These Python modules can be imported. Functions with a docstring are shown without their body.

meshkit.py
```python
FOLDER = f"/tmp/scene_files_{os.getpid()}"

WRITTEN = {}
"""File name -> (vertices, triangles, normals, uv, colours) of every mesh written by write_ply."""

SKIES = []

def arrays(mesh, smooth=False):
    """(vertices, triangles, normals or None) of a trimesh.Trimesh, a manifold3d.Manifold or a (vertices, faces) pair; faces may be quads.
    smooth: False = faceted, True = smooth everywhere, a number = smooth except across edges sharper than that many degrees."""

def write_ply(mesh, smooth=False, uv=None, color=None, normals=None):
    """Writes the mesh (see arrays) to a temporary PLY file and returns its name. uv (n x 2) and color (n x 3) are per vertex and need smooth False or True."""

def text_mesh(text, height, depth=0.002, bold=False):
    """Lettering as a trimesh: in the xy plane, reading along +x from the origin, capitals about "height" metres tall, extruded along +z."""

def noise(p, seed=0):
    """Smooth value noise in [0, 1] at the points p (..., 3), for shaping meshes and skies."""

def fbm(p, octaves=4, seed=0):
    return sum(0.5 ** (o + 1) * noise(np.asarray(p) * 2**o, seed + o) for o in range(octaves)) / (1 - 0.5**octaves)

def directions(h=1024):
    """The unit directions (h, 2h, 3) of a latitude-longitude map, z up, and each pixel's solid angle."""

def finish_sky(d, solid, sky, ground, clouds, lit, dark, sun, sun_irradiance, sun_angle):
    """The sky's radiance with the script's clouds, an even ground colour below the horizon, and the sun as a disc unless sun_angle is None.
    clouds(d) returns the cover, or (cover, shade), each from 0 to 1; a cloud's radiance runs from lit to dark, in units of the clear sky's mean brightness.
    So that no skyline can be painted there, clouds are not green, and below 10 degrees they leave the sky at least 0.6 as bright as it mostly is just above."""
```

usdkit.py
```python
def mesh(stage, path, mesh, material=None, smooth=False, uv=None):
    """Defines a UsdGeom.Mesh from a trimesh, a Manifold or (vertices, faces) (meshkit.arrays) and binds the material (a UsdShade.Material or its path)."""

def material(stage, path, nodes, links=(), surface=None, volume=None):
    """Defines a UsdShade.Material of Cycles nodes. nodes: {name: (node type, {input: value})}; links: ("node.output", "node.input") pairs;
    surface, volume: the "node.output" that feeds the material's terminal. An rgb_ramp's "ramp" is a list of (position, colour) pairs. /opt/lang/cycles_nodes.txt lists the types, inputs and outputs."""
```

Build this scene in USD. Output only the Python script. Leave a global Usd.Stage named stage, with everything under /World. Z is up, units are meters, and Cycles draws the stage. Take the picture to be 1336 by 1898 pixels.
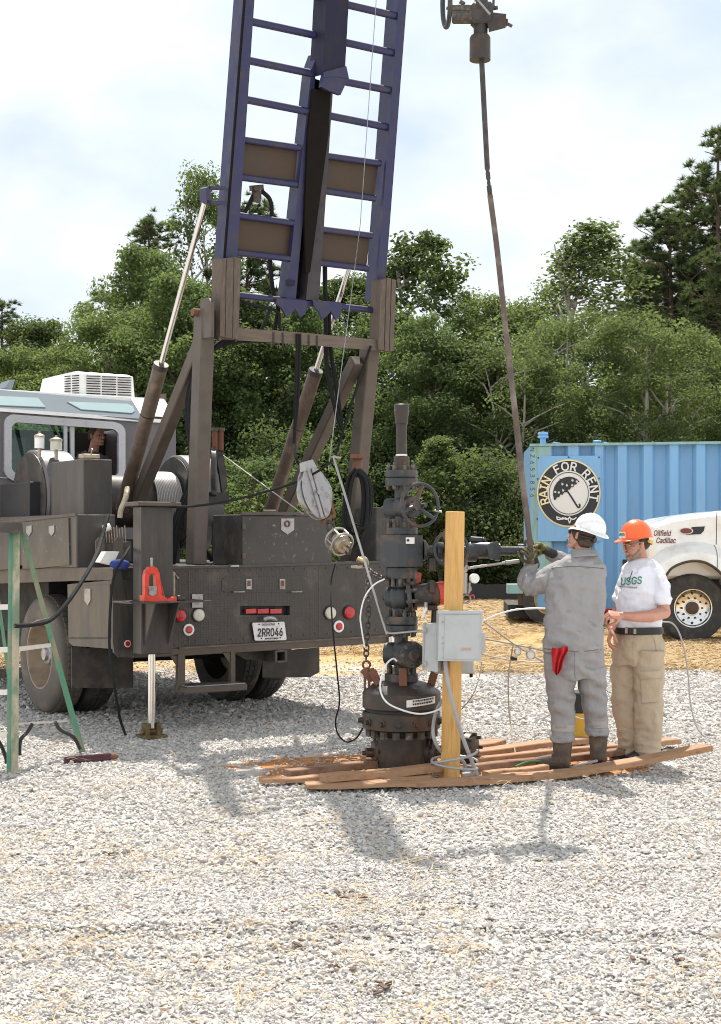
import math, random
import numpy as np, trimesh, usdkit, meshkit
from pxr import Usd, UsdGeom, UsdLux, UsdShade, Gf, Sdf, Vt
from shapely.geometry import Polygon, Point, LineString
from shapely.ops import unary_union
from manifold3d import Manifold, Mesh as MMesh

random.seed(7)
stage = Usd.Stage.CreateInMemory()
UsdGeom.SetStageUpAxis(stage, UsdGeom.Tokens.z)
UsdGeom.SetStageMetersPerUnit(stage, 1.0)
world = UsdGeom.Xform.Define(stage, '/World')
stage.SetDefaultPrim(world.GetPrim())
UsdGeom.Scope.Define(stage, '/World/Looks')

# ------------------------------------------------------------------ camera, sky, sun
CAMH, FPX, CX, HY = 1.62, 2650.0, 668.0, 1000.0      # eye height; the lens in photo pixels; where the horizon lies
EYE = np.array([0.0, 0.0, CAMH])
cam = UsdGeom.Camera.Define(stage, '/World/camera')
cam.CreateHorizontalApertureAttr(36.0)
cam.CreateVerticalApertureAttr(36.0 * 1024 / 721)
cam.CreateFocalLengthAttr(36.0 * FPX / 1336.0)
cam.CreateVerticalApertureOffsetAttr(36.0 * (HY - 949.0) / 1336.0)
cam.CreateClippingRangeAttr(Gf.Vec2f(0.1, 5000.0))
cam.CreateExposureAttr(0.52)
cam.AddTranslateOp().Set(Gf.Vec3d(0, 0, CAMH))
cam.AddRotateXOp().Set(90.0)

SUN_EL, SUN_AZ = math.radians(62.0), math.radians(-2.5)
SUN = np.array([math.sin(SUN_AZ) * math.cos(SUN_EL), math.cos(SUN_AZ) * math.cos(SUN_EL), math.sin(SUN_EL)])
dome = UsdLux.DomeLight.Define(stage, '/World/sky')
dome.CreateIntensityAttr(1.0)
dome.GetPrim().SetCustomDataByKey('kind', 'structure')
SKY = usdkit.material(stage, '/World/Looks/sky', {
    'tc': ('texture_coordinate', {}),
    'sky': ('sky_texture', {'sky_type': 'single_scattering', 'sun_disc': False, 'sun_elevation': SUN_EL, 'sun_rotation': SUN_AZ, 'aerosol_density': 1.6}),
    'sep': ('separate_xyz', {}),
    'zz': ('math', {'math_type': 'add', 'value2': 0.42}),
    'px': ('math', {'math_type': 'divide'}), 'py': ('math', {'math_type': 'divide'}),
    'cv': ('combine_xyz', {'z': 0.35}),
    'n1': ('noise_texture', {'scale': 3.0, 'detail': 8.0, 'roughness': 0.5, 'distortion': 0.15}),
    'n2': ('noise_texture', {'scale': 4.2, 'detail': 6.0, 'roughness': 0.48, 'distortion': 0.1}),
    'cov': ('map_range', {'from_min': 0.26, 'from_max': 0.50, 'to_min': 0.45, 'to_max': 1.0, 'clamp': True}),
    'lum': ('rgb_ramp', {'ramp': [(0.28, (6.3, 7.3, 8.4)), (0.42, (7.3, 8.1, 8.9)), (0.58, (8.9, 9.3, 9.6)), (0.80, (10.1, 10.1, 10.1))]}),
    'mixc': ('mix_color', {'blend_type': 'mix', 'use_clamp': False}),
    'bg': ('background_shader', {'strength': 0.085}),
}, [('tc.generated', 'sep.vector'), ('sep.z', 'zz.value1'), ('sep.x', 'px.value1'), ('zz.value', 'px.value2'), ('sep.y', 'py.value1'), ('zz.value', 'py.value2'),
    ('px.value', 'cv.x'), ('py.value', 'cv.y'), ('cv.vector', 'n1.vector'), ('cv.vector', 'n2.vector'), ('n1.fac', 'cov.value'), ('n2.fac', 'lum.fac'),
    ('cov.result', 'mixc.fac'), ('sky.color', 'mixc.a'), ('lum.color', 'mixc.b'), ('mixc.result', 'bg.color')], surface='bg.background')
UsdShade.MaterialBindingAPI.Apply(dome.GetPrim()).Bind(SKY)
sun = UsdLux.DistantLight.Define(stage, '/World/sun')
sun.CreateIntensityAttr(1.25)
sun.CreateNormalizeAttr(True)
sun.CreateAngleAttr(0.5)
sun.CreateColorAttr(Gf.Vec3f(1.0, 0.95, 0.87))
sun.AddOrientOp(UsdGeom.XformOp.PrecisionDouble).Set(Gf.Rotation(Gf.Vec3d(0, 0, 1), Gf.Vec3d(*map(float, SUN))).GetQuat())

# ------------------------------------------------------------------ names and objects
taken = {}
def numbered(parent, name):
    k = taken.get((parent, name), 0)
    taken[(parent, name)] = k + 1
    return name if k == 0 else f'{name}_{k:03d}'

class Thing:
    """A thing directly under /World; its base is the origin of its parts."""
    def __init__(s, name, label=None, cat=None, group=None, base=(0, 0, 0), kind=None):
        s.base = np.array(base, float)
        s.path = '/World/' + numbered('/World', name)
        x = UsdGeom.Xform.Define(stage, s.path)
        if np.abs(s.base).max() > 0:
            x.AddTranslateOp().Set(Gf.Vec3d(*map(float, s.base)))
        s.prim = x.GetPrim()
        tag(s.prim, label, cat, group, kind)
    def part(s, name, mesh, mat, under=None, smooth=32, label=None, kind=None):
        parent = under or s.path
        path = parent + '/' + numbered(parent, name)
        put(path, mesh, mat, s.base, smooth)
        tag(stage.GetPrimAtPath(path), label, None, None, kind)
        return path

def tag(p, label=None, cat=None, group=None, kind=None):
    for k, v in (('label', label), ('category', cat), ('group', group), ('kind', kind)):
        if v:
            p.SetCustomDataByKey(k, v)

def vf(mesh):
    if isinstance(mesh, (list, tuple)) and not (len(mesh) == 2 and isinstance(mesh[0], np.ndarray)):
        vs, fs, n = [], [], 0
        for m in mesh:
            v, f = vf(m)
            vs.append(v); fs.append(f + n); n += len(v)
        return np.vstack(vs), np.vstack(fs)
    if isinstance(mesh, tuple):
        v, f = np.asarray(mesh[0], float), np.asarray(mesh[1], int)
        if f.shape[1] == 4:
            f = np.vstack([f[:, [0, 1, 2]], f[:, [0, 2, 3]]])
        return v, f
    if hasattr(mesh, 'to_mesh'):
        m = mesh.to_mesh()
        return np.array(m.vert_properties[:, :3], float), np.array(m.tri_verts, int)
    return np.array(mesh.vertices, float), np.array(mesh.faces, int)

def put(path, mesh, mat, base=(0, 0, 0), smooth=32):
    v, f = vf(mesh)
    usdkit.mesh(stage, path, trimesh.Trimesh(v - np.asarray(base), f, process=False), M[mat] if isinstance(mat, str) else mat, smooth=smooth)

def single(name, mesh, mat, label=None, cat=None, group=None, kind=None, smooth=32):
    path = '/World/' + numbered('/World', name)
    put(path, mesh, mat, (0, 0, 0), smooth)
    tag(stage.GetPrimAtPath(path), label, cat, group, kind)
    return path

def copy_of(src, name, base, rot=0, scale=(1, 1, 1), label=None, cat=None, group=None):
    path = '/World/' + numbered('/World', name)
    x = UsdGeom.Xform.Define(stage, path)
    x.GetPrim().GetReferences().AddInternalReference(src)
    x.AddTranslateOp().Set(Gf.Vec3d(*map(float, base)))
    x.AddRotateZOp().Set(float(rot))
    x.AddScaleOp().Set(Gf.Vec3f(*map(float, scale)))
    x.GetPrim().SetInstanceable(True)
    tag(x.GetPrim(), label, cat, group)
    return path

# ------------------------------------------------------------------ from the photograph's pixels to places
def ray(px, py):
    return np.array([(px - CX) / FPX, 1.0, (HY - py) / FPX])
def Y(px, py, d):
    return EYE + ray(px, py) * d
def G(px, py, z=0.0):
    return Y(px, py, (CAMH - z) * FPX / (py - HY))
def nrm(a):
    a = np.asarray(a, float)
    return a / np.linalg.norm(a)
class Plane:
    """A plane in the place: where a line of sight meets it, and slabs that stand on it."""
    def __init__(s, p0, e1, e2):
        s.p0, s.e1 = np.asarray(p0, float), nrm(e1)
        s.e2 = nrm(np.asarray(e2, float) - np.dot(e2, s.e1) * s.e1)
        s.n = np.cross(s.e1, s.e2)
        if np.dot(s.n, EYE - s.p0) < 0:
            s.n = -s.n
    def pt(s, px, py):
        r = ray(px, py)
        return EYE + r * (np.dot(s.p0 - EYE, s.n) / np.dot(r, s.n))
    def ab(s, px, py):
        p = s.pt(px, py) - s.p0
        return float(np.dot(p, s.e1)), float(np.dot(p, s.e2))
    def to3(s, ab, h=0.0):
        ab = np.asarray(ab, float)
        return s.p0 + ab[..., :1] * s.e1 + ab[..., 1:2] * s.e2 + np.asarray(h)[..., None] * s.n
    def poly(s, pix, holes=()):
        return Polygon([s.ab(*p) for p in pix], [[s.ab(*p) for p in h] for h in holes]).buffer(0)
    def slab(s, pix, t, off=0.0, holes=()):
        return s.extrude(pix if hasattr(pix, 'geom_type') else s.poly(pix, holes), t, off)
    def extrude(s, poly, t, off=0.0):
        out = []
        for g in getattr(poly, 'geoms', [poly]):
            if g.is_empty or g.area < 1e-9:
                continue
            m = trimesh.creation.extrude_polygon(g, t, engine='earcut')
            v = np.asarray(m.vertices)
            f = np.asarray(m.faces)
            if np.dot(np.cross(s.e1, s.e2), s.n) < 0:
                f = f[:, ::-1]
            out.append((s.to3(v[:, :2], v[:, 2] - t + off), f))
        return vf(out) if len(out) > 1 else out[0]
    def circle(s, px, py, rpx, t, off=0.0, rin=0.0, n=28):
        c = s.pt(px, py)
        r = rpx * c[1] / FPX
        ring = Point(*s.ab(px, py)).buffer(r, quad_segs=n // 4)
        if rin:
            ring = ring.difference(Point(*s.ab(px, py)).buffer(rin * c[1] / FPX, quad_segs=n // 4))
        return s.extrude(ring, t, off)
    def text(s, txt, px, py, hpx, off=0.002, depth=0.003, bold=False, squeeze=1.0, shear=0.0, tilt=0.0, centre=True, hm=None):
        h = hm or hpx * s.pt(px, py)[1] / FPX
        m = meshkit.text_mesh(txt, h, depth, bold)
        v = np.array(m.vertices)
        v[:, 0] *= squeeze
        if centre:
            v[:, 0] -= v[:, 0].max() / 2
            v[:, 1] -= h / 2
        v[:, 0] += shear * v[:, 1]
        c, sn = math.cos(tilt), math.sin(tilt)
        xy = np.stack([v[:, 0] * c - v[:, 1] * sn, v[:, 0] * sn + v[:, 1] * c], 1) + np.array(s.ab(px, py))
        return s.to3(xy, v[:, 2] + off), np.asarray(m.faces)

# ------------------------------------------------------------------ shapes
def frame(axis):
    a = nrm(axis)
    u = nrm(np.cross(a, [0, 0, 1] if abs(a[2]) < 0.9 else [1, 0, 0]))
    return a, u, np.cross(a, u)
def lathe(prof, p0, axis, n=28, cap=True):
    """prof: (radius, height) along the axis, closed where the radius is 0."""
    a, u, w = frame(axis)
    prof = [(max(r, 1e-4), h) for r, h in prof]
    if cap and prof[0][0] > 1e-3: prof = [(1e-4, prof[0][1])] + prof
    if cap and prof[-1][0] > 1e-3: prof = prof + [(1e-4, prof[-1][1])]
    t = np.arange(n) / n * 2 * math.pi
    v = np.array([np.asarray(p0) + a * h + r * (math.cos(x) * u + math.sin(x) * w) for r, h in prof for x in t])
    k = len(prof)
    i, j = np.meshgrid(np.arange(k - 1), np.arange(n), indexing='ij')
    q = np.stack([i * n + j, i * n + (j + 1) % n, (i + 1) * n + (j + 1) % n, (i + 1) * n + j], -1).reshape(-1, 4)
    return v, np.vstack([q[:, [0, 1, 2]], q[:, [0, 2, 3]]])
def cyl(p, q, r0, r1=None, n=20, bev=0.0):
    p, q = np.asarray(p, float), np.asarray(q, float)
    L = np.linalg.norm(q - p)
    r1 = r0 if r1 is None else r1
    pr = [(r0, 0), (r1, L)] if not bev else [(r0 - bev, 0), (r0, bev), (r1, L - bev), (r1 - bev, L)]
    return lathe(pr, p, q - p, n)
def spl(pts, k=8):
    p = np.asarray(pts, float)
    if len(p) < 3: return p
    e = np.vstack([2 * p[0] - p[1], p, 2 * p[-1] - p[-2]])
    out = []
    for i in range(len(p) - 1):
        a, b, c, d = e[i:i + 4]
        for t in np.arange(k) / k:
            out.append(0.5 * (2 * b + (c - a) * t + (2 * a - 5 * b + 4 * c - d) * t * t + (3 * b - a - 3 * c + d) * t ** 3))
    return np.vstack([out, p[-1]])
def tube(pts, r, n=8, closed=False):
    p = np.asarray(pts, float)
    r = np.broadcast_to(np.asarray(r, float), (len(p),))
    t = np.gradient(p, axis=0)
    if closed:
        t = np.roll(p, -1, 0) - np.roll(p, 1, 0)
    t /= np.maximum(np.linalg.norm(t, axis=1, keepdims=True), 1e-9)
    u = frame(t[0])[1]
    ang = np.arange(n) / n * 2 * math.pi
    v = []
    for i in range(len(p)):
        u = nrm(u - np.dot(u, t[i]) * t[i])
        w = np.cross(t[i], u)
        v.append(p[i] + r[i] * (np.cos(ang)[:, None] * u + np.sin(ang)[:, None] * w))
    v = np.vstack(v)
    m = len(p)
    i, j = np.meshgrid(np.arange(m if closed else m - 1), np.arange(n), indexing='ij')
    q = np.stack([i * n + j, i * n + (j + 1) % n, ((i + 1) % m) * n + (j + 1) % n, ((i + 1) % m) * n + j], -1).reshape(-1, 4)
    f = np.vstack([q[:, [0, 1, 2]], q[:, [0, 2, 3]]])
    if not closed:
        v = np.vstack([v, p[0], p[-1]])
        k = np.arange(n)
        f = np.vstack([f, np.stack([(k + 1) % n, k, np.full(n, m * n)], 1), np.stack([(m - 1) * n + k, (m - 1) * n + (k + 1) % n, np.full(n, m * n + 1)], 1)])
    return v, f
def ring(c, axis, R, r, n=36, m=8, sx=1.0):
    a, u, w = frame(axis)
    t = np.arange(n) / n * 2 * math.pi
    return tube([np.asarray(c) + R * (math.cos(x) * u * sx + math.sin(x) * w) for x in t], r, m, closed=True)
def obox(c, ex, ey, ez, bev=0.006):
    """A box about c with the half-axes ex, ey, ez, its edges chamfered."""
    c, E = np.asarray(c, float), [np.asarray(e, float) for e in (ex, ey, ez)]
    L = [np.linalg.norm(e) for e in E]
    b = min(bev, 0.3 * min(L))
    pts = []
    for sx in (-1, 1):
        for sy in (-1, 1):
            for sz in (-1, 1):
                S = (sx, sy, sz)
                for k in range(3):
                    pts.append(c + sum(S[i] * E[i] * (1 if i == k else 1 - b / L[i]) for i in range(3)))
    h = Manifold.hull_points(np.array(pts, np.float64))
    return vf(h)
def beam(p, q, w, h, side=(1, 0, 0), bev=0.004):
    p, q = np.asarray(p, float), np.asarray(q, float)
    a = nrm(q - p)
    s = np.asarray(side, float)
    s = nrm(s - np.dot(s, a) * a)
    return obox((p + q) / 2, (q - p) / 2, s * w / 2, np.cross(a, s) * h / 2, bev)
def hullpts(p):
    return vf(Manifold.hull_points(np.asarray(p, np.float64)))
def ball(c, r, sub=2, sx=(1, 1, 1)):
    m = trimesh.creation.icosphere(sub, 1.0)
    return np.asarray(m.vertices) * np.asarray(sx) * r + np.asarray(c), np.asarray(m.faces)

# ------------------------------------------------------------------ materials
M = {}
def mat(name, col, rough=0.5, metal=0.0, var=0.12, scale=6.0, bump=0.0, bscale=60.0, dirt=None, damt=0.5, dscale=4.0, dlo=0.48, dhi=0.62, coat=0.0, spec=0.5, stretch=None, island=0.0, sss=0.0, rvar=0.12, local=False, bstr=0.6):
    """A paint, metal, cloth or wood: the colour wanders, dirt or wear lies over it in patches, fine relief on top."""
    c = np.array(col)
    n = {'src': ('texture_coordinate', {}) if local else ('geometry', {}), 'map': ('mapping', {'scale': stretch or (1, 1, 1)}),
         'n1': ('noise_texture', {'scale': scale, 'detail': 5.0, 'roughness': 0.6}),
         'r1': ('rgb_ramp', {'ramp': [(0.25, tuple(c * (1 - var))), (0.5, tuple(c)), (0.75, tuple(np.minimum(c * (1 + var), 0.95)))]}),
         'rr': ('map_range', {'from_min': 0.3, 'from_max': 0.7, 'to_min': max(rough - rvar, 0.02), 'to_max': min(rough + rvar, 1.0)}),
         'p': ('principled_bsdf', {'metallic': metal, 'roughness': rough, 'coat_weight': coat, 'specular_ior_level': spec})}
    L = [('src.object' if local else 'src.position', 'map.vector'), ('map.vector', 'n1.vector'), ('n1.fac', 'r1.fac'), ('n1.fac', 'rr.value'), ('rr.result', 'p.roughness')]
    out = 'r1.color'
    if island:
        n['gi'] = ('geometry', {})
        n['im'] = ('map_range', {'from_min': 0.0, 'from_max': 1.0, 'to_min': 1 - island, 'to_max': 1 + island})
        n['hs'] = ('hsv', {})
        L += [('gi.random_per_island', 'im.value'), ('im.result', 'hs.value'), (out, 'hs.color')]
        out = 'hs.color'
    if dirt is not None:
        n['n2'] = ('noise_texture', {'scale': dscale, 'detail': 7.0, 'roughness': 0.65})
        n['m2'] = ('map_range', {'from_min': dlo, 'from_max': dhi, 'to_min': 0.0, 'to_max': damt})
        n['mx'] = ('mix_color', {'b': tuple(dirt)})
        L += [('map.vector', 'n2.vector'), ('n2.fac', 'm2.value'), ('m2.result', 'mx.fac'), (out, 'mx.a')]
        out = 'mx.result'
    L.append((out, 'p.base_color'))
    if bump:
        n['n3'] = ('noise_texture', {'scale': bscale, 'detail': 4.0})
        n['b'] = ('bump', {'strength': bstr, 'distance': bump})
        L += [('map.vector', 'n3.vector'), ('n3.fac', 'b.height'), ('b.normal', 'p.normal')]
    if sss:
        n['p'][1].update(subsurface_weight=sss, subsurface_scale=0.01)
    M[name] = usdkit.material(stage, '/World/Looks/' + name, n, L, surface='p.BSDF')

mat('wellhead_paint', (0.032, 0.035, 0.038), 0.36, 0.2, 0.2, 9, 0.002, 40, dirt=(0.13, 0.075, 0.045), damt=0.75, dscale=7, dlo=0.5, dhi=0.66)
mat('wellhead_brown', (0.036, 0.028, 0.022), 0.42, 0.2, 0.2, 9, 0.002, 40, dirt=(0.10, 0.05, 0.03), damt=0.6, dscale=6)
mat('rust', (0.16, 0.065, 0.035), 0.8, 0.0, 0.3, 14, 0.003, 60)
mat('old_bolt', (0.07, 0.06, 0.052), 0.55, 0.4, 0.3, 30, dirt=(0.2, 0.17, 0.13), damt=0.6, dscale=25)
mat('truck_grey', (0.066, 0.059, 0.053), 0.36, 0.45, 0.12, 3, 0.0006, 120, dirt=(0.125, 0.10, 0.08), damt=0.45, dscale=5, dlo=0.52, dhi=0.74, stretch=(3.5, 3.5, 0.6))
mat('truck_scuffed', (0.064, 0.057, 0.051), 0.36, 0.45, 0.14, 4, 0.0006, 120, dirt=(0.34, 0.31, 0.28), damt=0.55, dscale=22, dlo=0.60, dhi=0.70)
mat('truck_dark', (0.042, 0.037, 0.033), 0.45, 0.3, 0.2, 5, 0.0008, 80, dirt=(0.10, 0.08, 0.065), damt=0.6, dscale=6)
mat('beam_steel', (0.098, 0.076, 0.059), 0.5, 0.35, 0.15, 5, 0.001, 60, dirt=(0.07, 0.052, 0.042), damt=0.6, dscale=4)
mat('plate_brown', (0.058, 0.034, 0.019), 0.55, 0.2, 0.25, 6, 0.001, 60, dirt=(0.05, 0.035, 0.028), damt=0.7, dscale=5)
mat('mast_blue', (0.018, 0.019, 0.068), 0.5, 0.05, 0.2, 5, 0.0008, 60, dirt=(0.04, 0.033, 0.04), damt=0.5, dscale=6)
mat('chrome', (0.70, 0.68, 0.65), 0.2, 1.0, 0.05, 12, rvar=0.06)
mat('cylinder_brown', (0.10, 0.07, 0.052), 0.5, 0.25, 0.2, 8, 0.001, 60, dirt=(0.2, 0.15, 0.11), damt=0.5, dscale=9)
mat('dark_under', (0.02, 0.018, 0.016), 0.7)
mat('rubber_hose', (0.014, 0.014, 0.014), 0.8, 0, 0.2, 20, spec=0.2)
mat('mast_oily', (0.036, 0.030, 0.036), 0.6, 0.0, 0.3, 6, 0.001, 60, dirt=(0.02, 0.016, 0.014), damt=0.7, dscale=9)
mat('oily_black', (0.011, 0.009, 0.008), 0.85, 0, 0.3, 12, spec=0.08)
mat('mast_grimy', (0.012, 0.012, 0.034), 0.6, 0.0, 0.25, 5, 0.0008, 60, spec=0.25, dirt=(0.022, 0.018, 0.018), damt=0.6, dscale=7, stretch=(2, 2, 0.5))
mat('string_pipe', (0.10, 0.072, 0.058), 0.7, 0.1, 0.3, 9, dirt=(0.24, 0.20, 0.17), damt=0.6, dscale=6)
mat('pine_bark', (0.12, 0.08, 0.06), 0.9, 0, 0.3, 10, 0.01, 20)
mat('tyre', (0.035, 0.033, 0.031), 0.8, 0, 0.2, 10, 0.002, 90, dirt=(0.11, 0.09, 0.07), damt=0.55, dscale=5)
mat('tyre_dusty', (0.10, 0.085, 0.07), 0.85, 0, 0.15, 8, 0.002, 90, dirt=(0.17, 0.13, 0.095), damt=0.7, dscale=5)
mat('jack_brass', (0.14, 0.095, 0.03), 0.6, 0.2, 0.3, 20, dirt=(0.05, 0.03, 0.02), damt=0.7, dscale=18)
mat('rim_tan', (0.27, 0.20, 0.135), 0.6, 0.1, 0.15, 8, dirt=(0.17, 0.12, 0.08), damt=0.6, dscale=7)
mat('rim_yellow', (0.5, 0.27, 0.06), 0.6, 0, 0.15, 8, dirt=(0.2, 0.14, 0.08), damt=0.5, dscale=7)
mat('rim_aluminium', (0.72, 0.70, 0.67), 0.18, 1.0, 0.06, 8, rvar=0.08)
mat('hub_rusty', (0.10, 0.06, 0.04), 0.7, 0.2, 0.2, 20)
mat('white_paint', (0.78, 0.77, 0.74), 0.22, 0, 0.03, 2, coat=0.5, dirt=(0.6, 0.52, 0.42), damt=0.35, dscale=3)
mat('white_plastic', (0.78, 0.76, 0.73), 0.4, 0, 0.04, 4)
mat('window_trim', (0.42, 0.41, 0.42), 0.35, 0.7, 0.06, 6)
mat('cabin_grey', (0.12, 0.11, 0.115), 0.4, 0.3, 0.08, 3, dirt=(0.15, 0.13, 0.12), damt=0.4, dscale=4)
mat('roof_band', (0.20, 0.225, 0.245), 0.9, 0.0, 0.06, 4, spec=0.02)
mat('skylight', (0.27, 0.36, 0.37), 0.75, 0.0, 0.04, 4, spec=0.1)
mat('black', (0.012, 0.012, 0.013), 0.5, 0, 0.1)
mat('lens_red', (0.42, 0.012, 0.014), 0.2, 0, 0.1, 30, coat=0.6)
mat('lens_white', (0.55, 0.52, 0.42), 0.25, 0, 0.06, 30, coat=0.6)
mat('red_vise', (0.62, 0.045, 0.02), 0.4, 0, 0.1, 12, coat=0.3, dirt=(0.25, 0.03, 0.02), damt=0.5, dscale=18)
mat('bare_steel', (0.35, 0.34, 0.33), 0.35, 0.8, 0.12, 15, dirt=(0.12, 0.10, 0.09), damt=0.5, dscale=12)
mat('tube_steel', (0.36, 0.335, 0.31), 0.4, 0.8, 0.08, 10)
mat('sheave_white', (0.33, 0.32, 0.32), 0.45, 0.1, 0.06, 8, dirt=(0.2, 0.16, 0.13), damt=0.8, dscale=12, dlo=0.52, dhi=0.62)
mat('dull_brass', (0.40, 0.33, 0.24), 0.4, 0.6, 0.15, 15, dirt=(0.15, 0.11, 0.08), damt=0.5, dscale=14)
mat('chain', (0.07, 0.055, 0.047), 0.6, 0.5, 0.3, 30)
mat('license', (0.68, 0.66, 0.65), 0.4, 0, 0.06, 40, dirt=(0.45, 0.36, 0.3), damt=0.5, dscale=20)
mat('ink', (0.03, 0.03, 0.035), 0.6)
mat('ink_faint', (0.28, 0.24, 0.2), 0.6)
mat('post_wood', (0.60, 0.34, 0.105), 0.65, 0, 0.16, 7, 0.001, 30, dirt=(0.42, 0.21, 0.06), damt=0.6, dscale=5, stretch=(9, 9, 0.7))
mat('grey_wood', (0.115, 0.086, 0.066), 0.85, 0, 0.45, 8, 0.004, 30, dirt=(0.09, 0.07, 0.055), damt=0.8, dscale=7, stretch=(7, 7, 0.5))
mat('grey_wood_flat', (0.135, 0.10, 0.08), 0.8, 0, 0.3, 8, 0.004, 30, dirt=(0.10, 0.075, 0.055), damt=0.7, dscale=7, stretch=(0.6, 0.6, 8))
mat('plank', (0.48, 0.27, 0.14), 0.75, 0, 0.25, 6, 0.003, 30, dirt=(0.21, 0.10, 0.055), damt=0.8, dscale=6, stretch=(0.8, 5, 5), dlo=0.45, dhi=0.65, island=0.2)
mat('plank_dark', (0.24, 0.13, 0.075), 0.78, 0, 0.25, 6, 0.003, 30, dirt=(0.12, 0.06, 0.035), damt=0.7, dscale=4, stretch=(0.5, 5, 5))
mat('box_grey', (0.40, 0.41, 0.41), 0.42, 0.1, 0.05, 4, dirt=(0.33, 0.32, 0.3), damt=0.4, dscale=6)
mat('conduit', (0.33, 0.32, 0.32), 0.45, 0.05, 0.08, 15)
mat('white_hose', (0.74, 0.73, 0.72), 0.4, 0, 0.05, 15)
mat('orange_print', (0.70, 0.36, 0.2), 0.6)
mat('fibreglass', (0.07, 0.21, 0.13), 0.5, 0, 0.18, 8, 0.0008, 60, dirt=(0.26, 0.21, 0.13), damt=0.75, dscale=9, dlo=0.46, dhi=0.6, stretch=(1, 1, 0.35))
mat('fibreglass_worn', (0.15, 0.19, 0.11), 0.6, 0, 0.25, 9, 0.0008, 60, dirt=(0.38, 0.31, 0.22), damt=0.8, dscale=9, dlo=0.45, dhi=0.58, stretch=(1, 1, 0.35))
mat('ladder_aluminium', (0.58, 0.55, 0.5), 0.35, 0.7, 0.1, 10)
mat('maroon_steel', (0.06, 0.025, 0.035), 0.35, 0.4, 0.15, 10)
mat('tank_blue', (0.19, 0.385, 0.62), 0.5, 0, 0.08, 1.2, dirt=(0.20, 0.30, 0.40), damt=0.5, dscale=2.6, dlo=0.52, dhi=0.72, stretch=(4, 4, 0.35))
mat('tank_green', (0.24, 0.40, 0.40), 0.55, 0, 0.1, 1.5, dirt=(0.22, 0.30, 0.22), damt=0.8, dscale=2.5, stretch=(3, 3, 0.4))
mat('sign_white', (0.70, 0.68, 0.65), 0.5, 0, 0.02)
mat('sign_cream', (0.74, 0.62, 0.36), 0.5, 0, 0.03)
mat('sign_black', (0.018, 0.018, 0.022), 0.5)
mat('script_red', (0.16, 0.035, 0.035), 0.5)
mat('silt_black', (0.02, 0.018, 0.017), 0.75, 0, 0.2, 2, 0.01, 6)
mat('rag_red', (0.55, 0.02, 0.025), 0.9, 0, 0.2, 25, 0.002, 90)
mat('yellow_pail', (0.60, 0.36, 0.04), 0.5, 0, 0.1, 9, dirt=(0.4, 0.25, 0.08), damt=0.5, dscale=8)
mat('green_strap', (0.05, 0.16, 0.05), 0.8, 0, 0.2, 20)
mat('blue_cloth', (0.02, 0.04, 0.22), 0.9, 0, 0.3, 30)
mat('skin', (0.46, 0.235, 0.165), 0.5, 0, 0.12, 40, 0.0004, 300, sss=0.15, spec=0.35, dirt=(0.52, 0.21, 0.14), damt=0.4, dscale=22)
mat('hair_brown', (0.055, 0.033, 0.02), 0.7, 0, 0.4, 60, 0.002, 250)
mat('beard_grey', (0.27, 0.185, 0.135), 0.85, 0, 0.3, 120, 0.002, 300)
mat('cloth_grey', (0.285, 0.270, 0.268), 0.9, 0, 0.08, 6, 0.014, 12, bstr=1.0, dirt=(0.17, 0.155, 0.14), damt=0.3, dscale=5, dlo=0.56, dhi=0.70, stretch=(1.6, 1.6, 0.8))
mat('cloth_grey_light', (0.36, 0.33, 0.31), 0.9, 0, 0.05, 10)
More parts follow.
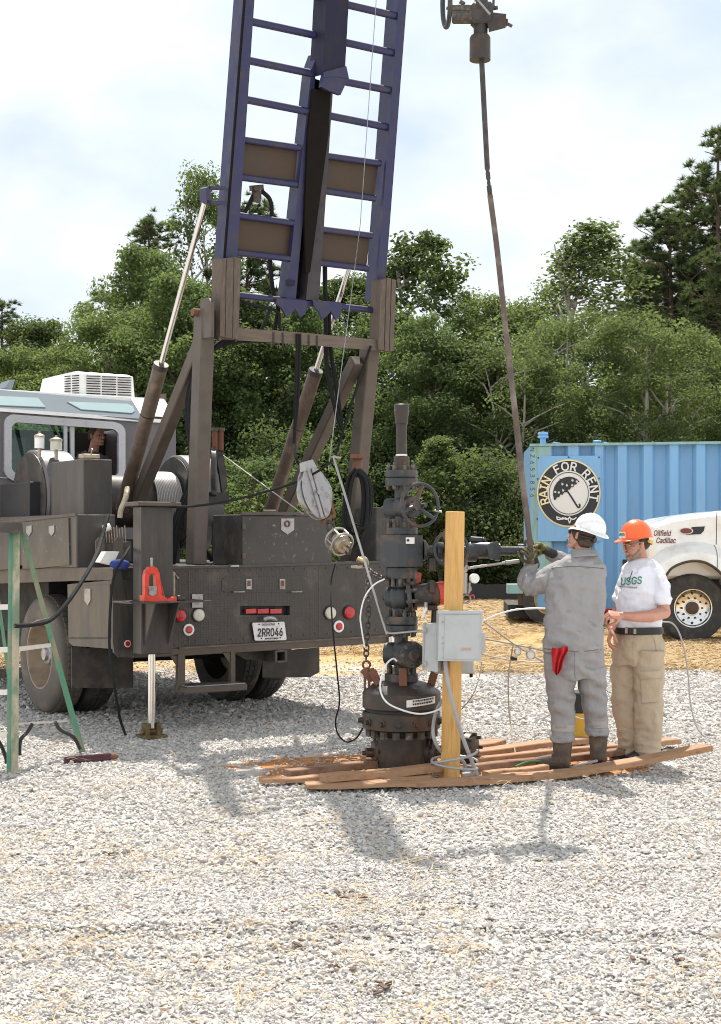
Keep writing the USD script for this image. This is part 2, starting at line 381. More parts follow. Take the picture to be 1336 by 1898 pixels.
mat('cloth_white', (0.74, 0.73, 0.78), 0.9, 0, 0.04, 6, 0.025, 9, bstr=1.0)
mat('cloth_tan', (0.43, 0.34, 0.24), 0.9, 0, 0.08, 6, 0.03, 9, bstr=1.0)
mat('cloth_navy', (0.12, 0.125, 0.14), 0.9, 0, 0.12, 12, 0.003, 30)
mat('leather_boot', (0.075, 0.055, 0.042), 0.65, 0, 0.25, 14, 0.002, 60, dirt=(0.18, 0.13, 0.085), damt=0.6, dscale=9)
mat('shoe_black', (0.02, 0.02, 0.022), 0.5)
mat('glove', (0.075, 0.062, 0.036), 0.8, 0, 0.3, 25, 0.002, 90, dirt=(0.30, 0.27, 0.06), damt=0.8, dscale=14, dlo=0.5, dhi=0.58)
mat('glove_dark', (0.018, 0.018, 0.02), 0.7)
mat('hat_white', (0.78, 0.77, 0.76), 0.3, 0, 0.03, 8, coat=0.3, dirt=(0.55, 0.52, 0.48), damt=0.35, dscale=14)
mat('hat_orange', (0.86, 0.12, 0.018), 0.3, 0, 0.05, 8, coat=0.3)
mat('yellow_band', (0.75, 0.45, 0.05), 0.5)
mat('usgs_green', (0.045, 0.23, 0.15), 0.7)
mat('eye_white', (0.6, 0.57, 0.54), 0.3)
mat('paper', (0.74, 0.71, 0.64), 0.6, 0, 0.05, 20)
mat('bark', (0.17, 0.14, 0.11), 0.9, 0, 0.3, 10, 0.01, 20)
mat('bark_pale', (0.40, 0.36, 0.30), 0.85, 0, 0.3, 8, 0.006, 20)
mat('straw', (0.64, 0.45, 0.22), 0.8, 0, 0.2, 8, island=0.3)
# diamond plate
M['diamond_plate'] = usdkit.material(stage, '/World/Looks/diamond_plate', {
    'g': ('geometry', {}), 'rot': ('vector_rotate', {'rotate_type': 'z_axis', 'angle': -0.5814}), 'sep': ('separate_xyz', {}),
    'cv': ('combine_xyz', {'y': 0.0}), 'r45': ('vector_rotate', {'rotate_type': 'y_axis', 'angle': 0.785}),
    'ck': ('checker_texture', {'scale': 46.0, 'color1': (1, 1, 1), 'color2': (0, 0, 0)}),
    'v': ('voronoi_texture', {'scale': 46.0, 'randomness': 0.25}),
    'n': ('noise_texture', {'scale': 5.0, 'detail': 7.0, 'roughness': 0.65}),
    'c': ('rgb_ramp', {'ramp': [(0.3, (0.052, 0.046, 0.041)), (0.55, (0.064, 0.057, 0.051)), (0.72, (0.11, 0.093, 0.077))]}),
    'vm': ('map_range', {'from_min': 0.15, 'from_max': 0.4, 'to_min': 1.0, 'to_max': 0.0}),
    'b': ('bump', {'strength': 0.4, 'distance': 0.0015}),
    'rr': ('map_range', {'from_min': 0.3, 'from_max': 0.7, 'to_min': 0.28, 'to_max': 0.5}),
    'p': ('principled_bsdf', {'metallic': 0.55})},
    [('g.position', 'v.vector'), ('g.position', 'n.vector'), ('n.fac', 'c.fac'), ('n.fac', 'rr.value'), ('rr.result', 'p.roughness'), ('v.distance', 'vm.value'), ('vm.result', 'b.height'), ('b.normal', 'p.normal'), ('c.color', 'p.base_color')], surface='p.BSDF')
# window glass
M['glass'] = usdkit.material(stage, '/World/Looks/glass', {
    't': ('transparent_bsdf', {'color': (0.62, 0.78, 0.72)}), 'g': ('glossy_bsdf', {'roughness': 0.02, 'color': (0.9, 0.95, 0.95)}), 'f': ('fresnel', {'IOR': 1.5}), 'm': ('mix_closure', {})},
    [('f.fac', 'm.fac'), ('t.BSDF', 'm.closure1'), ('g.BSDF', 'm.closure2')], surface='m.closure')
M['clear_lens'] = usdkit.material(stage, '/World/Looks/clear_lens', {
    't': ('transparent_bsdf', {'color': (0.93, 0.93, 0.92)}), 'g': ('glossy_bsdf', {'roughness': 0.02, 'color': (1, 1, 1)}), 'f': ('fresnel', {'IOR': 1.7}), 'm': ('mix_closure', {})},
    [('f.fac', 'm.fac'), ('t.BSDF', 'm.closure1'), ('g.BSDF', 'm.closure2')], surface='m.closure')
def leaf(name, col, trans, rough=0.5, island=0.35, hue=0.02, tf=0.35):
    M[name] = usdkit.material(stage, '/World/Looks/' + name, {
        'g': ('geometry', {}), 'oi': ('object_info', {}),
        'iv': ('map_range', {'from_min': 0, 'from_max': 1, 'to_min': 1 - island, 'to_max': 1 + island}),
        'ih': ('map_range', {'from_min': 0, 'from_max': 1, 'to_min': 0.5 - hue, 'to_max': 0.5 + hue}),
        'n': ('noise_texture', {'scale': 0.55, 'detail': 3.0}),
        'nm': ('map_range', {'from_min': 0.3, 'from_max': 0.7, 'to_min': 0.7, 'to_max': 1.3}),
        'mu': ('math', {'math_type': 'multiply'}),
        'h1': ('hsv', {'color': col}), 'h2': ('hsv', {'color': trans}),
        'p': ('principled_bsdf', {'roughness': 0.65, 'specular_ior_level': 0.15}), 't': ('translucent_bsdf', {}), 'm': ('mix_closure', {'fac': tf})},
        [('g.random_per_island', 'iv.value'), ('g.random_per_island', 'ih.value'), ('g.position', 'n.vector'), ('n.fac', 'nm.value'), ('iv.result', 'mu.value1'), ('nm.result', 'mu.value2'),
         ('mu.value', 'h1.value'), ('mu.value', 'h2.value'), ('ih.result', 'h1.hue'), ('ih.result', 'h2.hue'),
         ('h1.color', 'p.base_color'), ('h2.color', 't.color'), ('p.BSDF', 'm.closure1'), ('t.BSDF', 'm.closure2')], surface='m.closure')
leaf('leaf_mid', (0.112, 0.182, 0.076), (0.28, 0.43, 0.115), tf=0.42)
leaf('leaf_bright', (0.132, 0.208, 0.085), (0.34, 0.49, 0.13), tf=0.45)
leaf('leaf_dark', (0.100, 0.155, 0.065), (0.23, 0.34, 0.085), tf=0.4)
leaf('leaf_olive', (0.122, 0.185, 0.080), (0.30, 0.43, 0.12), tf=0.45)
leaf('needle', (0.100, 0.155, 0.075), (0.2, 0.28, 0.08), 0.55, 0.3, 0.015, 0.35)
# gravel stones, each its own tone
M['stone'] = usdkit.material(stage, '/World/Looks/stone', {
    'oi': ('object_info', {}), 'g': ('geometry', {}),
    'r': ('rgb_ramp', {'ramp': [(0.0, (0.38, 0.362, 0.35)), (0.25, (0.46, 0.435, 0.412)), (0.6, (0.53, 0.495, 0.46)), (0.92, (0.585, 0.545, 0.50)), (0.98, (0.60, 0.52, 0.43)), (1.0, (0.50, 0.34, 0.23))]}),
    'n': ('noise_texture', {'scale': 60.0, 'detail': 4.0}),
    'm': ('mix_color', {'blend_type': 'multiply', 'fac': 1.0}), 'nr': ('rgb_ramp', {'ramp': [(0.3, (0.8, 0.8, 0.8)), (0.7, (1.15, 1.15, 1.15))]}),
    'p': ('principled_bsdf', {'roughness': 0.75, 'specular_ior_level': 0.3})},
    [('oi.random', 'r.fac'), ('g.position', 'n.vector'), ('n.fac', 'nr.fac'), ('r.color', 'm.a'), ('nr.color', 'm.b'), ('m.result', 'p.base_color')], surface='p.BSDF')

# ------------------------------------------------------------------ the ground
K = CAMH * FPX
def bump1(t, c, w):
    return np.exp(-((t - c) / w) ** 2)
def ground_h(x, y):
    x, y = np.asarray(x, float), np.asarray(y, float)
    p = np.stack([x, y, np.zeros_like(x)], -1)
    h = 0.05 * (meshkit.fbm(p * [0.8, 1.1, 1], 3, 3) - 0.5) + 0.03 * (meshkit.fbm(p * [2.5, 3.5, 1], 2, 9) - 0.5)
    wob = 0.25 * (meshkit.fbm(np.stack([x * 0.7, x * 0 + 4, x * 0], -1), 2, 5) - 0.5)
    h = h + 0.018 * bump1(y, 5.93 + wob, 0.07) + 0.016 * bump1(y, 5.63 + wob * 0.7, 0.06) - 0.012 * bump1(y, 5.78 + wob, 0.10) + 0.02 * bump1(y, 7.05 - wob, 0.08)
    return h * np.clip((14 - y) / 3, 0.2, 1) - 0.012
gx = np.unique(np.r_[np.arange(-7, 7.01, 0.09), np.arange(7, 30, 1.2), -np.arange(7, 30, 1.2), np.geomspace(30, 900, 14), -np.geomspace(30, 900, 14)])
gy = np.unique(np.r_[np.arange(2.0, 14, 0.07), np.arange(14, 30, 0.5), np.arange(30, 70, 2), np.geomspace(70, 1400, 14), 1.0, 0.0, -4, -20, -100, -600])
GX, GY = np.meshgrid(gx, gy)
GZ = np.where((np.abs(GX) < 9) & (GY > 1.5) & (GY < 22), ground_h(GX, GY), -0.012)
nx_ = len(gx)
ii, jj = np.meshgrid(np.arange(len(gy) - 1), np.arange(nx_ - 1), indexing='ij')
gq = np.stack([ii * nx_ + jj, ii * nx_ + jj + 1, (ii + 1) * nx_ + jj + 1, (ii + 1) * nx_ + jj], -1).reshape(-1, 4)
M['ground'] = usdkit.material(stage, '/World/Looks/ground', {
    'g': ('geometry', {}), 'sep': ('separate_xyz', {}),
    'v': ('voronoi_texture', {'scale': 48.0}), 'vs': ('rgb_ramp', {'ramp': [(0.0, (0.37, 0.35, 0.325)), (0.5, (0.47, 0.445, 0.41)), (1.0, (0.56, 0.53, 0.485))]}), 'bw': ('separate_color', {}),
    'ns': ('noise_texture', {'scale': 16.0, 'detail': 8.0, 'roughness': 0.75}), 'straw': ('rgb_ramp', {'ramp': [(0.3, (0.26, 0.155, 0.06)), (0.46, (0.42, 0.28, 0.12)), (0.6, (0.54, 0.39, 0.19)), (0.75, (0.36, 0.22, 0.10))]}),
    'nb': ('noise_texture', {'scale': 0.9, 'detail': 6.0, 'roughness': 0.65}),
    'nbm': ('math', {'math_type': 'multiply_add', 'value2': 7.0, 'value3': -3.5}), 'yb': ('math', {'math_type': 'add'}),
    'ym': ('map_range', {'from_min': 17.2, 'from_max': 18.4, 'to_min': 0.0, 'to_max': 1.0}),
    'm1': ('mix_color', {}),
    'nc': ('noise_texture', {'scale': 0.55, 'detail': 5.0, 'roughness': 0.6, 'distortion': 0.5}), 'cm': ('map_range', {'from_min': 0.60, 'from_max': 0.68, 'to_min': 0.0, 'to_max': 0.85}),
    'm2': ('mix_color', {'b': (0.46, 0.19, 0.07)}),
    # clay of the cellar round the well
    'dx': ('math', {'math_type': 'subtract', 'value2': 0.55}), 'dy': ('math', {'math_type': 'subtract', 'value2': 10.35}),
    'sx': ('math', {'math_type': 'multiply', 'value2': 0.55}), 'sy': ('math', {'math_type': 'multiply', 'value2': 1.25}),
    'dc': ('combine_xyz', {}), 'dl': ('vector_math', {'math_type': 'length'}), 'dn': ('math', {'math_type': 'add'}), 'nb2': ('noise_texture', {'scale': 3.0, 'detail': 5.0}),
    'dm': ('map_range', {'from_min': 1.25, 'from_max': 1.45, 'to_min': 1.0, 'to_max': 0.0}), 'm3': ('mix_color', {}),
    'clay': ('rgb_ramp', {'ramp': [(0.3, (0.20, 0.085, 0.035)), (0.5, (0.42, 0.18, 0.065)), (0.7, (0.55, 0.30, 0.13))]}), 'nc2': ('noise_texture', {'scale': 22.0, 'detail': 6.0, 'roughness': 0.7}),
    'b': ('bump', {'strength': 0.8, 'distance': 0.012}), 'p': ('principled_bsdf', {'roughness': 0.9, 'specular_ior_level': 0.2})},
    [('g.position', 'sep.vector'), ('g.position', 'v.vector'), ('v.color', 'bw.color'), ('bw.r', 'vs.fac'), ('g.position', 'ns.vector'), ('ns.fac', 'straw.fac'),
     ('g.position', 'nb.vector'), ('nb.fac', 'nbm.value1'), ('nbm.value', 'yb.value1'), ('sep.y', 'yb.value2'), ('yb.value', 'ym.value'), ('ym.result', 'm1.fac'), ('vs.color', 'm1.a'), ('straw.color', 'm1.b'),
     ('g.position', 'nc.vector'), ('nc.fac', 'cm.value'), ('cm.result', 'm2.fac'), ('m1.result', 'm2.a'),
     ('sep.x', 'dx.value1'), ('sep.y', 'dy.value1'), ('dx.value', 'sx.value1'), ('dy.value', 'sy.value1'), ('sx.value', 'dc.x'), ('sy.value', 'dc.y'), ('dc.vector', 'dl.vector1'),
     ('g.position', 'nb2.vector'), ('dl.value', 'dn.value1'), ('nb2.fac', 'dn.value2'), ('dn.value', 'dm.value'), ('dm.result', 'm3.fac'), ('m2.result', 'm3.a'), ('g.position', 'nc2.vector'), ('nc2.fac', 'clay.fac'), ('clay.color', 'm3.b'),
     ('m3.result', 'p.base_color'), ('v.distance', 'b.height'), ('b.normal', 'p.normal')], surface='p.BSDF')
gf = np.vstack([gq[:, [0, 1, 2]], gq[:, [0, 2, 3]]])
single('ground', (np.stack([GX.ravel(), GY.ravel(), GZ.ravel()], 1), gf), 'ground', kind='structure', smooth=True)

# ------------------------------------------------------------------ loose gravel and straw on it
rng = np.random.default_rng(11)
def scatter(name, protos, mats, pos, quat, scale, idx, label, cat):
    path = '/World/' + numbered('/World', name)
    pi = UsdGeom.PointInstancer.Define(stage, path)
    targets = []
    for k, (m, mt) in enumerate(zip(protos, mats)):
        pp = f'{path}/protos/piece_{k + 1:03d}'
        if k == 0: UsdGeom.Scope.Define(stage, path + '/protos')
        put(pp, m, mt, smooth=False)
        targets.append(pp)
    pi.CreatePrototypesRel().SetTargets([Sdf.Path(t) for t in targets])
    pi.CreatePositionsAttr(Vt.Vec3fArray.FromNumpy(np.asarray(pos, np.float32)))
    q = np.asarray(quat, np.float32)
    pi.CreateOrientationsAttr(Vt.QuathArray([Gf.Quath(float(a[3]), float(a[0]), float(a[1]), float(a[2])) for a in q]))
    pi.CreateScalesAttr(Vt.Vec3fArray.FromNumpy(np.asarray(scale, np.float32)))
    pi.CreateProtoIndicesAttr(Vt.IntArray.FromNumpy(np.asarray(idx, np.int32)))
    tag(pi.GetPrim(), label, cat, None, 'stuff')
def rquat(n, tilt=0.5):
    a = rng.uniform(0, 2 * np.pi, n)
    ax = rng.normal(size=(n, 2)) * tilt
    q1 = np.stack([np.zeros(n), np.zeros(n), np.sin(a / 2), np.cos(a / 2)], 1)
    th = np.linalg.norm(ax, axis=1)
    s = np.sin(th / 2) / np.maximum(th, 1e-6)
    q2 = np.stack([ax[:, 0] * s, ax[:, 1] * s, np.zeros(n), np.cos(th / 2)], 1)
    x1, y1, z1, w1 = q2.T; x2, y2, z2, w2 = q1.T
    return np.stack([w1 * x2 + x1 * w2 + y1 * z2 - z1 * y2, w1 * y2 - x1 * z2 + y1 * w2 + z1 * x2, w1 * z2 + x1 * y2 - y1 * x2 + z1 * w2, w1 * w2 - x1 * x2 - y1 * y2 - z1 * z2], 1)
def wedge(n, d0, d1, k=0.285, m=0.25):
    y = np.sqrt(rng.uniform(d0 ** 2, d1 ** 2, n))
    return rng.uniform(-1, 1, n) * (k * y + m), y
def clay_mask(x, y):
    d = np.hypot((x - 0.55) * 0.55, (y - 10.35) * 1.25) + meshkit.fbm(np.stack([x * 3, y * 3, x * 0], -1), 4, 2)
    return d < 1.38
stone_protos = []
for k in range(12):
    p = rng.normal(size=(13, 3))
    p /= np.linalg.norm(p, axis=1, keepdims=True)
    p *= rng.uniform(0.75, 1.1, (13, 1)) * np.array([1.0, rng.uniform(0.6, 0.9), rng.uniform(0.4, 0.62)])
    stone_protos.append(hullpts(p))
xs, ys, ss = [], [], []
for n, d0, d1, s0 in ((145000, 4.3, 7.2, 0.0077), (120000, 7.2, 12.5, 0.0104), (60000, 12.5, 19.5, 0.0165)):
    x, y = wedge(n, d0, d1)
    xs.append(x); ys.append(y); ss.append(s0 * np.exp(np.clip(rng.normal(0, 0.42, n), -1.2, 0.95)))
x, y, s = np.concatenate(xs), np.concatenate(ys), np.concatenate(ss)
big = np.exp(-((y - 5.93) / 0.12) ** 2) + np.exp(-((y - 5.6) / 0.1) ** 2)
s = s * (1 + 0.35 * np.minimum(big, 1) * rng.uniform(0, 1, len(s)))
keep = ~clay_mask(x, y) | (rng.uniform(size=len(x)) < 0.08)
edge = 17.0 + 3.0 * (meshkit.fbm(np.stack([x * 0.8, y * 0.8, x * 0], -1), 3, 8) - 0.5)
keep &= (y < edge) | (rng.uniform(size=len(x)) < 0.15)
x, y, s = x[keep], y[keep], s[keep]
n = len(x)
z = ground_h(x, y) + s * rng.uniform(-0.05, 0.65, n)
scatter('gravel', stone_protos, ['stone'] * 12, np.stack([x, y, z], 1), rquat(n, 0.35), s[:, None] * rng.uniform(0.8, 1.25, (n, 3)), rng.integers(0, 12, n), 'loose pale grey crushed stone covering the yard', 'gravel')
def blades(n, spread, L0, L1, w, up):
    v, f = [], []
    for i in range(n):
        a, L = rng.uniform(0, 2 * np.pi), rng.uniform(L0, L1)
        c = np.array([rng.normal(0, spread), rng.normal(0, spread), rng.uniform(0.003, up)])
        d = np.array([math.cos(a), math.sin(a), rng.normal(0, 0.10)]) * L / 2
        sd = np.array([-math.sin(a), math.cos(a), 0.3]) * w / 2
        b = np.array([0, 0, rng.uniform(0, 0.02)])
        k = len(v)
        v += [c - d - sd, c - d + sd, c + b - sd, c + b + sd, c + d - sd * 0.4, c + d + sd * 0.4]
        f += [[k, k + 1, k + 3], [k, k + 3, k + 2], [k + 2, k + 3, k + 5], [k + 2, k + 5, k + 4]]
    v = np.array(v)
    v[:, 2] = np.maximum(v[:, 2], 0.002)
    return v, np.array(f)
# strewn straw: thick beyond the gravel, single stalks near the camera
protos = [blades(46, 0.16, 0.08, 0.22, 0.007, 0.06) for _ in range(5)] + [blades(3, 0.06, 0.06, 0.2, 0.0032, 0.02) for _ in range(5)]
x1, y1 = wedge(11000, 14.5, 38, 0.30, 0.5)
e1 = 17.2 + 3.0 * (meshkit.fbm(np.stack([x1 * 0.8, y1 * 0.8, x1 * 0], -1), 3, 8) - 0.5)
bare = meshkit.fbm(np.stack([x1 * 0.5, y1 * 0.22, x1 * 0], -1), 3, 21)
k1 = (y1 > e1) & (bare < 0.66)
x2, y2 = wedge(2600, 4.4, 12)
k2 = (meshkit.fbm(np.stack([x2 * 1.3, y2 * 1.3, x2 * 0], -1), 3, 31) > 0.50) & (rng.uniform(size=len(x2)) < np.clip(1.5 - (y2 - 4.4) / 4, 0.12, 1))
x = np.r_[x1[k1], x2[k2]]; y = np.r_[y1[k1], y2[k2]]
n1, n2 = int(k1.sum()), int(k2.sum())
idx = np.r_[rng.integers(0, 5, n1), rng.integers(5, 10, n2)]
z = np.where(np.arange(n1 + n2) < n1, -0.01, ground_h(x, y) + 0.026)
scatter('straw', protos, ['straw'] * 10, np.stack([x, y, z], 1), rquat(n1 + n2, 0.03), np.repeat(rng.uniform(0.75, 1.3, (n1 + n2, 1)), 3, 1), idx, 'dry yellow straw strewn over the bare ground beyond the gravel', 'straw')

# ------------------------------------------------------------------ trees
class_root = '/World/Forms'
stage.CreateClassPrim(class_root)
def form(name):
    p = f'{class_root}/{name}'
    UsdGeom.Xform.Define(stage, p)
    return p
def leaves(cent, rad, n, size, r, flat=0.55, droop=0.0, elong=1.6):
    """n small folded leaf faces in each clump about the given centres."""
    C = np.repeat(cent, n, 0)
    R = np.repeat(rad, n)[:, None]
    N = len(C)
    p = r.normal(size=(N, 3)); p /= np.linalg.norm(p, axis=1, keepdims=True)
    p *= r.uniform(0.15, 1.0, (N, 1)) ** 0.6
    pos = C + p * R * np.array([1, 1, flat])
    nn = 0.75 * p + r.normal(size=(N, 3)) * 0.5 + [0, 0, 0.45]; nn /= np.linalg.norm(nn, axis=1, keepdims=True)   # leaves of a clump look outwards and up
    a = np.cross(nn, r.normal(size=(N, 3))); a /= np.maximum(np.linalg.norm(a, axis=1, keepdims=True), 1e-6)
    b = np.cross(nn, a)
    s = size * r.uniform(0.6, 1.35, (N, 1))
    v = np.stack([pos - a * s * elong / 2, pos + b * s * 0.5 + nn * s * 0.15, pos + a * s * elong / 2, pos - b * s * 0.5 + nn * s * 0.15], 1).reshape(-1, 3)
    k = np.arange(N)[:, None] * 4
    return v, np.vstack([k + [0, 1, 2], k + [0, 2, 3]])
def limb(p, q, r0, r1, rr, sag=0.15, n=5):
    t = np.linspace(0, 1, 5)[:, None]
    L = np.linalg.norm(q - p)
    pts = p + (q - p) * t + rr.normal(0, 0.03, (5, 3)) * L * np.sin(np.pi * t) + np.array([0, 0, sag * L]) * np.sin(np.pi * t) * 0.6
    return tube(pts, np.linspace(r0, r1, 5), n)
def broadleaf(name, seed, leafm, barkm, shape, nclump, nleaf, size, crad, trunk_r=0.012, base=0.18, stems=1, lsz=1.0):
    """A tree one metre tall; shape(t) gives the crown's half-width at the height t, from 0 at its foot to 1 at its tip."""
    r = np.random.default_rng(seed)
    path = form(name)
    C, R = [], []
    while len(C) < nclump:
        t = r.uniform(0, 1) ** 0.85
        a = r.uniform(0, 2 * np.pi)
        lump = 0.40 + 1.15 * meshkit.fbm(np.array([[math.cos(a) * 1.6 + seed, math.sin(a) * 1.6, t * 4]]), 2, seed)[0]
        d = shape(t) * lump * r.uniform(0.2, 1.0) ** 0.5
        C.append([math.cos(a) * d, math.sin(a) * d, base + (0.985 - base) * t]); R.append(crad * r.uniform(0.65, 1.25))
    C, R = np.array(C), np.array(R)
    put(path + '/crown', leaves(C, R, int(nleaf * 2.6), size * 0.56 * lsz, r, 0.75), leafm, smooth=False)
    wood = []
    for s in range(stems):
        lean = r.normal(0, 0.03 + 0.025 * (stems > 1), 2)
        zz = np.linspace(-0.01, 0.93, 9)
        pts = np.stack([lean[0] * zz * 1.4 + 0.012 * np.sin(zz * 7 + seed), lean[1] * zz * 1.4 + 0.012 * np.cos(zz * 6 + s), zz], 1)
        wood.append(tube(pts, np.linspace(trunk_r, trunk_r * 0.12, 9), 7))
        for c in C[r.permutation(len(C))[: min(len(C), 34 // stems)]]:
            h = np.clip(c[2] - 0.35 * np.hypot(c[0], c[1]) - r.uniform(0.03, 0.12), base * 0.7, 0.9)
            i = np.interp(h, zz, np.arange(9))
            p = np.array([np.interp(h, zz, pts[:, 0]), np.interp(h, zz, pts[:, 1]), h])
            wood.append(limb(p, c, trunk_r * 0.38, trunk_r * 0.07, r))
    put(path + '/trunk', vf(wood), barkm, smooth=40)
    return path
def pine(name, seed, nb, width, base, tufts, tip_taper=1.0):
    r = np.random.default_rng(seed)
    path = form(name)
    zz = np.linspace(-0.01, 0.985, 9)
    pts = np.stack([0.01 * np.sin(zz * 5 + seed), 0.01 * np.cos(zz * 4), zz], 1)
    wood, tc = [tube(pts, np.linspace(0.0135, 0.0025, 9), 8)], []
    for k in range(nb):
        t = (k + r.uniform(0, 1)) / nb
        h = base + (0.97 - base) * t
        a = r.uniform(0, 2 * np.pi)
        L = width * (1 - t ** 1.6 * tip_taper) * r.uniform(0.3, 1.2) + 0.012
        p = np.array([0, 0, h]); q = p + np.array([math.cos(a) * L, math.sin(a) * L, L * r.uniform(0.0, 0.75)])
        wood.append(limb(p, q, 0.0042 * (1 - 0.7 * t), 0.001, r, -0.05))
        m_ = max(3, int(tufts * L / width))
        for j in range(m_):
            u = 0.35 + 0.67 * (j + r.uniform(0, 1)) / m_
            tc.append(p + (q - p) * u + r.normal(0, 0.007, 3) + [0, 0, 0.004 + 0.02 * math.sin(math.pi * u)])
    tc.append([0, 0, 0.99]); tc.append([0.0, 0.0, 0.965])
    tc = np.array(tc)
    v, f = [], []
    n = 66
    for c in tc:                                              # a tuft of long needles pointing up and out
        d = r.normal(size=(n, 3)); d[:, 2] = np.abs(d[:, 2]) * 1.1 - 0.25
        d /= np.linalg.norm(d, axis=1, keepdims=True)
        s = np.cross(d, r.normal(size=(n, 3))); s /= np.linalg.norm(s, axis=1, keepdims=True)
        L = r.uniform(0.008, 0.021, (n, 1)); w = 0.0012
        k = np.arange(n)[:, None] * 3 + len(v) * n * 3
        v.append(np.stack([c - s * w, c + s * w, c + d * L], 1).reshape(-1, 3)); f.append(k + [0, 1, 2])
    put(path + '/crown', (np.vstack(v), np.vstack(f)), 'needle', smooth=False)
    put(path + '/trunk', vf(wood), 'pine_bark', smooth=40)
    return path
full = lambda w, lo=0.55: (lambda t: w * (lo + (1 - lo) * math.sin(math.pi * min(t * 0.9 + 0.12, 1.0))) * (1 - max(0, t - 0.72) * 2.2))
cone = lambda w: (lambda t: w * (1 - t) ** 0.75 + 0.02)
tallair = lambda w: (lambda t: w * (0.75 + 0.35 * math.sin(math.pi * t)) * (1 - max(0, t - 0.55) * 1.5))
F = {'full_a': broadleaf('full_a', 1, 'leaf_mid', 'bark', full(0.30), 190, 66, 0.0135, 0.058),
     'full_b': broadleaf('full_b', 2, 'leaf_bright', 'bark', full(0.33), 200, 62, 0.0135, 0.060, lsz=0.9),
     'full_c': broadleaf('full_c', 3, 'leaf_olive', 'bark_pale', full(0.36, 0.7), 200, 62, 0.013, 0.058, stems=2, lsz=0.85),
     'full_d': broadleaf('full_d', 4, 'leaf_dark', 'bark', full(0.30), 190, 62, 0.0135, 0.056, lsz=1.1),
     'airy_a': broadleaf('airy_a', 5, 'leaf_olive', 'bark_pale', (lambda t: 0.23 * (1 - t) ** 0.9 * (0.6 + 0.4 * min(1, t * 4)) + 0.015), 260, 20, 0.0095, 0.034, 0.008, 0.30, stems=2),
     'airy_b': broadleaf('airy_b', 6, 'leaf_dark', 'bark_pale', tallair(0.19), 130, 30, 0.0145, 0.038, 0.009, 0.35),
     'airy_c': broadleaf('airy_c', 7, 'leaf_mid', 'bark_pale', tallair(0.15), 120, 30, 0.0105, 0.038, 0.008, 0.3, stems=2),
     'cedar': broadleaf('cedar', 8, 'leaf_bright', 'bark', cone(0.26), 150, 42, 0.020, 0.06, 0.012, 0.05),
     'shrub': broadleaf('shrub', 9, 'leaf_mid', 'bark', full(0.55, 0.8), 90, 48, 0.034, 0.15, 0.016, 0.06, stems=3),
     'shrub_dark': broadleaf('shrub_dark', 10, 'leaf_dark', 'bark', full(0.55, 0.8), 90, 48, 0.034, 0.15, 0.016, 0.06, stems=3),
     'pine_a': pine('pine_a', 12, 150, 0.22, 0.28, 20, 0.8), 'pine_b': pine('pine_b', 13, 120, 0.16, 0.34, 17, 0.8)}
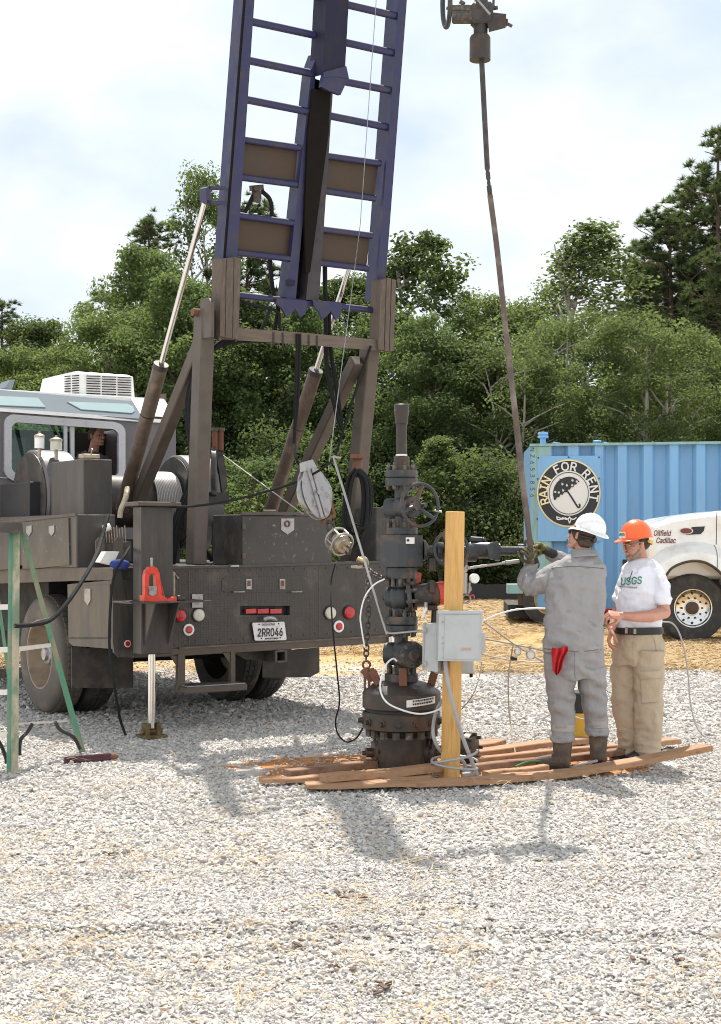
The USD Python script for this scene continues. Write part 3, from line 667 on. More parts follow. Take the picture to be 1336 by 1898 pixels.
TREES = [
    # px, top py, distance, width factor, form, name, label
    (2, 562, 62, 1.0, 'pine_b', 'pine_tree', 'pine top at the far left edge, above the truck cabin'),
    (72, 596, 58, 1.0, 'full_d', 'broadleaf_tree', 'dark pointed tree left of the tall slope of green, above the cabin roof'),
    (20, 648, 52, 1.1, 'full_b', 'broadleaf_tree', 'bright low tree behind the left end of the cabin roof'),
    (118, 645, 52, 1.1, 'full_b', 'broadleaf_tree', 'bright green tree behind the white air conditioner'),
    (195, 585, 50, 1.15, 'full_b', 'broadleaf_tree', 'rounded light green tree left of the polished cylinder rod'),
    (270, 468, 54, 1.0, 'full_a', 'broadleaf_tree', 'big green tree on the slope of crowns left of the mast'),
    (280, 408, 60, 0.9, 'pine_a', 'pine_tree', 'pine with dark tufts looking over the crowns left of the mast'),
    (372, 312, 60, 0.9, 'airy_c', 'broadleaf_tree', 'tallest thin airy tree, its tip just left of the mast rail'),
    (330, 520, 49, 1.1, 'full_a', 'broadleaf_tree', 'green tree behind the left cylinder rod'),
    (462, 380, 62, 0.9, 'pine_a', 'pine_tree', 'dark pine seen through the left openings of the mast'),
    (430, 540, 50, 1.1, 'full_d', 'broadleaf_tree', 'dark tree seen between the mast and the left frame leg'),
    (545, 560, 50, 1.1, 'full_a', 'broadleaf_tree', 'green tree seen under the foot of the mast'),
    (640, 520, 54, 1.0, 'full_d', 'broadleaf_tree', 'dark tree behind the right foot of the mast'),
    (700, 585, 49, 1.1, 'full_a', 'broadleaf_tree', 'green tree just right of the weathered right bumper block'),
    (778, 437, 52, 1.25, 'airy_b', 'broadleaf_tree', 'tall loose tree with dark leaves against the sky right of the mast'),
    (790, 590, 46, 1.0, 'full_a', 'broadleaf_tree', 'dense green tree behind the pipe on top of the wellhead'),
    (862, 543, 56, 1.1, 'airy_c', 'broadleaf_tree', 'pale thin tree between the loose dark tree and the hanging tool'),
    (866, 640, 46, 1.2, 'full_d', 'broadleaf_tree', 'shaded dense tree left of the hanging tool string'),
    (945, 552, 54, 1.0, 'full_b', 'broadleaf_tree', 'bright tree crown behind the hanging tool string'),
    (958, 640, 45, 1.2, 'full_c', 'broadleaf_tree', 'olive green tree right of the hanging tool string'),
    (1022, 530, 56, 1.0, 'airy_c', 'broadleaf_tree', 'thin tree at the left foot of the tall airy crown over the tank'),
    (1100, 416, 52, 1.95, 'airy_a', 'broadleaf_tree', 'tall airy crown with sky showing through, above the blue tank'),
    (1060, 585, 47, 1.15, 'full_c', 'broadleaf_tree', 'olive dense tree behind the left half of the blue tank'),
    (1165, 590, 45, 1.2, 'full_c', 'broadleaf_tree', 'wide olive tree behind the middle of the blue tank'),
    (1270, 620, 44, 1.2, 'full_c', 'broadleaf_tree', 'yellow green tree behind the right end of the blue tank'),
    (1238, 392, 58, 1.05, 'pine_a', 'pine_tree', 'bushy dark pine right of the tall airy crown'),
    (1286, 340, 60, 1.0, 'pine_a', 'pine_tree', 'big pine between the bushy one and the right edge'),
    (1340, 238, 58, 0.9, 'pine_b', 'pine_tree', 'tallest pine, cut by the right edge of the view'),
    (1340, 470, 52, 1.0, 'pine_a', 'pine_tree', 'lower dark pine at the right edge'),
    (1190, 455, 62, 0.85, 'pine_b', 'pine_tree', 'narrow pine on the left side of the pine group'),
    (815, 815, 39, 1.3, 'cedar', 'cedar_shrub', 'small yellow green conifer beside the upper wheel of the wellhead'),
    (912, 850, 41, 1.2, 'shrub_dark', 'shrub', 'leafy bush left of the tank corner, behind the tool string'),
    (860, 850, 40, 1.1, 'shrub_dark', 'shrub', 'dark bush behind the timber post'),
    (470, 860, 41, 1.2, 'shrub', 'shrub', 'light leafy bush above the rear tool box'),
]
r0 = random.Random(5)
for px, py, d, wf, fm, nm, lab in TREES:
    h = CAMH + (HY - py) / FPX * d
    copy_of(F[fm], nm, (ray(px, py)[0] * d, d, -0.02), r0.uniform(0, 360), (h * wf, h * wf, h * 1.01), lab, 'pine' if 'pine' in nm else ('bush' if 'shrub' in nm else 'tree'), 'trees and bushes along the edge of the wood')
# the far wood and the thicket at its foot, which read as one mass
rng = np.random.default_rng(3)
def mass(name, forms, pts, label, cat):
    path = '/World/' + numbered('/World', name)
    pi = UsdGeom.PointInstancer.Define(stage, path)
    UsdGeom.Scope.Define(stage, path + '/protos')
    tg = []
    for k, fm in enumerate(forms):
        pp = f'{path}/protos/plant_{k + 1:03d}'
        UsdGeom.Xform.Define(stage, pp).GetPrim().GetReferences().AddInternalReference(F[fm])
        tg.append(Sdf.Path(pp))
    pi.CreatePrototypesRel().SetTargets(tg)
    n = len(pts)
    pi.CreatePositionsAttr(Vt.Vec3fArray.FromNumpy(pts[:, :3].astype(np.float32)))
    a = rng.uniform(0, 2 * np.pi, n)
    pi.CreateOrientationsAttr(Vt.QuathArray([Gf.Quath(math.cos(t / 2), 0, 0, math.sin(t / 2)) for t in a]))
    s = pts[:, 3:4]
    pi.CreateScalesAttr(Vt.Vec3fArray.FromNumpy(np.hstack([s * pts[:, 4:5], s * pts[:, 4:5], s]).astype(np.float32)))
    pi.CreateProtoIndicesAttr(Vt.IntArray.FromNumpy((np.arange(n) % len(forms)).astype(np.int32)))
    tag(pi.GetPrim(), label, cat, None, 'stuff')
P_ = []
for d, step, h0, h1, wf in ((41.5, 2.0, 2.2, 3.6, 1.0), (45, 2.0, 4.0, 5.6, 0.9), (50, 2.2, 5.0, 6.6, 0.9)):
    for x in np.arange(-0.34 * d, 0.34 * d, step):
        P_.append([x + rng.normal(0, 0.6), d + rng.normal(0, 0.8), -0.05, rng.uniform(h0, h1), wf * rng.uniform(0.8, 1.2)])
mass('thicket', ['shrub_dark', 'shrub', 'shrub_dark'], np.array(P_), 'shady thicket filling the foot of the wood behind the yard', 'thicket')
P_ = []
for d, step, h0, h1 in ((57, 3.0, 7.0, 8.8), (68, 3.6, 8.5, 10.5)):
    for x in np.arange(-0.36 * d, 0.36 * d, step):
        P_.append([x + rng.normal(0, 0.8), d + rng.normal(0, 1.5), -0.05, rng.uniform(h0, h1), rng.uniform(0.9, 1.2)])
mass('far_wood', ['full_d', 'full_a', 'full_d'], np.array(P_), 'deeper wood closing the gaps behind the nearer trees', 'wood')

# low black silt fence along the foot of the wood
fl = Thing('silt_fence', 'low black silt fence along the foot of the wood behind the straw', 'silt fence', base=Y(930, 1115, 37) * [1, 1, 0])
xs = np.linspace(-4.5, 9.0, 60)
top = 0.47 + 0.03 * np.sin(xs * 3) + 0.02 * np.sin(xs * 7.3)
yy = 37.3 + 0.05 * np.sin(xs * 2.2) - 0.01 * xs
fv = np.vstack([np.stack([xs, yy, -0.05 + 0 * xs], 1), np.stack([xs, yy, top], 1), np.stack([xs, yy + 0.02, top], 1), np.stack([xs, yy + 0.02, -0.05 + 0 * xs], 1)])
k = np.arange(59)
fq = np.vstack([np.stack([a * 60 + k, a * 60 + k + 1, b * 60 + k + 1, b * 60 + k], 1) for a, b in ((0, 1), (1, 2), (2, 3))])
fl.part('fabric', (fv, fq), 'silt_black', smooth=True)
for x in np.arange(-4.2, 9, 1.8):
    fl.part('stake', obox((x, 37.36, 0.26), (0.02, 0, 0), (0, 0.018, 0), (0, 0, 0.34)), 'grey_wood')

# ------------------------------------------------------------------ the truck: its own right (UU) and forward (VV) directions
UU = nrm((0.8357, 0.5492, 0)); VV = nrm((-0.5492, 0.8357, 0)); ZZ = np.array([0, 0, 1.0])
O = G(281, 1365)                                            # the ground under the left jack
def PV(v): return Plane(O + VV * v, UU, ZZ)                 # faces the rear
def PU(u): return Plane(O + UU * u, VV, ZZ)                 # faces the side
def L(u, v, z): return O + UU * u + VV * v + ZZ * z
def uv(p): return float(np.dot(np.asarray(p) - O, UU)), float(np.dot(np.asarray(p) - O, VV))
def PZ(z): return Plane((0, 0, z), UU, VV)
def cornerbox(pl, pc, pr, yt, yb, p0, bev=0.008, back=None):
    """A box with its near upright edge through p0, seen at pc; its side runs forward to pl, its rear face to the right to pr."""
    d = p0[1]
    zt, zb = Y(pc, yt, d)[2], Y(pc, yb, d)[2]
    c = np.array([*Y(pc, yt, d)[:2], 0])
    def along(px, dr):
        k = (px - CX) / FPX
        return (k * c[1] - c[0]) / (dr[0] - k * dr[1])
    a = back if back is not None else along(pl, VV)
    b = along(pr, UU)
    m = c + VV * a / 2 + UU * b / 2 + ZZ * (zt + zb) / 2
    return obox(m, UU * b / 2, VV * a / 2, ZZ * (zt - zb) / 2, bev), c, a, b, zb, zt

W = Thing('wireline_truck', 'dark grey wireline truck with its rear end, cabin and blue mast towards the well', 'truck', base=O)
vp = 0.25
R_ = PV(vp)
# chassis and deck
us = uv(PV(0.2).pt(212, 1150))[0]
u_r = uv(R_.pt(740, 1190))[0]
zdeck = R_.pt(465, 1050)[2]
W.part('deck', vf([obox(L((us + u_r) / 2, vp + 3.1, zdeck - 0.03), UU * (u_r - us) / 2, VV * 3.05, ZZ * 0.028)]), 'truck_grey')
W.part('frame_rail', obox(L(0.75, 4.2, 0.78), UU * 0.05, VV * 3.9, ZZ * 0.13), 'dark_under')
W.part('frame_rail', obox(L(1.75, 4.2, 0.78), UU * 0.05, VV * 3.9, ZZ * 0.13), 'dark_under')
W.part('axle', cyl(L(0.1, 2.05, 0.54), L(2.4, 2.05, 0.54), 0.11), 'dark_under')
W.part('underbody', obox(L(1.25, 4.9, 0.95), UU * 1.1, VV * 2.2, ZZ * 0.3), 'dark_under')
# rear panel with its lamp bar opening
bar = [(445, 1123), (537, 1123), (537, 1140), (445, 1140)]
pan = [(210, 1055), (330, 1052), (465, 1050), (690, 1042), (740, 1040), (740, 1180), (330, 1203), (246, 1207), (226, 1056)]
W.part('rear_panel', R_.slab([(226, 1055), (330, 1052), (465, 1050), (690, 1043), (742, 1041), (742, 1178), (330, 1202), (246, 1206)], 0.05, holes=[bar]), 'diamond_plate')
W.part('lamp_recess', R_.slab([(443, 1121), (540, 1121), (540, 1142), (443, 1142)], 0.01, off=-0.056), 'black')
for x0, x1 in ((457, 476), (479, 499), (502, 523)):
    W.part('marker_lamp', R_.slab([(x0, 1129), (x1, 1128.4), (x1, 1136.6), (x0, 1137.3)], 0.03, off=-0.01), 'lens_red')
W.part('panel_top_edge', R_.slab([(226, 1052), (465, 1047), (742, 1038), (742, 1042), (465, 1051), (226, 1056)], 0.09, off=0.012), 'truck_grey')
W.part('bumper', R_.slab([(246, 1206), (330, 1202), (742, 1178), (742, 1190), (330, 1215.5), (246, 1219)], 0.12, off=0.02), 'beam_steel')
W.part('bumper_top', vf([R_.slab([(330, 1199.5), (742, 1175.5), (742, 1178.5), (330, 1202.6)], 0.03, off=0.026)]), 'cylinder_brown')
# access flap and its fittings
W.part('access_flap', R_.slab([(415, 1071), (569, 1067), (574, 1071), (574, 1094), (570, 1097), (416, 1098), (411, 1094), (411, 1075)], 0.006, off=0.005), 'diamond_plate')
for x in (460, 522):
    p = W.part('flap_latch', R_.slab([(x - 5, 1073), (x + 5, 1073), (x + 5, 1092), (x - 5, 1092)], 0.008, off=0.014), 'bare_steel')
    W.part('latch_slot', R_.slab([(x - 3, 1076), (x + 3, 1076), (x + 3, 1086), (x - 3, 1086)], 0.004, off=0.0175), 'rust', under=p)
for x in (439, 545):
    W.part('flap_handle', tube([R_.pt(x - 9, 1097) + R_.n * 0.01, R_.pt(x - 9, 1097) + R_.n * 0.04, R_.pt(x + 10, 1096.4) + R_.n * 0.04, R_.pt(x + 10, 1096.4) + R_.n * 0.01], 0.006), 'bare_steel')
for k in range(22):
    W.part('panel_rivet', R_.circle(252 + 22.2 * k, 1196 - 0.062 * (22.2 * k), 1.5, 0.006, 0.008, n=8), 'beam_steel')
for k in range(20):
    W.part('panel_rivet', R_.circle(345 + 20 * k, 1059 - 0.022 * (20 * k), 1.3, 0.006, 0.008, n=8), 'beam_steel')
for x in (350, 590, 660):
    yb_ = 1202 - 0.0595 * (x - 330)
    W.part('panel_seam', R_.slab([(x, 1057 - 0.024 * (x - 330)), (x + 1.6, 1057 - 0.024 * (x - 330)), (x + 1.6, yb_), (x, yb_)], 0.004, off=0.003), 'beam_steel')
# lamps
def lamp(px, py, r, colour, ring_r=None, rim='black'):
    h = W.part('tail_lamp', R_.circle(px, py, r + 1.8, 0.012, 0.012), rim)
    c = R_.pt(px, py); rr = r * c[1] / FPX
    W.part('lens', lathe([(rr, 0), (rr, 0.012), (rr * 0.85, 0.022), (rr * 0.4, 0.028)], c + R_.n * 0.010, R_.n, 24), colour, under=h)
lamp(333, 1141, 11.5, 'lens_red'); lamp(367, 1140, 11.5, 'lens_white'); lamp(611, 1136, 11.5, 'lens_white'); lamp(646, 1135, 11.5, 'lens_red')
for px, py in ((349, 1167), (627, 1161)):
    h = W.part('reflector', R_.circle(px, py, 11, 0.010, 0.012), 'white_plastic')
    c = R_.pt(px, py); rr = 7 * c[1] / FPX
    W.part('lens', lathe([(rr, 0), (rr, 0.008), (rr * 0.7, 0.014)], c + R_.n * 0.011, R_.n, 20), 'lens_red', under=h)
# licence plate
lp = W.part('license_plate', R_.slab([(466, 1154), (522, 1152), (524, 1153.5), (528, 1184), (526, 1186), (471, 1187), (469, 1185), (464.5, 1156)], 0.004, off=0.03), 'license')
W.part('plate_number', R_.text('2RR046', 497, 1171.5, 14.5, off=0.031, squeeze=0.72, bold=True, tilt=-0.01), 'ink', under=lp)
W.part('plate_state', R_.text('OKLAHOMA', 494, 1157, 4.0, off=0.031, squeeze=0.9), 'ink_faint', under=lp)
W.part('plate_foot', R_.text('APPORTIONED', 500, 1183, 3.2, off=0.031, squeeze=0.9), 'ink', under=lp)
for x, y in ((477, 1157), (513, 1155.5), (481, 1183), (516, 1181.5)):
    W.part('plate_screw', R_.circle(x, y, 1.3, 0.004, 0.034, n=12), 'ink', under=lp)
W.part('plate_lamp', tube(spl([R_.pt(483, 1149) + R_.n * 0.05, R_.pt(489, 1145) + R_.n * 0.06, R_.pt(500, 1145.5) + R_.n * 0.055, R_.pt(508, 1148.5) + R_.n * 0.04], 4), [0.012] + [0.021] * 7 + [0.019] * 3 + [0.012] * 2, 10), 'bare_steel')
# step under the bumper
for (xa, xb, yt) in ((327, 340, 1212), (425, 433, 1207)):
    W.part('step_hanger', R_.slab([(xa, yt), (xb, yt), (xb, 1268), (xa, 1278)], 0.05, off=0.03), 'beam_steel')
    W.part('gusset', R_.slab([(xa - 15, yt + 1), (xa, yt + 1), (xa, yt + 24)], 0.012, off=0.02), 'beam_steel')
zs = R_.pt(380, 1274)[2]
ua, ub = uv(R_.pt(329, 1275))[0], uv(R_.pt(441, 1275))[0]
W.part('step', obox(L((ua + ub) / 2, vp - 0.05, zs), UU * (ub - ua) / 2, VV * 0.12, ZZ * 0.028), 'beam_steel')
W.part('step_tread', obox(L((ua + ub) / 2, vp - 0.05, zs + 0.033), UU * (ub - ua) / 2.1, VV * 0.115, ZZ * 0.004), 'bare_steel')
# hitch receiver
c = R_.pt(517, 1216)
W.part('hitch', vf([obox(c + VV * 0.10 + UU * s[0] + ZZ * s[1], UU * s[2], VV * 0.14, ZZ * s[3]) for s in ((-0.05, 0, 0.012, 0.055), (0.05, 0, 0.012, 0.055), (0, 0.048, 0.038, 0.012), (0, -0.048, 0.038, 0.012))]), 'truck_grey')
W.part('hitch_plate', R_.slab([(446, 1210), (560, 1203), (538, 1222), (505, 1228), (470, 1224)], 0.02, off=-0.16), 'truck_dark')
# mud flaps
W.part('mud_flap', PV(0.95).slab([(133, 1200), (247, 1206), (247, 1275), (133, 1275)], 0.012), 'truck_dark')
W.part('mud_flap', PV(0.95).slab([(487, 1208), (592, 1200), (592, 1246), (575, 1255), (487, 1256)], 0.012), 'truck_dark')
# wheels
def wheel(T, name, c, ax, R, width, rim_r, tyre, rimm, hub, dish=0.12, holes=0, hubm=None, lugs=0, tread=True):
    """A wheel whose outer face looks along ax; c is the middle of that face."""
    a, u, w_ = frame(ax)
    t = T.part(name, lathe([(rim_r * 0.985, -0.0), (rim_r * 1.02, 0.012), (rim_r * 1.16, 0.022), (R * 0.9, 0.012), (R * 0.965, -0.012), (R * 0.985, -0.035), (R, -0.07), (R, -width + 0.05), (R * 0.96, -width + 0.01), (R * 0.85, -width), (rim_r, -width), (rim_r * 0.985, -0.0)], c, ax, 64, cap=False), tyre)
    if tread:
        blk = []
        for k in range(56):
            x = k / 56 * 2 * math.pi
            rd = math.cos(x) * u + math.sin(x) * w_; tg = -math.sin(x) * u + math.cos(x) * w_
            for h in (0.26, 0.5, 0.74):
                blk.append(obox(np.asarray(c) - a * width * (0.1 + 0.82 * h) + rd * (R + 0.003), tg * R * 0.042, a * width * 0.085, rd * 0.006, 0.002))
        T.part('tread', vf(blk), tyre, under=t)
    T.part('rim', lathe([(rim_r * 0.99, -0.03), (rim_r, -0.002), (rim_r * 1.0, 0.010), (rim_r * 0.95, 0.008), (rim_r * 0.92, -0.02), (rim_r * 0.88, -dish * 0.55), (rim_r * 0.74, -dish), (rim_r * 0.40, -dish * 1.05), (rim_r * 0.38, -dish * 0.95), (0.001, -dish * 0.9)], c, ax, 48, cap=False), rimm, under=t)
    hb = np.asarray(c) - a * dish
    T.part('hub', lathe([(rim_r * 0.34, 0), (rim_r * 0.34, dish * 0.5), (rim_r * 0.29, dish * 0.62), (rim_r * 0.2, dish * 0.66), (rim_r * 0.17, dish * 0.8)], hb, ax, 28), hubm or hub, under=t)
    for k in range(holes):
        x = (k + 0.5) / holes * 2 * math.pi
        p = np.asarray(c) - a * dish * 0.78 + (math.cos(x) * u + math.sin(x) * w_) * rim_r * 0.76
        T.part('hand_hole', cyl(p - a * 0.03, p + a * 0.012, rim_r * 0.055, n=12), 'black', under=t)
    for k in range(lugs):
        x = k / lugs * 2 * math.pi
        p = np.asarray(c) - a * dish * 1.02 + (math.cos(x) * u + math.sin(x) * w_) * rim_r * 0.53
        T.part('lug_nut', cyl(p, p + a * 0.035, rim_r * 0.055, rim_r * 0.04, n=10), 'hub_rusty', under=t)
    return t
wl = G(74, 1321); uw = uv(wl)[0]
RW = (1321 - 1104) / 2 * wl[1] / FPX
vw = uv(wl)[1]
wheel(W, 'wheel', L(uw, vw, RW), -UU, RW, 0.26, RW * 0.60, 'tyre_dusty', 'rim_tan', 'white_plastic', dish=0.17, hubm='bare_steel', lugs=10)
wheel(W, 'wheel', L(uw + 0.31, vw, RW), -UU, RW, 0.26, RW * 0.60, 'tyre', 'rim_tan', 'rim_tan', dish=0.05)
for k in range(2):
    wheel(W, 'wheel', L(u_r - 0.42 - 0.32 * k, vw, RW), UU, RW, 0.26, RW * 0.60, 'tyre', 'rim_tan', 'rim_tan', dish=0.10)
for u_ in (uw + 0.05, u_r - 0.5):
    wheel(W, 'wheel', L(u_, vw + 5.6, RW), -UU, RW, 0.27, RW * 0.60, 'tyre', 'rim_tan', 'rim_tan', dish=0.1, tread=False)
# fin plate and lower side box
FN = PV(0.18)
W.part('corner_plate', FN.slab([(209, 1055), (225, 1053), (248, 1212), (246, 1218), (220, 1218), (212, 1210), (209, 1190)], 0.03), 'truck_grey')
h = W.part('reflector', FN.circle(236, 1193, 6.5, 0.008, 0.008), 'white_plastic')
W.part('lens', FN.circle(236, 1193, 5, 0.006, 0.013), 'lens_red', under=h)
SD = PU(us - 0.01)
W.part('lower_tool_box', SD.slab([(125, 1083), (209, 1075), (212, 1203), (135, 1197), (127, 1190)], 0.5), 'truck_grey')
d_ = W.part('tool_box_door', SD.slab([(129, 1088), (206, 1083), (206, 1181), (129, 1181)], 0.012, off=0.012), 'truck_grey')
W.part('door_latch', SD.slab([(160, 1091), (171, 1091), (171, 1113), (166, 1122), (160, 1113)], 0.006, off=0.018), 'bare_steel', under=d_)
W.part('box_seam', SD.slab([(127, 1181.5), (207, 1181.5), (207, 1184), (127, 1184)], 0.006, off=0.004), 'black')
# upper side tool box
SU = PU(us - 0.03)
c1 = SU.pt(142, 1000)
box, *_ = cornerbox(-140, 142, 214, 953, 1053, c1)
W.part('side_tool_box', box, 'truck_grey')
W.part('box_lid_edge', SU.slab([(-60, 974), (0, 966), (142, 951), (142, 956), (0, 971), (-60, 979)], 0.02, off=0.012), 'beam_steel')
d_ = W.part('tool_box_door', SU.slab([(44, 969), (129, 960), (131, 1047), (60, 1054), (44, 1054)], 0.014, off=0.012), 'truck_scuffed')
for x in (57, 99):
    W.part('door_latch', SU.slab([(x - 5, 975), (x + 5, 974), (x + 5, 986), (x, 994), (x - 5, 987)], 0.006, off=0.019), 'bare_steel', under=d_)
d_ = W.part('tool_box_door', SU.slab([(-70, 979), (36, 970), (36, 1055), (-70, 1058)], 0.014, off=0.012), 'truck_grey')
W.part('side_rail', SU.slab([(-80, 1060), (0, 1057), (150, 1052), (207, 1054), (207, 1075), (125, 1077), (-80, 1084)], 0.05, off=-0.01), 'beam_steel')
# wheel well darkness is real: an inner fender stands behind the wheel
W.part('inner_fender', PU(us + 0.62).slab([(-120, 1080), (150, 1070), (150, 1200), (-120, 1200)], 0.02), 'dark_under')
# control console on the tool box
cc = L(us + 0.22, uv(c1)[1] + 0.12, 0)
cc = PU(us + 0.22).pt(155, 900)
box, *_ = cornerbox(95, 155, 208, 850, 955, cc)
W.part('control_console', box, 'truck_grey')
W.part('console_box', obox(PU(us + 0.22).pt(165, 846), UU * 0.08, VV * 0.06, ZZ * 0.02), 'dull_brass')
W.part('console_lever', cyl(PU(us + 0.22).pt(168, 846), PU(us + 0.22).pt(171, 832), 0.006), 'bare_steel')
# valve bank right of the console, with a rag and a blue cloth lying before it
vb = PV(0.85)
W.part('valve_bank', vb.slab([(190, 1005), (243, 1003), (243, 1040), (190, 1042)], 0.25), 'truck_dark')
for k in range(9):
    W.part('valve_lever', cyl(vb.pt(193 + 5 * k, 1006), vb.pt(191 + 5 * k, 980 - (k % 3) * 3), 0.005, n=6), 'dull_brass')
W.part('valve_cap', cyl(vb.pt(193, 980) - UU * 0.0, vb.pt(203, 976), 0.033), 'white_plastic')
for x0 in (178, 212):
    W.part('bank_bracket', PV(0.7).slab([(x0, 1003), (x0 + 6, 996), (x0 + 16, 996), (x0 + 16, 1040), (x0, 1040)], 0.02), 'beam_steel')
W.part('drum_guard', tube(spl([PV(1.0).pt(236, 905), PV(0.9).pt(232, 925), PV(0.9).pt(224, 945), PV(0.9).pt(222, 960)], 4), 0.025), 'dull_brass')
# jack column
box, c0, a0, b0, zb0, zt0 = cornerbox(246, 262, 321, 938, 1214, PV(-0.13).pt(262, 1100))
W.part('jack_column', box, 'truck_grey')
W.part('column_cap', obox(c0 + VV * a0 / 2 + UU * b0 / 2 + ZZ * (zt0 + 0.018), UU * (b0 / 2 + 0.05), VV * (a0 / 2 + 0.05), ZZ * 0.018), 'beam_steel')
jx = c0 + UU * b0 * 0.33 + VV * a0 * 0.4
jx = np.array([*G(281, 1365)[:2], 0.0])
W.part('jack_leg', cyl(jx + ZZ * 0.07, jx + ZZ * (zb0 + 0.05), 0.031, n=24), 'chrome')
W.part('jack_foot', vf([obox(jx + UU * s * 0.05 + ZZ * 0.055, UU * 0.018, VV * 0.045, ZZ * 0.055) for s in (-1, 1)] + [cyl(jx - UU * 0.09 + ZZ * 0.045, jx + UU * 0.09 + ZZ * 0.045, 0.022), obox(jx + ZZ * 0.006, UU * 0.10, VV * 0.10, ZZ * 0.012)]), 'jack_brass')
W.part('jack_leg', cyl(L(u_r - 0.12, 0.22, 0.0), L(u_r - 0.12, 0.22, 0.72), 0.035, n=24), 'chrome')
# tray on the column and its gussets
zt_ = PV(-0.2).pt(300, 1115)[2]
u0, u1 = uv(PV(-0.30).pt(237, 1115))[0], uv(PV(-0.30).pt(386, 1115))[0]
W.part('tray', obox(L((u0 + u1) / 2, -0.16, zt_), UU * (u1 - u0) / 2, VV * 0.20, ZZ * 0.007, 0.002), 'truck_grey')
for ug in (uv(PV(-0.14).pt(268, 1130))[0], uv(PV(-0.14).pt(312, 1130))[0]):
    W.part('tray_gusset', vf([hullpts([L(ug + s, v, z) for s in (0, 0.012) for v, z in ((-0.13, zt_ - 0.01), (-0.33, zt_ - 0.01), (-0.13, zt_ - 0.36))])]), 'truck_grey')
W.part('column_bracket', R_.slab([(404 - 50, 1101), (374, 1101), (374, 1126), (354, 1126)], 0.01, off=0.02), 'bare_steel')
W.part('grab_bracket', tube([R_.pt(322, 1104), R_.pt(322, 1060) , R_.pt(330, 1072)], 0.012), 'dull_brass')
# tool boxes standing on the rear deck
box, c0, a0, b0, zb0, zt0 = cornerbox(394, 446, 616, 953, 1049, PV(vp + 0.02).pt(446, 1049))
W.part('rear_tool_box', box, 'truck_dark')
TB = Plane(c0, UU, ZZ)
d_ = W.part('tool_box_door', TB.slab([(448, 957), (613, 958), (613, 1047), (448, 1047)], 0.016, off=0.014), 'truck_scuffed')
for y in (975, 1030):
    W.part('door_hinge', TB.slab([(447, y - 5), (453, y - 5), (453, y + 5), (447, y + 5)], 0.012, off=0.026), 'beam_steel', under=d_)
W.part('door_gap', vf([TB.slab([(445.5, 955.5), (448, 955.5), (448, 1049), (445.5, 1049)], 0.004, off=0.006), TB.slab([(446, 1047), (615, 1047), (615, 1049.5), (446, 1049.5)], 0.004, off=0.006)]), 'black', under=d_)
W.part('door_latch', TB.slab([(519, 961), (543, 961), (543, 982), (531, 991), (519, 982)], 0.006, off=0.020), 'bare_steel', under=d_)
W.part('latch_ring', ring(TB.pt(530, 971) + TB.n * 0.026, TB.n, 0.024, 0.006, 18), 'rust', under=d_)
W.part('box_lid_edge', TB.slab([(446, 949), (617, 949), (617, 954.5), (446, 954.5)], 0.02, off=0.016), 'beam_steel')
W.part('lid_hinge', cyl(TB.pt(487, 948), TB.pt(510, 948), 0.014), 'beam_steel')
box, *_ = cornerbox(684, 697, 742, 940, 1044, PV(vp + 0.03).pt(697, 1044), back=0.35)
W.part('corner_box', box, 'truck_dark')
W.part('deck_strip', R_.slab([(424, 1047), (440, 1047), (440, 1050.5), (424, 1051)], 0.04, off=0.03), 'bare_steel')
# between column and rear tool box: pipes, manifold, hoses on the deck
mv = PV(1.5)
for x in (399, 411):
    W.part('manifold_pipe', cyl(mv.pt(x, 968), mv.pt(x, 1045), 0.035), 'truck_dark')
for y, x in ((1006, 400), (1006, 415), (1018, 410), (1034, 405)):
    W.part('pipe_union', cyl(mv.pt(x - 6, y), mv.pt(x + 6, y), 0.035), 'bare_steel')
W.part('cross_member', mv.slab([(362, 962), (400, 963), (400, 975), (362, 975)], 0.12), 'truck_dark')
W.part('sight_tube', cyl(mv.pt(370, 985), mv.pt(368, 1046), 0.05), 'tank_green')
W.part('deck_hose', tube(spl([mv.pt(352, 1044), mv.pt(372, 1040), mv.pt(388, 1044), mv.pt(398, 1040)], 6), 0.016), 'tube_steel')
W.part('deck_strut', beam(mv.pt(366, 1005), mv.pt(397, 1042), 0.05, 0.02), 'black')
# winch drum across the deck, its two flanges and cover
ud0, vd, zd = uv(PV(2.9).pt(40, 900))[0], 2.9, 0
PD = PV(vd)
rd = 0.50
cl_ = PD.pt(64, 893); cr_ = PD.pt(318, 928)
zc = 0.5 * (cl_[2] + cr_[2]) - 0.10
ul, ur_ = uv(cl_)[0], uv(cr_)[0]
W.part('winch_drum', cyl(L(ul, vd, zc), L(ur_ + 0.1, vd, zc), 0.27, n=36), 'truck_dark')
W.part('wire_coil', vf([ring(L(ur_ - 0.30 + 0.018 * k, vd, zc), UU, 0.31, 0.010, 36, 6) for k in range(16)]), 'tube_steel')
for uu_, wd in ((ul - 0.05, 0.34), (ur_ + 0.02, 0.34)):
    W.part('drum_flange', lathe([(0.1, 0), (rd - 0.02, 0), (rd, 0.02), (rd, wd)], L(uu_, vd, zc), UU, 48), 'cabin_grey')
    W.part('flange_face', lathe([(0.05, 0), (rd - 0.03, 0), (rd - 0.03, 0.01)], L(uu_ - 0.012, vd, zc), UU, 48), 'truck_dark')
W.part('winch_housing', obox(L(ul + 0.25, vd + 0.1, zc - 0.25), UU * 0.42, VV * 0.42, ZZ * 0.42), 'black')
W.part('winch_stand', obox(L((ul + ur_) / 2, vd + 0.1, zdeck + 0.12), UU * (ur_ - ul) / 2, VV * 0.3, ZZ * 0.12), 'dark_under')
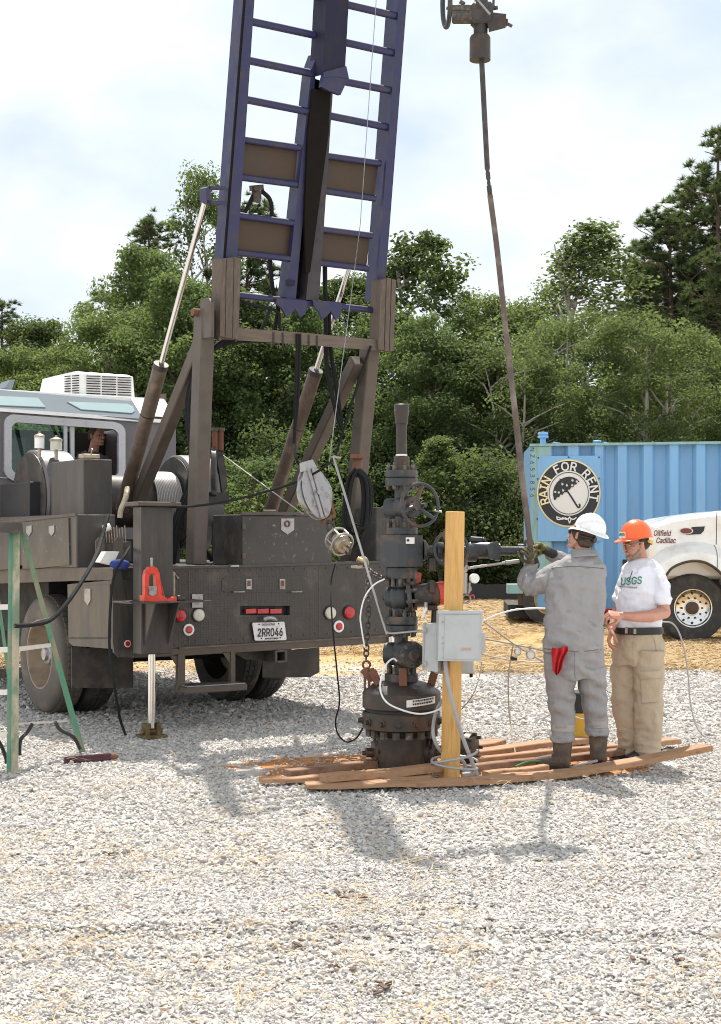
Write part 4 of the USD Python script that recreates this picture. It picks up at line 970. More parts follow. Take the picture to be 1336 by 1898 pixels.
for x, y0, y1, w_, m_ in ((73, 805, 838, 9, 'white_plastic'), (104, 812, 841, 11, 'lens_white')):
    pc = PV(2.6)
    r_ = w_ * pc.pt(x, y1)[1] / FPX
    g_ = W.part('oiler_cup', cyl(pc.pt(x, y1 - 7), pc.pt(x, y0 + 5), r_), m_)
    W.part('cup_lid', lathe([(r_ * 1.1, 0), (r_ * 1.1, 0.02), (r_ * 0.5, 0.035), (0.012, 0.04), (0.012, 0.06)], pc.pt(x, y0 + 6), ZZ, 20), 'dull_brass', under=g_)
    W.part('cup_stem', cyl(pc.pt(x, y1 + 12), pc.pt(x, y1 - 7), 0.018), 'dull_brass', under=g_)
# ------------------------------------------------------------------ operator's cabin
vc = 4.1
CB = PV(vc)
win = [(12, 780), (20, 773), (214, 787), (224, 797), (224, 880), (214, 890), (24, 884), (12, 872)]
wall = [(-160, 752), (0, 757), (255, 776), (326, 781), (326, 1010), (-160, 1010)]
W.part('cabin_wall', CB.slab(wall, 0.06, holes=[win]), 'cabin_grey')
wo = CB.poly([(8, 779), (14, 773), (21, 770), (210, 784), (222, 788), (229, 797), (229, 884), (221, 893), (212, 895), (24, 890), (13, 884), (8, 874)]).buffer(0.01)
wo = wo.buffer(-0.09, quad_segs=10).buffer(0.09, quad_segs=10)
wi = CB.poly([(20, 790), (28, 783), (210, 796), (218, 804), (218, 878), (208, 884), (30, 880), (20, 870)])
wi = wi.buffer(-0.06, quad_segs=10).buffer(0.06, quad_segs=10)
f_ = W.part('window_frame', CB.slab(wo.difference(wi), 0.05, off=0.03), 'window_trim')
W.part('sash', vf([CB.slab([(118, 790), (124, 790.5), (124, 888), (118, 888)], 0.03, off=0.012), CB.slab([(131, 791), (138, 791.5), (138, 889), (131, 889)], 0.03, off=0.0), CB.slab([(118, 786), (138, 788), (138, 792), (118, 790)], 0.02, off=0.0)]), 'window_trim', under=f_)
W.part('pane', CB.slab([(18, 783), (120, 789), (120, 888), (18, 884)], 0.006, off=-0.01), 'glass', under=f_)
W.part('wall_trim', CB.slab([(0, 884), (60, 888), (60, 890), (0, 886)], 0.006, off=0.008), 'window_trim')
u_l, u_w = uv(CB.pt(-160, 800))[0], uv(CB.pt(326, 800))[0]
zr = CB.pt(250, 744)[2]
zw0, zw1 = CB.pt(0, 1010)[2], CB.pt(326, 781)[2]
W.part('cabin_side', obox(L(u_w - 0.03, vc + 1.0, (zw0 + zw1) / 2), UU * 0.03, VV * 0.94, ZZ * (zw1 - zw0) / 2), 'cabin_grey')
W.part('cabin_back', obox(L((u_l + u_w) / 2, vc + 1.9, 2.0), UU * (u_w - u_l) / 2, VV * 0.03, ZZ * 0.95), 'dark_under')
W.part('cabin_floor', obox(L((u_l + u_w) / 2, vc + 1.0, 1.35), UU * (u_w - u_l) / 2.02, VV * 0.85, ZZ * 0.03), 'dark_under')
# sloped roof band with two skylights
zlo = CB.pt(250, 773)[2]
p_lo, p_hi = L(0, vc - 0.02, zlo), L(0, vc + 0.30, CB.pt(250, 744)[2] + 0.07)
RB = Plane(p_lo, UU, p_hi - p_lo)
W.part('roof_band', RB.slab([(-160, 716), (0, 723), (252, 744), (262, 752), (258, 776), (0, 757), (-160, 746)], 0.05), 'roof_band')
W.part('roof_lip', CB.slab([(-160, 746), (0, 757), (258, 775), (324, 779), (324, 785), (258, 782), (0, 763), (-160, 752)], 0.10, off=0.03), 'white_paint')
W.part('skylight', RB.slab([(-100, 731), (70, 739), (84, 756), (-100, 748)], 0.01, off=0.012), 'skylight')
W.part('skylight', RB.slab([(124, 746), (236, 750), (246, 755), (249, 763), (244, 767), (150, 760)], 0.01, off=0.012), 'skylight')
W.part('roof', obox(L((u_l + u_w) / 2, vc + 1.15, p_hi[2] - 0.02), UU * (u_w - u_l) / 2, VV * 0.85, ZZ * 0.03), 'white_paint')
W.part('roof_end', hullpts([L(u_, v_, z_) for u_ in (uv(CB.pt(262, 760))[0], u_w) for v_, z_ in ((vc, zlo + 0.02), (vc + 0.30, p_hi[2]), (vc + 0.6, zlo + 0.02))]), 'white_paint')
# air conditioner on the roof
AV = PV(vc + 0.55)
ac0, ac1 = AV.pt(145, 738), AV.pt(250, 742)
ual, uar = uv(ac0)[0], uv(ac1)[0]
zb_, ztp = p_hi[2] - 0.02, AV.pt(190, 690)[2]
ubl = uv(PV(vc + 0.95).pt(92, 735))[0]
v0 = vc + 0.55
acp = []
for z_, ins, vtop in ((zb_, 0.0, 0.0), (ztp - 0.03, 0.03, 0.015), (ztp, 0.09, 0.09)):
    acp += [L(ual, v0 + vtop, z_), L(uar - ins * 0.6, v0 + vtop, z_), L(uar - ins * 0.6, v0 + 0.8, z_), L(ubl + ins * 2.2, v0 + 0.8, z_), L(ubl + ins * 2.2, v0 + 0.42, z_)]
W.part('air_conditioner', hullpts(acp), 'white_plastic')
for x0, x1 in ((160, 186), (189, 215), (218, 243)):
    for k in range(9):
        y_ = 696 + 4.6 * k + (x0 - 160) * 0.045
        W.part('louvre', AV.slab([(x0, y_), (x1, y_ + 0.9), (x1, y_ + 2.7), (x0, y_ + 1.8)], 0.004, off=0.004), 'dark_under')
q0, q1 = L(ual, v0, 0), L(ubl, v0 + 0.42, 0)
AB = Plane(q0, q1 - q0, ZZ)
for x0, x1 in ((120, 131), (134, 147)):
    for k in range(9):
        y_ = 694 + 4.6 * k + (147 - x0) * 0.08
        W.part('louvre', AB.slab([(x0, y_ + 0.9), (x1, y_), (x1, y_ + 1.9), (x0, y_ + 2.8)], 0.004, off=0.006), 'dark_under')
W.part('roof_fin', vf([PV(vc + 0.5).slab([(8, 719), (20, 704), (28, 703), (22, 722)], 0.3)]), 'roof_band')
W.part('roof_box', PV(vc + 0.5).slab([(288, 732), (308, 729), (308, 756), (288, 757)], 0.15), 'cylinder_brown')
# ------------------------------------------------------------------ frame that carries the mast
MB = PV(0.42).pt(545, 575)                                    # foot of the mast
MP = Plane(MB, UU, ZZ - 0.155 * VV)
def mp(px, py, off=0.0): return MP.pt(px, py) + MP.n * off
ull = uv(PV(0.5).pt(363, 1045))[0]
ulr = uv(mp(690, 640))[0]
def on_u(u, px, py): return PU(u).pt(px, py)
def leg(a, b, w, d): return beam(a, b, w, d, UU, 0.008)
lt = on_u(ull + 0.06, 384, 585)
W.part('frame_leg', vf([beam(PV(0.5).pt(363, 1047), mp(384, 575, -0.05), 0.13, 0.17, UU, 0.01)]), 'beam_steel')
ltop = mp(384, 600, -0.05)
def u_line(p, px, py):
    """The point seen at (px, py) straight forward (same u) of p."""
    return PU(uv(p)[0]).pt(px, py)
W.part('frame_brace', beam(u_line(ltop, 248, 945), ltop - ZZ * 0.1, 0.11, 0.13, UU, 0.01), 'beam_steel')
rtop = mp(692, 630, -0.05)
W.part('frame_leg', beam(u_line(rtop, 648, 1045), rtop, 0.13, 0.17, UU, 0.01), 'beam_steel')
W.part('frame_brace', beam(u_line(rtop, 512, 985), mp(668, 668, -0.06), 0.11, 0.13, UU, 0.01), 'beam_steel')
W.part('frame_eye', vf([PU(uv(ltop)[0] - 0.07).extrude(PU(uv(ltop)[0] - 0.07).poly([(371, 560), (378, 552), (386, 552), (391, 560), (391, 625), (371, 628)]), 0.03)]), 'beam_steel')
W.part('frame_pin', cyl(ltop - UU * 0.12 + ZZ * 0.09, ltop + UU * 0.02 + ZZ * 0.09, 0.035), 'rust')
# weathered timber bumpers round the foot of the mast
for nm_, off_, parts_ in (('timber_bumper', 0.14, (((395, 480), (405, 480), (403, 624), (394, 622)), ((406, 479), (419, 478), (416, 626), (404, 625)), ((420, 477), (432, 479), (427, 627), (417, 627)))),
                          ('timber_bumper', 0.14, (((690, 520), (700, 516), (696, 648), (686, 646)), ((701, 515), (709, 516), (705, 650), (697, 649)), ((710, 517), (718, 519), (713, 649), (706, 650))))):
    for q in parts_:
        W.part(nm_, MP.slab(list(q), 0.16, off=off_ + 0.004 * parts_.index(q)), 'grey_wood')
W.part('timber_beam', MP.slab([(396, 605), (540, 615), (700, 630), (700, 650), (540, 637), (396, 628)], 0.12, off=0.10), 'grey_wood_flat')
for x in (425, 495, 512, 560, 575):
    W.part('beam_band', MP.slab([(x, 607 + (x - 400) * 0.08), (x + 3, 607.3 + (x - 400) * 0.08), (x + 3, 632 + (x - 400) * 0.07), (x, 631.7 + (x - 400) * 0.07)], 0.006, off=0.106), 'black')
# ------------------------------------------------------------------ mast
rail = [(449, -260 * 0 - 40), (471, -40), (432, 500), (411, 500)]
YT = -190.0
def XT(xt, xb, yb, yt=-60.0): return (xt + (xt - xb) * (YT - yt) / (yt - yb), YT)
Tm = W.part('mast', vf([MP.slab([XT(471.5, 430, 560), XT(454, 406, 560), (406, 560), (430, 560)], 0.10, off=0.04)]), 'mast_blue')
W.part('mast_rail', MP.slab([XT(459, 415, 520), XT(467, 424, 520), (424, 520), (415, 520)], 0.20, off=-0.02), 'mast_blue', under=Tm)
W.part('mast_rail', vf([MP.slab([XT(739, 690, 560), XT(753, 706, 560), (706, 560), (690, 560)], 0.03, off=0.05)]), 'mast_blue', under=Tm)
W.part('mast_rail', vf([MP.slab([XT(743, 697, 560), XT(751, 704, 560), (704, 560), (697, 560)], 0.22, off=0.02)]), 'mast_blue', under=Tm)
W.part('rail_groove', MP.slab([XT(452.5, 404.5, 560), XT(455.5, 407.5, 560), (407.5, 560), (404.5, 560)], 0.02, off=0.046), 'oily_black', under=Tm)
def rung(a, b, r=0.034, m='mast_blue', off=0.0):
    W.part('rung', cyl(mp(*a, off), mp(*b, off), r, n=16), m, under=Tm)
for a, b in (((470, -32), (588, -6)), ((466, 40), (582, 65)), ((460, 112), (576, 136)), ((453, 184), (570, 207))):
    rung(a, b)
for a, b in (((634, -62), (744, -36)), ((622, 4), (738, 31)), ((618, 74), (731, 99)), ((610, 146), (724, 168)), ((602, 213), (717, 236))):
    rung(a, b)
for q in (((446, 258), (556, 274), (550, 342), (440, 328)), ((600, 288), (706, 303), (696, 368), (594, 353)), ((431, 398), (548, 414), (541, 480), (427, 467)), ((588, 424), (690, 437), (683, 498), (582, 486))):
    W.part('cross_plate', MP.slab(list(q), 0.02, off=-0.04), 'plate_brown', under=Tm)
    for (a, b) in ((q[0], q[1]), (q[3], q[2])):
        rung(a, b, 0.030, 'mast_blue', -0.01)
rung((427, 546), (690, 575), 0.030)
for k in range(1, 3):
    yk = -32 - 71 * k
    sh_ = 6.0 * k
    rung((470 + sh_, yk), (590 + sh_ * 0.6, yk + 28)); rung((640 + sh_ * 0.6, yk - 24), (746 + sh_, yk + 4))
W.part('crown', vf([beam(mp(620, -650, 0.2), mp(800, -630, 0.2), 0.05, 0.06, ZZ), cyl(mp(668, -650, 0.3) - UU * 0.1, mp(668, -650, 0.3) - UU * 0.04, 0.2, n=32), cyl(mp(790, -640, 0.3) - UU * 0.05, mp(790, -640, 0.3) + UU * 0.02, 0.18, n=32)]), 'mast_blue', under=Tm)
# middle column: a box in front above, an open channel below
W.part('mast_column', vf([MP.slab([(622, -660), (664, -660), (622, 128), (580, 143)], 0.22, off=0.16)]), 'mast_grimy', under=Tm)
W.part('column_flare', vf([MP.slab([(581, 138), (622, 127), (627, 150), (600, 146), (580, 148)], 0.05, off=0.18), MP.slab([(580, 147), (600, 145), (626, 150), (612, 180), (590, 172), (577, 165)], 0.05, off=0.175)]), 'mast_blue', under=Tm)
W.part('stop_block', MP.slab([(529, 518), (541, 519), (540, 530), (528, 529)], 0.06, off=0.06), 'mast_grimy', under=Tm)
W.part('mast_column', vf([MP.slab([(575, 130), (586, 100), (546, 556), (528, 556)], 0.16, off=0.02)]), 'mast_blue', under=Tm)
W.part('mast_column', vf([MP.slab([(600, 150), (615, 150), (588, 556), (564, 556)], 0.16, off=0.03)]), 'mast_oily', under=Tm)
W.part('column_web', vf([MP.slab([(584, 140), (612, 150), (570, 556), (542, 556)], 0.02, off=-0.10)]), 'oily_black', under=Tm)
W.part('column_rod', vf([MP.slab([(574, 166), (607, 172), (603, 250), (583, 400), (569, 505), (561, 505), (559, 400), (565, 250)], 0.03, off=0.055)]), 'oily_black', under=Tm)
def hookplate(x0, x1, y0, y1, xc):
    pl = MP.poly([(x0, y0), (x1, y0 + 4), (x1 + 3, y0 + 14), (x1 - 2, y1 - 6), (x1 - 10, y1), (xc + 6, y1 - 6), (xc, y1 - 16), (xc - 8, y1 - 6), (xc - 16, y1), (x0 + 12, y1 - 14), (x0 + 3, y0 + 12)])
    W.part('hook_plate', MP.extrude(pl, 0.03, 0.07), 'mast_blue', under=Tm)
hookplate(505, 560, 553, 588, 540); hookplate(572, 624, 556, 592, 606)
W.part('cylinder_bracket', vf([MP.slab([(384, 345), (416, 346), (415, 352), (384, 351)], 0.12, off=0.03), MP.slab([(380, 371), (413, 373), (413, 380), (382, 379)], 0.12, off=0.03), MP.slab([(378, 349), (387, 345), (389, 379), (380, 378)], 0.12, off=0.03)]), 'mast_blue', under=Tm)
# raising cylinders
def ram(top, mid, bot, rr, rb):
    p = mp(*top, -0.04)
    u_ = uv(p)[0]
    pm, pb = PU(u_).pt(*mid), PU(u_).pt(*bot)
    ax = nrm(pb - p)
    pm = p + ax * np.dot(pm - p, ax)
    r_ = W.part('ram_barrel', cyl(pm, pb, rb, n=28, bev=0.01), 'cylinder_brown')
    W.part('ram_rod', cyl(p, pm + ax * 0.1, rr, n=24), 'chrome', under=r_)
    W.part('gland', lathe([(rb * 1.03, 0), (rb * 1.03, 0.05)], pm - ax * 0.012, ax, 28), 'truck_dark', under=r_)
    q = pm + ax * np.linalg.norm(pb - pm) * 0.33
    W.part('hose_clamp', lathe([(rb * 1.02, 0), (rb * 1.02, 0.012)], q, ax, 28), 'black', under=r_)
ram((383, 376), (293, 670), (226, 945), 0.024, 0.068)
ram((650, 500), (589, 692), (488, 990), 0.024, 0.068)
# hydraulic hoses
def hose(pts, r, m='rubber_hose', k=8, n=8, nm='hydraulic_hose'):
    W.part(nm, tube(spl(pts, k), r, n), m)
for dx, dv in ((0, 0.0), (5, 0.05), (-5, 0.03)):
    hose([mp(540 + dx, 632, -0.05), mp(450, 628 + dx, -0.1), mp(398, 655, -0.12), u_line(ltop, 362 + dx, 700), u_line(ltop, 352 + dx, 760), u_line(ltop, 360 + dx, 850), u_line(ltop, 352 + dx, 905), u_line(ltop, 328 + dx, 970), u_line(ltop, 316 + dx, 1045)], 0.024)
for dx in (0, 5):
    hose([mp(538 + dx, 618, 0.12), mp(540 + dx, 650, 0.10), mp(542 + dx, 740, 0.05), mp(546, 800, 0.0), mp(545, 822, 0.0)], 0.014)
hose([mp(610, 470, -0.08), mp(612, 600, -0.08), mp(616, 680, -0.1), mp(632, 760, -0.1), mp(645, 800, -0.1)], 0.022)
hose([mp(619, 560, -0.1), mp(622, 640, -0.1), mp(636, 720, -0.12), mp(643, 790, -0.1)], 0.022)
hose([mp(497, 352, -0.12), mp(515, 380, -0.12), mp(512, 470, -0.12), mp(518, 540, -0.12), mp(520, 570, -0.05), mp(514, 612, -0.05)], 0.020)
hose([mp(486, 352, -0.12), mp(470, 385, -0.12), mp(462, 395, -0.12)], 0.020)
hose([mp(428, 552, -0.02), mp(470, 566, 0.02), mp(512, 578, 0.02), mp(518, 608, 0.0)], 0.014)
hose([mp(500, 568, 0.02), mp(490, 595, 0.02), mp(482, 612, 0.02)], 0.016)
hose([mp(672, 640, 0.14), mp(660, 700, 0.06), mp(645, 770, 0.0), mp(630, 835, -0.05), mp(618, 850, 0.0)], 0.012)
W.part('hose_fitting', vf([cyl(mp(487, 342, -0.12), mp(488, 352, -0.12), 0.065), cyl(mp(488, 352, -0.12), mp(486, 374, -0.12), 0.045)]), 'old_bolt')
# filler posts beside the sheave on the deck (small twin sight glasses on a stalk)
SG = PV(1.7)
W.part('stalk', vf([SG.slab([(375, 806), (384, 808), (386, 960), (378, 985), (368, 980), (376, 930)], 0.06)]), 'hub_rusty')
for x in (398, 409):
    W.part('spring_post', cyl(SG.pt(x, 798), SG.pt(x, 835), 0.028), 'rust')
    W.part('spring_cap', cyl(SG.pt(x, 793), SG.pt(x, 799), 0.04), 'beam_steel')
W.part('guide_wheel', lathe([(0.20, 0), (0.24, 0.01), (0.24, 0.05), (0.2, 0.06)], SG.pt(391, 874), nrm(UU * 0.9 - VV * 0.5), 36), 'truck_grey')
W.part('guide_frame', vf([SG.slab([(402, 836), (414, 838), (422, 905), (412, 915), (404, 860)], 0.03), SG.slab([(385, 912), (425, 913), (425, 935), (385, 934)], 0.1)]), 'truck_dark')

# ------------------------------------------------------------------ pipe vise standing on the tray
vb_ = PV(-0.28)
V_ = Thing('pipe_vise', 'red pipe vise standing on the steel tray of the truck', 'vise', base=vb_.pt(283, 1113))
arch = vb_.poly([(266, 1113), (266, 1068), (268, 1058), (274, 1051), (282, 1049), (289, 1053), (293, 1062), (299, 1113)]).difference(vb_.poly([(274, 1096), (274, 1068), (278, 1063), (283, 1063), (286, 1068), (287, 1096)]))
V_.part('yoke', vb_.extrude(arch, 0.05, 0.025), 'red_vise')
V_.part('base', vb_.slab([(264, 1103), (300, 1104), (307, 1110), (324, 1106), (324, 1114.5), (264, 1114.5)], 0.09, off=0.035), 'red_vise')
V_.part('jaw', vb_.slab([(271, 1086), (287, 1086), (286, 1101), (280, 1105), (273, 1102)], 0.03, off=0.04), 'bare_steel')
V_.part('screw', vf([cyl(vb_.pt(281, 1052), vb_.pt(281, 1038), 0.010), ball(vb_.pt(281, 1036), 0.014, 1)]), 'bare_steel')
V_.part('brace', beam(vb_.pt(294, 1072), vb_.pt(304, 1110), 0.02, 0.012), 'red_vise')
single('steel_coupling', vf([cyl(vb_.pt(326, 1110) - VV * 0.02, vb_.pt(339, 1109) - VV * 0.02, 0.030, n=20, bev=0.004)]), 'truck_dark', 'short dark steel coupling lying beside the red vise', 'coupling')

# ------------------------------------------------------------------ wellhead
DW = K / 425.0
WX = Y(744, 1425, DW)
def wp(px, py, dd=0.0): return Y(px, py, DW + dd)
def wr(px): return px * DW / FPX
def wz(py): return wp(744, py)[2]
H_ = Thing('wellhead', 'tall dark grey wellhead tree of stacked flanges and valves', 'wellhead', base=(WX[0], WX[1], 0))
def ax(py): return np.array([WX[0], WX[1], wz(py)])
def stack(name, prof, m, n=40, **kw):
    """prof: (radius in photo pixels, row of the photograph), from the bottom up."""
    z0 = prof[0][1]
    return H_.part(name, lathe([(wr(r), wz(y) - wz(z0)) for r, y in prof], ax(z0), ZZ, n), m, **kw)
def bolts(r, y0, y1, n, br, m='old_bolt', name='bolt', ph=0.2):
    for k in range(n):
        a = ph + k / n * 2 * math.pi
        p = np.array([WX[0] + wr(r) * math.cos(a), WX[1] + wr(r) * math.sin(a), 0])
        H_.part(name, lathe([(wr(br), 0), (wr(br), wz(y1) - wz(y0)), (wr(br * 0.55), wz(y1) - wz(y0) + 0.004), (wr(br * 0.5), wz(y1) - wz(y0) + 0.02)], p + ZZ * wz(y0), ZZ, 6), m, smooth=False)
stack('casing_spool', [(48, 1432), (48, 1362), (55, 1356), (58, 1351)], 'wellhead_brown', 48)
lf = stack('lower_flange', [(66, 1350), (72, 1347), (72.5, 1320), (70, 1317)], 'wellhead_brown', 64)
bolts(61, 1363, 1350, 16, 7.5, name='flange_nut')
for k in range(14):
    a = k / 14 * 2 * math.pi + 0.13
    dr = np.array([math.cos(a), math.sin(a), 0])
    H_.part('lock_screw', lathe([(wr(7), 0), (wr(7), wr(4)), (wr(4.5), wr(5)), (wr(4.5), wr(11))], ax(1334) + dr * wr(70), dr, 10), 'wellhead_brown')
stack('flange_gap', [(66, 1318), (66, 1312)], 'black', 48)
stack('upper_flange', [(70, 1312), (72.5, 1309), (72.5, 1284), (71, 1281), (54, 1268), (34, 1262)], 'wellhead_brown', 64)
stack('spool_flange', [(30, 1264), (31, 1262), (31, 1250), (30, 1248)], 'wellhead_paint')
bolts(24, 1249, 1236, 8, 4.5)
stack('neck', [(14, 1250), (12.5, 1240), (12.5, 1150)], 'wellhead_paint')
def drum(name, a, b, r0, r1, m='wellhead_paint', dome=True):
    p, q = np.asarray(a), np.asarray(b)
    Lh = np.linalg.norm(q - p)
    pr = [(r0, 0), (r1, Lh)] + ([(r1 * 0.93, Lh + r1 * 0.12), (r1 * 0.6, Lh + r1 * 0.2)] if dome else [])
    return H_.part(name, lathe(pr, p, q - p, 28), m)
# lower master valve
drum('valve_body', ax(1212) + [0.02, 0, 0], wp(717, 1211, 0.04), wr(22), wr(21))
drum('valve_bonnet', ax(1212) + [0.0, 0.02, 0], wp(764, 1214, -0.19), wr(24), wr(25))
for k in range(8):
    a = k / 8 * 2 * math.pi
    c = wp(765, 1214, -0.20)
    dr = nrm(wp(764, 1214, -0.19) - ax(1212))
    _, u_, w_ = frame(dr)
    H_.part('bonnet_bolt', cyl(c + (math.cos(a) * u_ + math.sin(a) * w_) * wr(20) - dr * 0.02, c + (math.cos(a) * u_ + math.sin(a) * w_) * wr(20) + dr * 0.015, wr(3.6), n=6), 'old_bolt', smooth=False)
H_.part('bonnet_hub', lathe([(wr(11), 0), (wr(11), 0.03), (wr(6), 0.035), (wr(6), 0.06)], wp(765, 1214, -0.20), dr, 20), 'wellhead_paint')
stack('flange', [(29, 1173), (30, 1171), (30, 1159), (29, 1158)], 'wellhead_paint')
stack('flange', [(29, 1157), (30, 1155.5), (30, 1144), (29, 1142)], 'wellhead_paint')
bolts(24, 1143, 1134, 8, 4.3); bolts(24, 1180, 1173, 8, 4.0)
stack('cross_neck', [(13, 1145), (15, 1130), (17, 1118)], 'wellhead_paint')
# flow cross with a heavy line to the right
drum('valve_body', ax(1108) + [0.02, 0, 0], wp(720, 1107, 0.04), wr(22), wr(20))
H_.part('cross_body', ball(ax(1107), wr(25), 3, (1, 1, 1.05)), 'wellhead_paint')
drum('cross_cap', wp(722, 1108, 0.03), wp(710, 1108, 0.05), wr(5), wr(5), dome=False)
fd = nrm(wp(820, 1098, 0.02) - wp(752, 1106, -0.05))
H_.part('flow_flange', cyl(wp(754, 1106, -0.05), wp(762, 1105, -0.05), wr(30), n=36, bev=0.006), 'wellhead_paint')
for k in range(8):
    a = k / 8 * 2 * math.pi + 0.3
    _, u_, w_ = frame(fd)
    c = wp(754, 1106, -0.05) + (math.cos(a) * u_ + math.sin(a) * w_) * wr(25)
    H_.part('flange_nut', cyl(c - fd * 0.03, c + fd * 0.05, wr(4), n=6), 'old_bolt', smooth=False)
H_.part('flow_line', cyl(wp(762, 1106, -0.05), wp(835, 1098, 0.03), wr(21.5), n=36), 'wellhead_paint')
H_.part('line_clamp', vf([cyl(wp(795, 1103, -0.01), wp(807, 1101, 0.0), wr(23), n=32), obox(wp(801, 1126, -0.03), (wr(9), 0, 0), (0, 0.05, 0), (0, 0, wr(5))), obox(wp(800, 1087, -0.09), (wr(5), 0, 0), (0, 0.02, 0), (0, 0, wr(12)))]), 'wellhead_brown')
H_.part('line_support', cyl(wp(806, 1128, 0.02), wp(805, 1155, 0.02), wr(6.5)), 'wellhead_brown')
H_.part('orange_tape', vf([lathe([(wr(22.2), 0), (wr(22.2), wr(13))], wp(809, 1101, 0.0), fd, 32)]), 'red_vise')
H_.part('tap_lever', beam(wp(782, 1146, -0.2), wp(790, 1126, -0.2), 0.018, 0.008), 'white_plastic')
H_.part('tap', cyl(wp(789, 1138, -0.15), wp(789, 1116, -0.15), 0.012), 'bare_steel')
H_.part('line_nipple', cyl(wp(858, 1100, 0.05), wp(872, 1103, 0.06), wr(10)), 'wellhead_brown')
stack('studs_ring', [(21, 1088), (21, 1072)], 'black', 24)
bolts(24, 1086, 1072, 10, 4.2)
stack('flange', [(28, 1072), (29, 1070), (29, 1053), (28, 1051)], 'wellhead_paint')
# solid block with the wing outlet
bc = ax(1021)
bw = wr(40)
m_ = vf(Manifold.hull_points(np.array([bc + np.array([math.cos(a) * bw * k2, math.sin(a) * bw * k2, z_]) for a in np.radians([12, 78, 102, 168, 192, 258, 282, 348]) for z_, k2 in ((wz(1050) - bc[2], 0.98), (wz(1047) - bc[2], 1.0), (wz(995) - bc[2], 1.0), (wz(992) - bc[2], 0.98))], np.float64)))
H_.part('block', m_, 'wellhead_paint', smooth=20)
FB = Plane(bc + np.array([math.cos(math.radians(270)), math.sin(math.radians(270)), 0]) * bw * 0.98, (1, 0, 0), ZZ)
st = H_.part('sticker', FB.slab([(752, 996), (768, 996), (768, 1008), (752, 1008)], 0.003, off=0.004), 'sign_white')
H_.part('sticker_dot', FB.circle(756, 1001.5, 2.6, 0.002, 0.006, n=14), 'blue_cloth', under=st)
stack('flange', [(29, 991), (30, 989), (30, 980), (29, 978)], 'wellhead_paint')
bolts(24, 979, 968, 8, 4.3)
stack('neck', [(13, 982), (13, 900)], 'wellhead_paint')
# upper valve with its hand wheel
drum('valve_body', ax(943) + [0.02, 0, 0], wp(718, 943, 0.05), wr(20), wr(19))
wd = nrm(np.array([0.62, -0.78, -0.02]))
drum('valve_bonnet', ax(940), ax(940) + wd * 0.12, wr(21), wr(21))
H_.part('valve_stem', cyl(ax(938) + wd * 0.12, ax(936) + wd * 0.26, 0.016), 'old_bolt')
def handwheel(c, axis, R, r, spokes=3, ph=0.5, m='wellhead_paint', off=0.05):
    a, u_, w_ = frame(axis)
    h_ = H_.part('hand_wheel', ring(c, a, R, r, 44, 8), m)
    for k in range(spokes):
        t = ph + k / spokes * 2 * math.pi
        e = (math.cos(t) * u_ + math.sin(t) * w_)
        H_.part('spoke', tube(spl([c - a * off, c - a * off * 0.7 + e * R * 0.45, c + e * R], 5), r * 1.15, 8), m, under=h_)
    H_.part('wheel_hub', cyl(c - a * (off + 0.03), c - a * (off - 0.02), r * 2.6, n=16), m, under=h_)
    return h_
hc = wp(778, 936, -0.24)
handwheel(hc, nrm(np.array([0.50, -0.86, 0.05])), wr(39), 0.013, 3, 0.35)
H_.part('wheel_knob', cyl(wp(806, 947, -0.2), wp(818, 949, -0.22), 0.008), 'bare_steel')
stack('flange', [(29, 901), (30, 899), (30, 888), (29, 886.5)], 'wellhead_paint')
stack('flange', [(29, 885.5), (30, 884), (30, 874), (29, 872)], 'wellhead_paint')
bolts(25, 873, 863, 8, 4.3); bolts(25, 908, 901, 8, 4.0)
stack('adapter', [(18, 874), (17, 866), (14.5, 862), (15, 848), (13.5, 846)], 'wellhead_brown')
stack('riser_pipe', [(10.5, 848), (10, 845), (10, 786)], 'wellhead_brown')
stack('riser_seal', [(10.6, 846), (10.8, 843), (10.2, 842)], 'paper', 28)
stack('riser_collar', [(10.5, 787), (12.0, 785.5), (12.4, 774), (12.6, 772), (13.6, 769), (14.0, 766), (14.2, 751), (12.0, 749)], 'wellhead_brown')
# casing outlets at the foot
def outlet(sx, px, py, dd):
    c = wp(px, py, dd)
    a = nrm(np.array([sx, -0.25, 0]))
    f_ = H_.part('side_valve', lathe([(wr(24), 0), (wr(30), wr(2)), (wr(30), wr(13)), (wr(24), wr(15)), (wr(24), wr(18)), (wr(20), wr(22)), (wr(9), wr(23)), (wr(9), wr(36)), (wr(4), wr(37)), (wr(4), wr(43))], c, a, 28), 'wellhead_brown')
    _, u_, w_ = frame(a)
    for k in range(8):
        t = k / 8 * 2 * math.pi + 0.2
        q = c + a * wr(13) + (math.cos(t) * u_ + math.sin(t) * w_) * wr(25)
        H_.part('valve_nut', cyl(q, q + a * wr(7), wr(4.5), n=6), 'wellhead_brown', smooth=False)
outlet(-1, 713, 1394, 0.02)
outlet(1, 786, 1394, 0.02)
H_.part('outlet_pipe', cyl(ax(1394), wp(858, 1386, 0.1), wr(11)), 'wellhead_brown')
H_.part('outlet_flange', lathe([(wr(20), 0), (wr(29), wr(2)), (wr(30), wr(10)), (wr(27), wr(11)), (wr(27), wr(13)), (wr(30), wr(14)), (wr(29), wr(26)), (wr(16), wr(30))], wp(853, 1386, 0.08), nrm((1, -0.55, 0)), 32), 'wellhead_brown')
for k in range(8):
    t = k / 8 * 2 * math.pi
    a_, u_, w_ = frame(nrm((1, -0.55, 0)))
    q = wp(853, 1386, 0.08) + a_ * wr(-3) + (math.cos(t) * u_ + math.sin(t) * w_) * wr(27)
    H_.part('flange_nut', cyl(q, q + a_ * wr(36), wr(3.6), n=6), 'wellhead_brown', smooth=False)
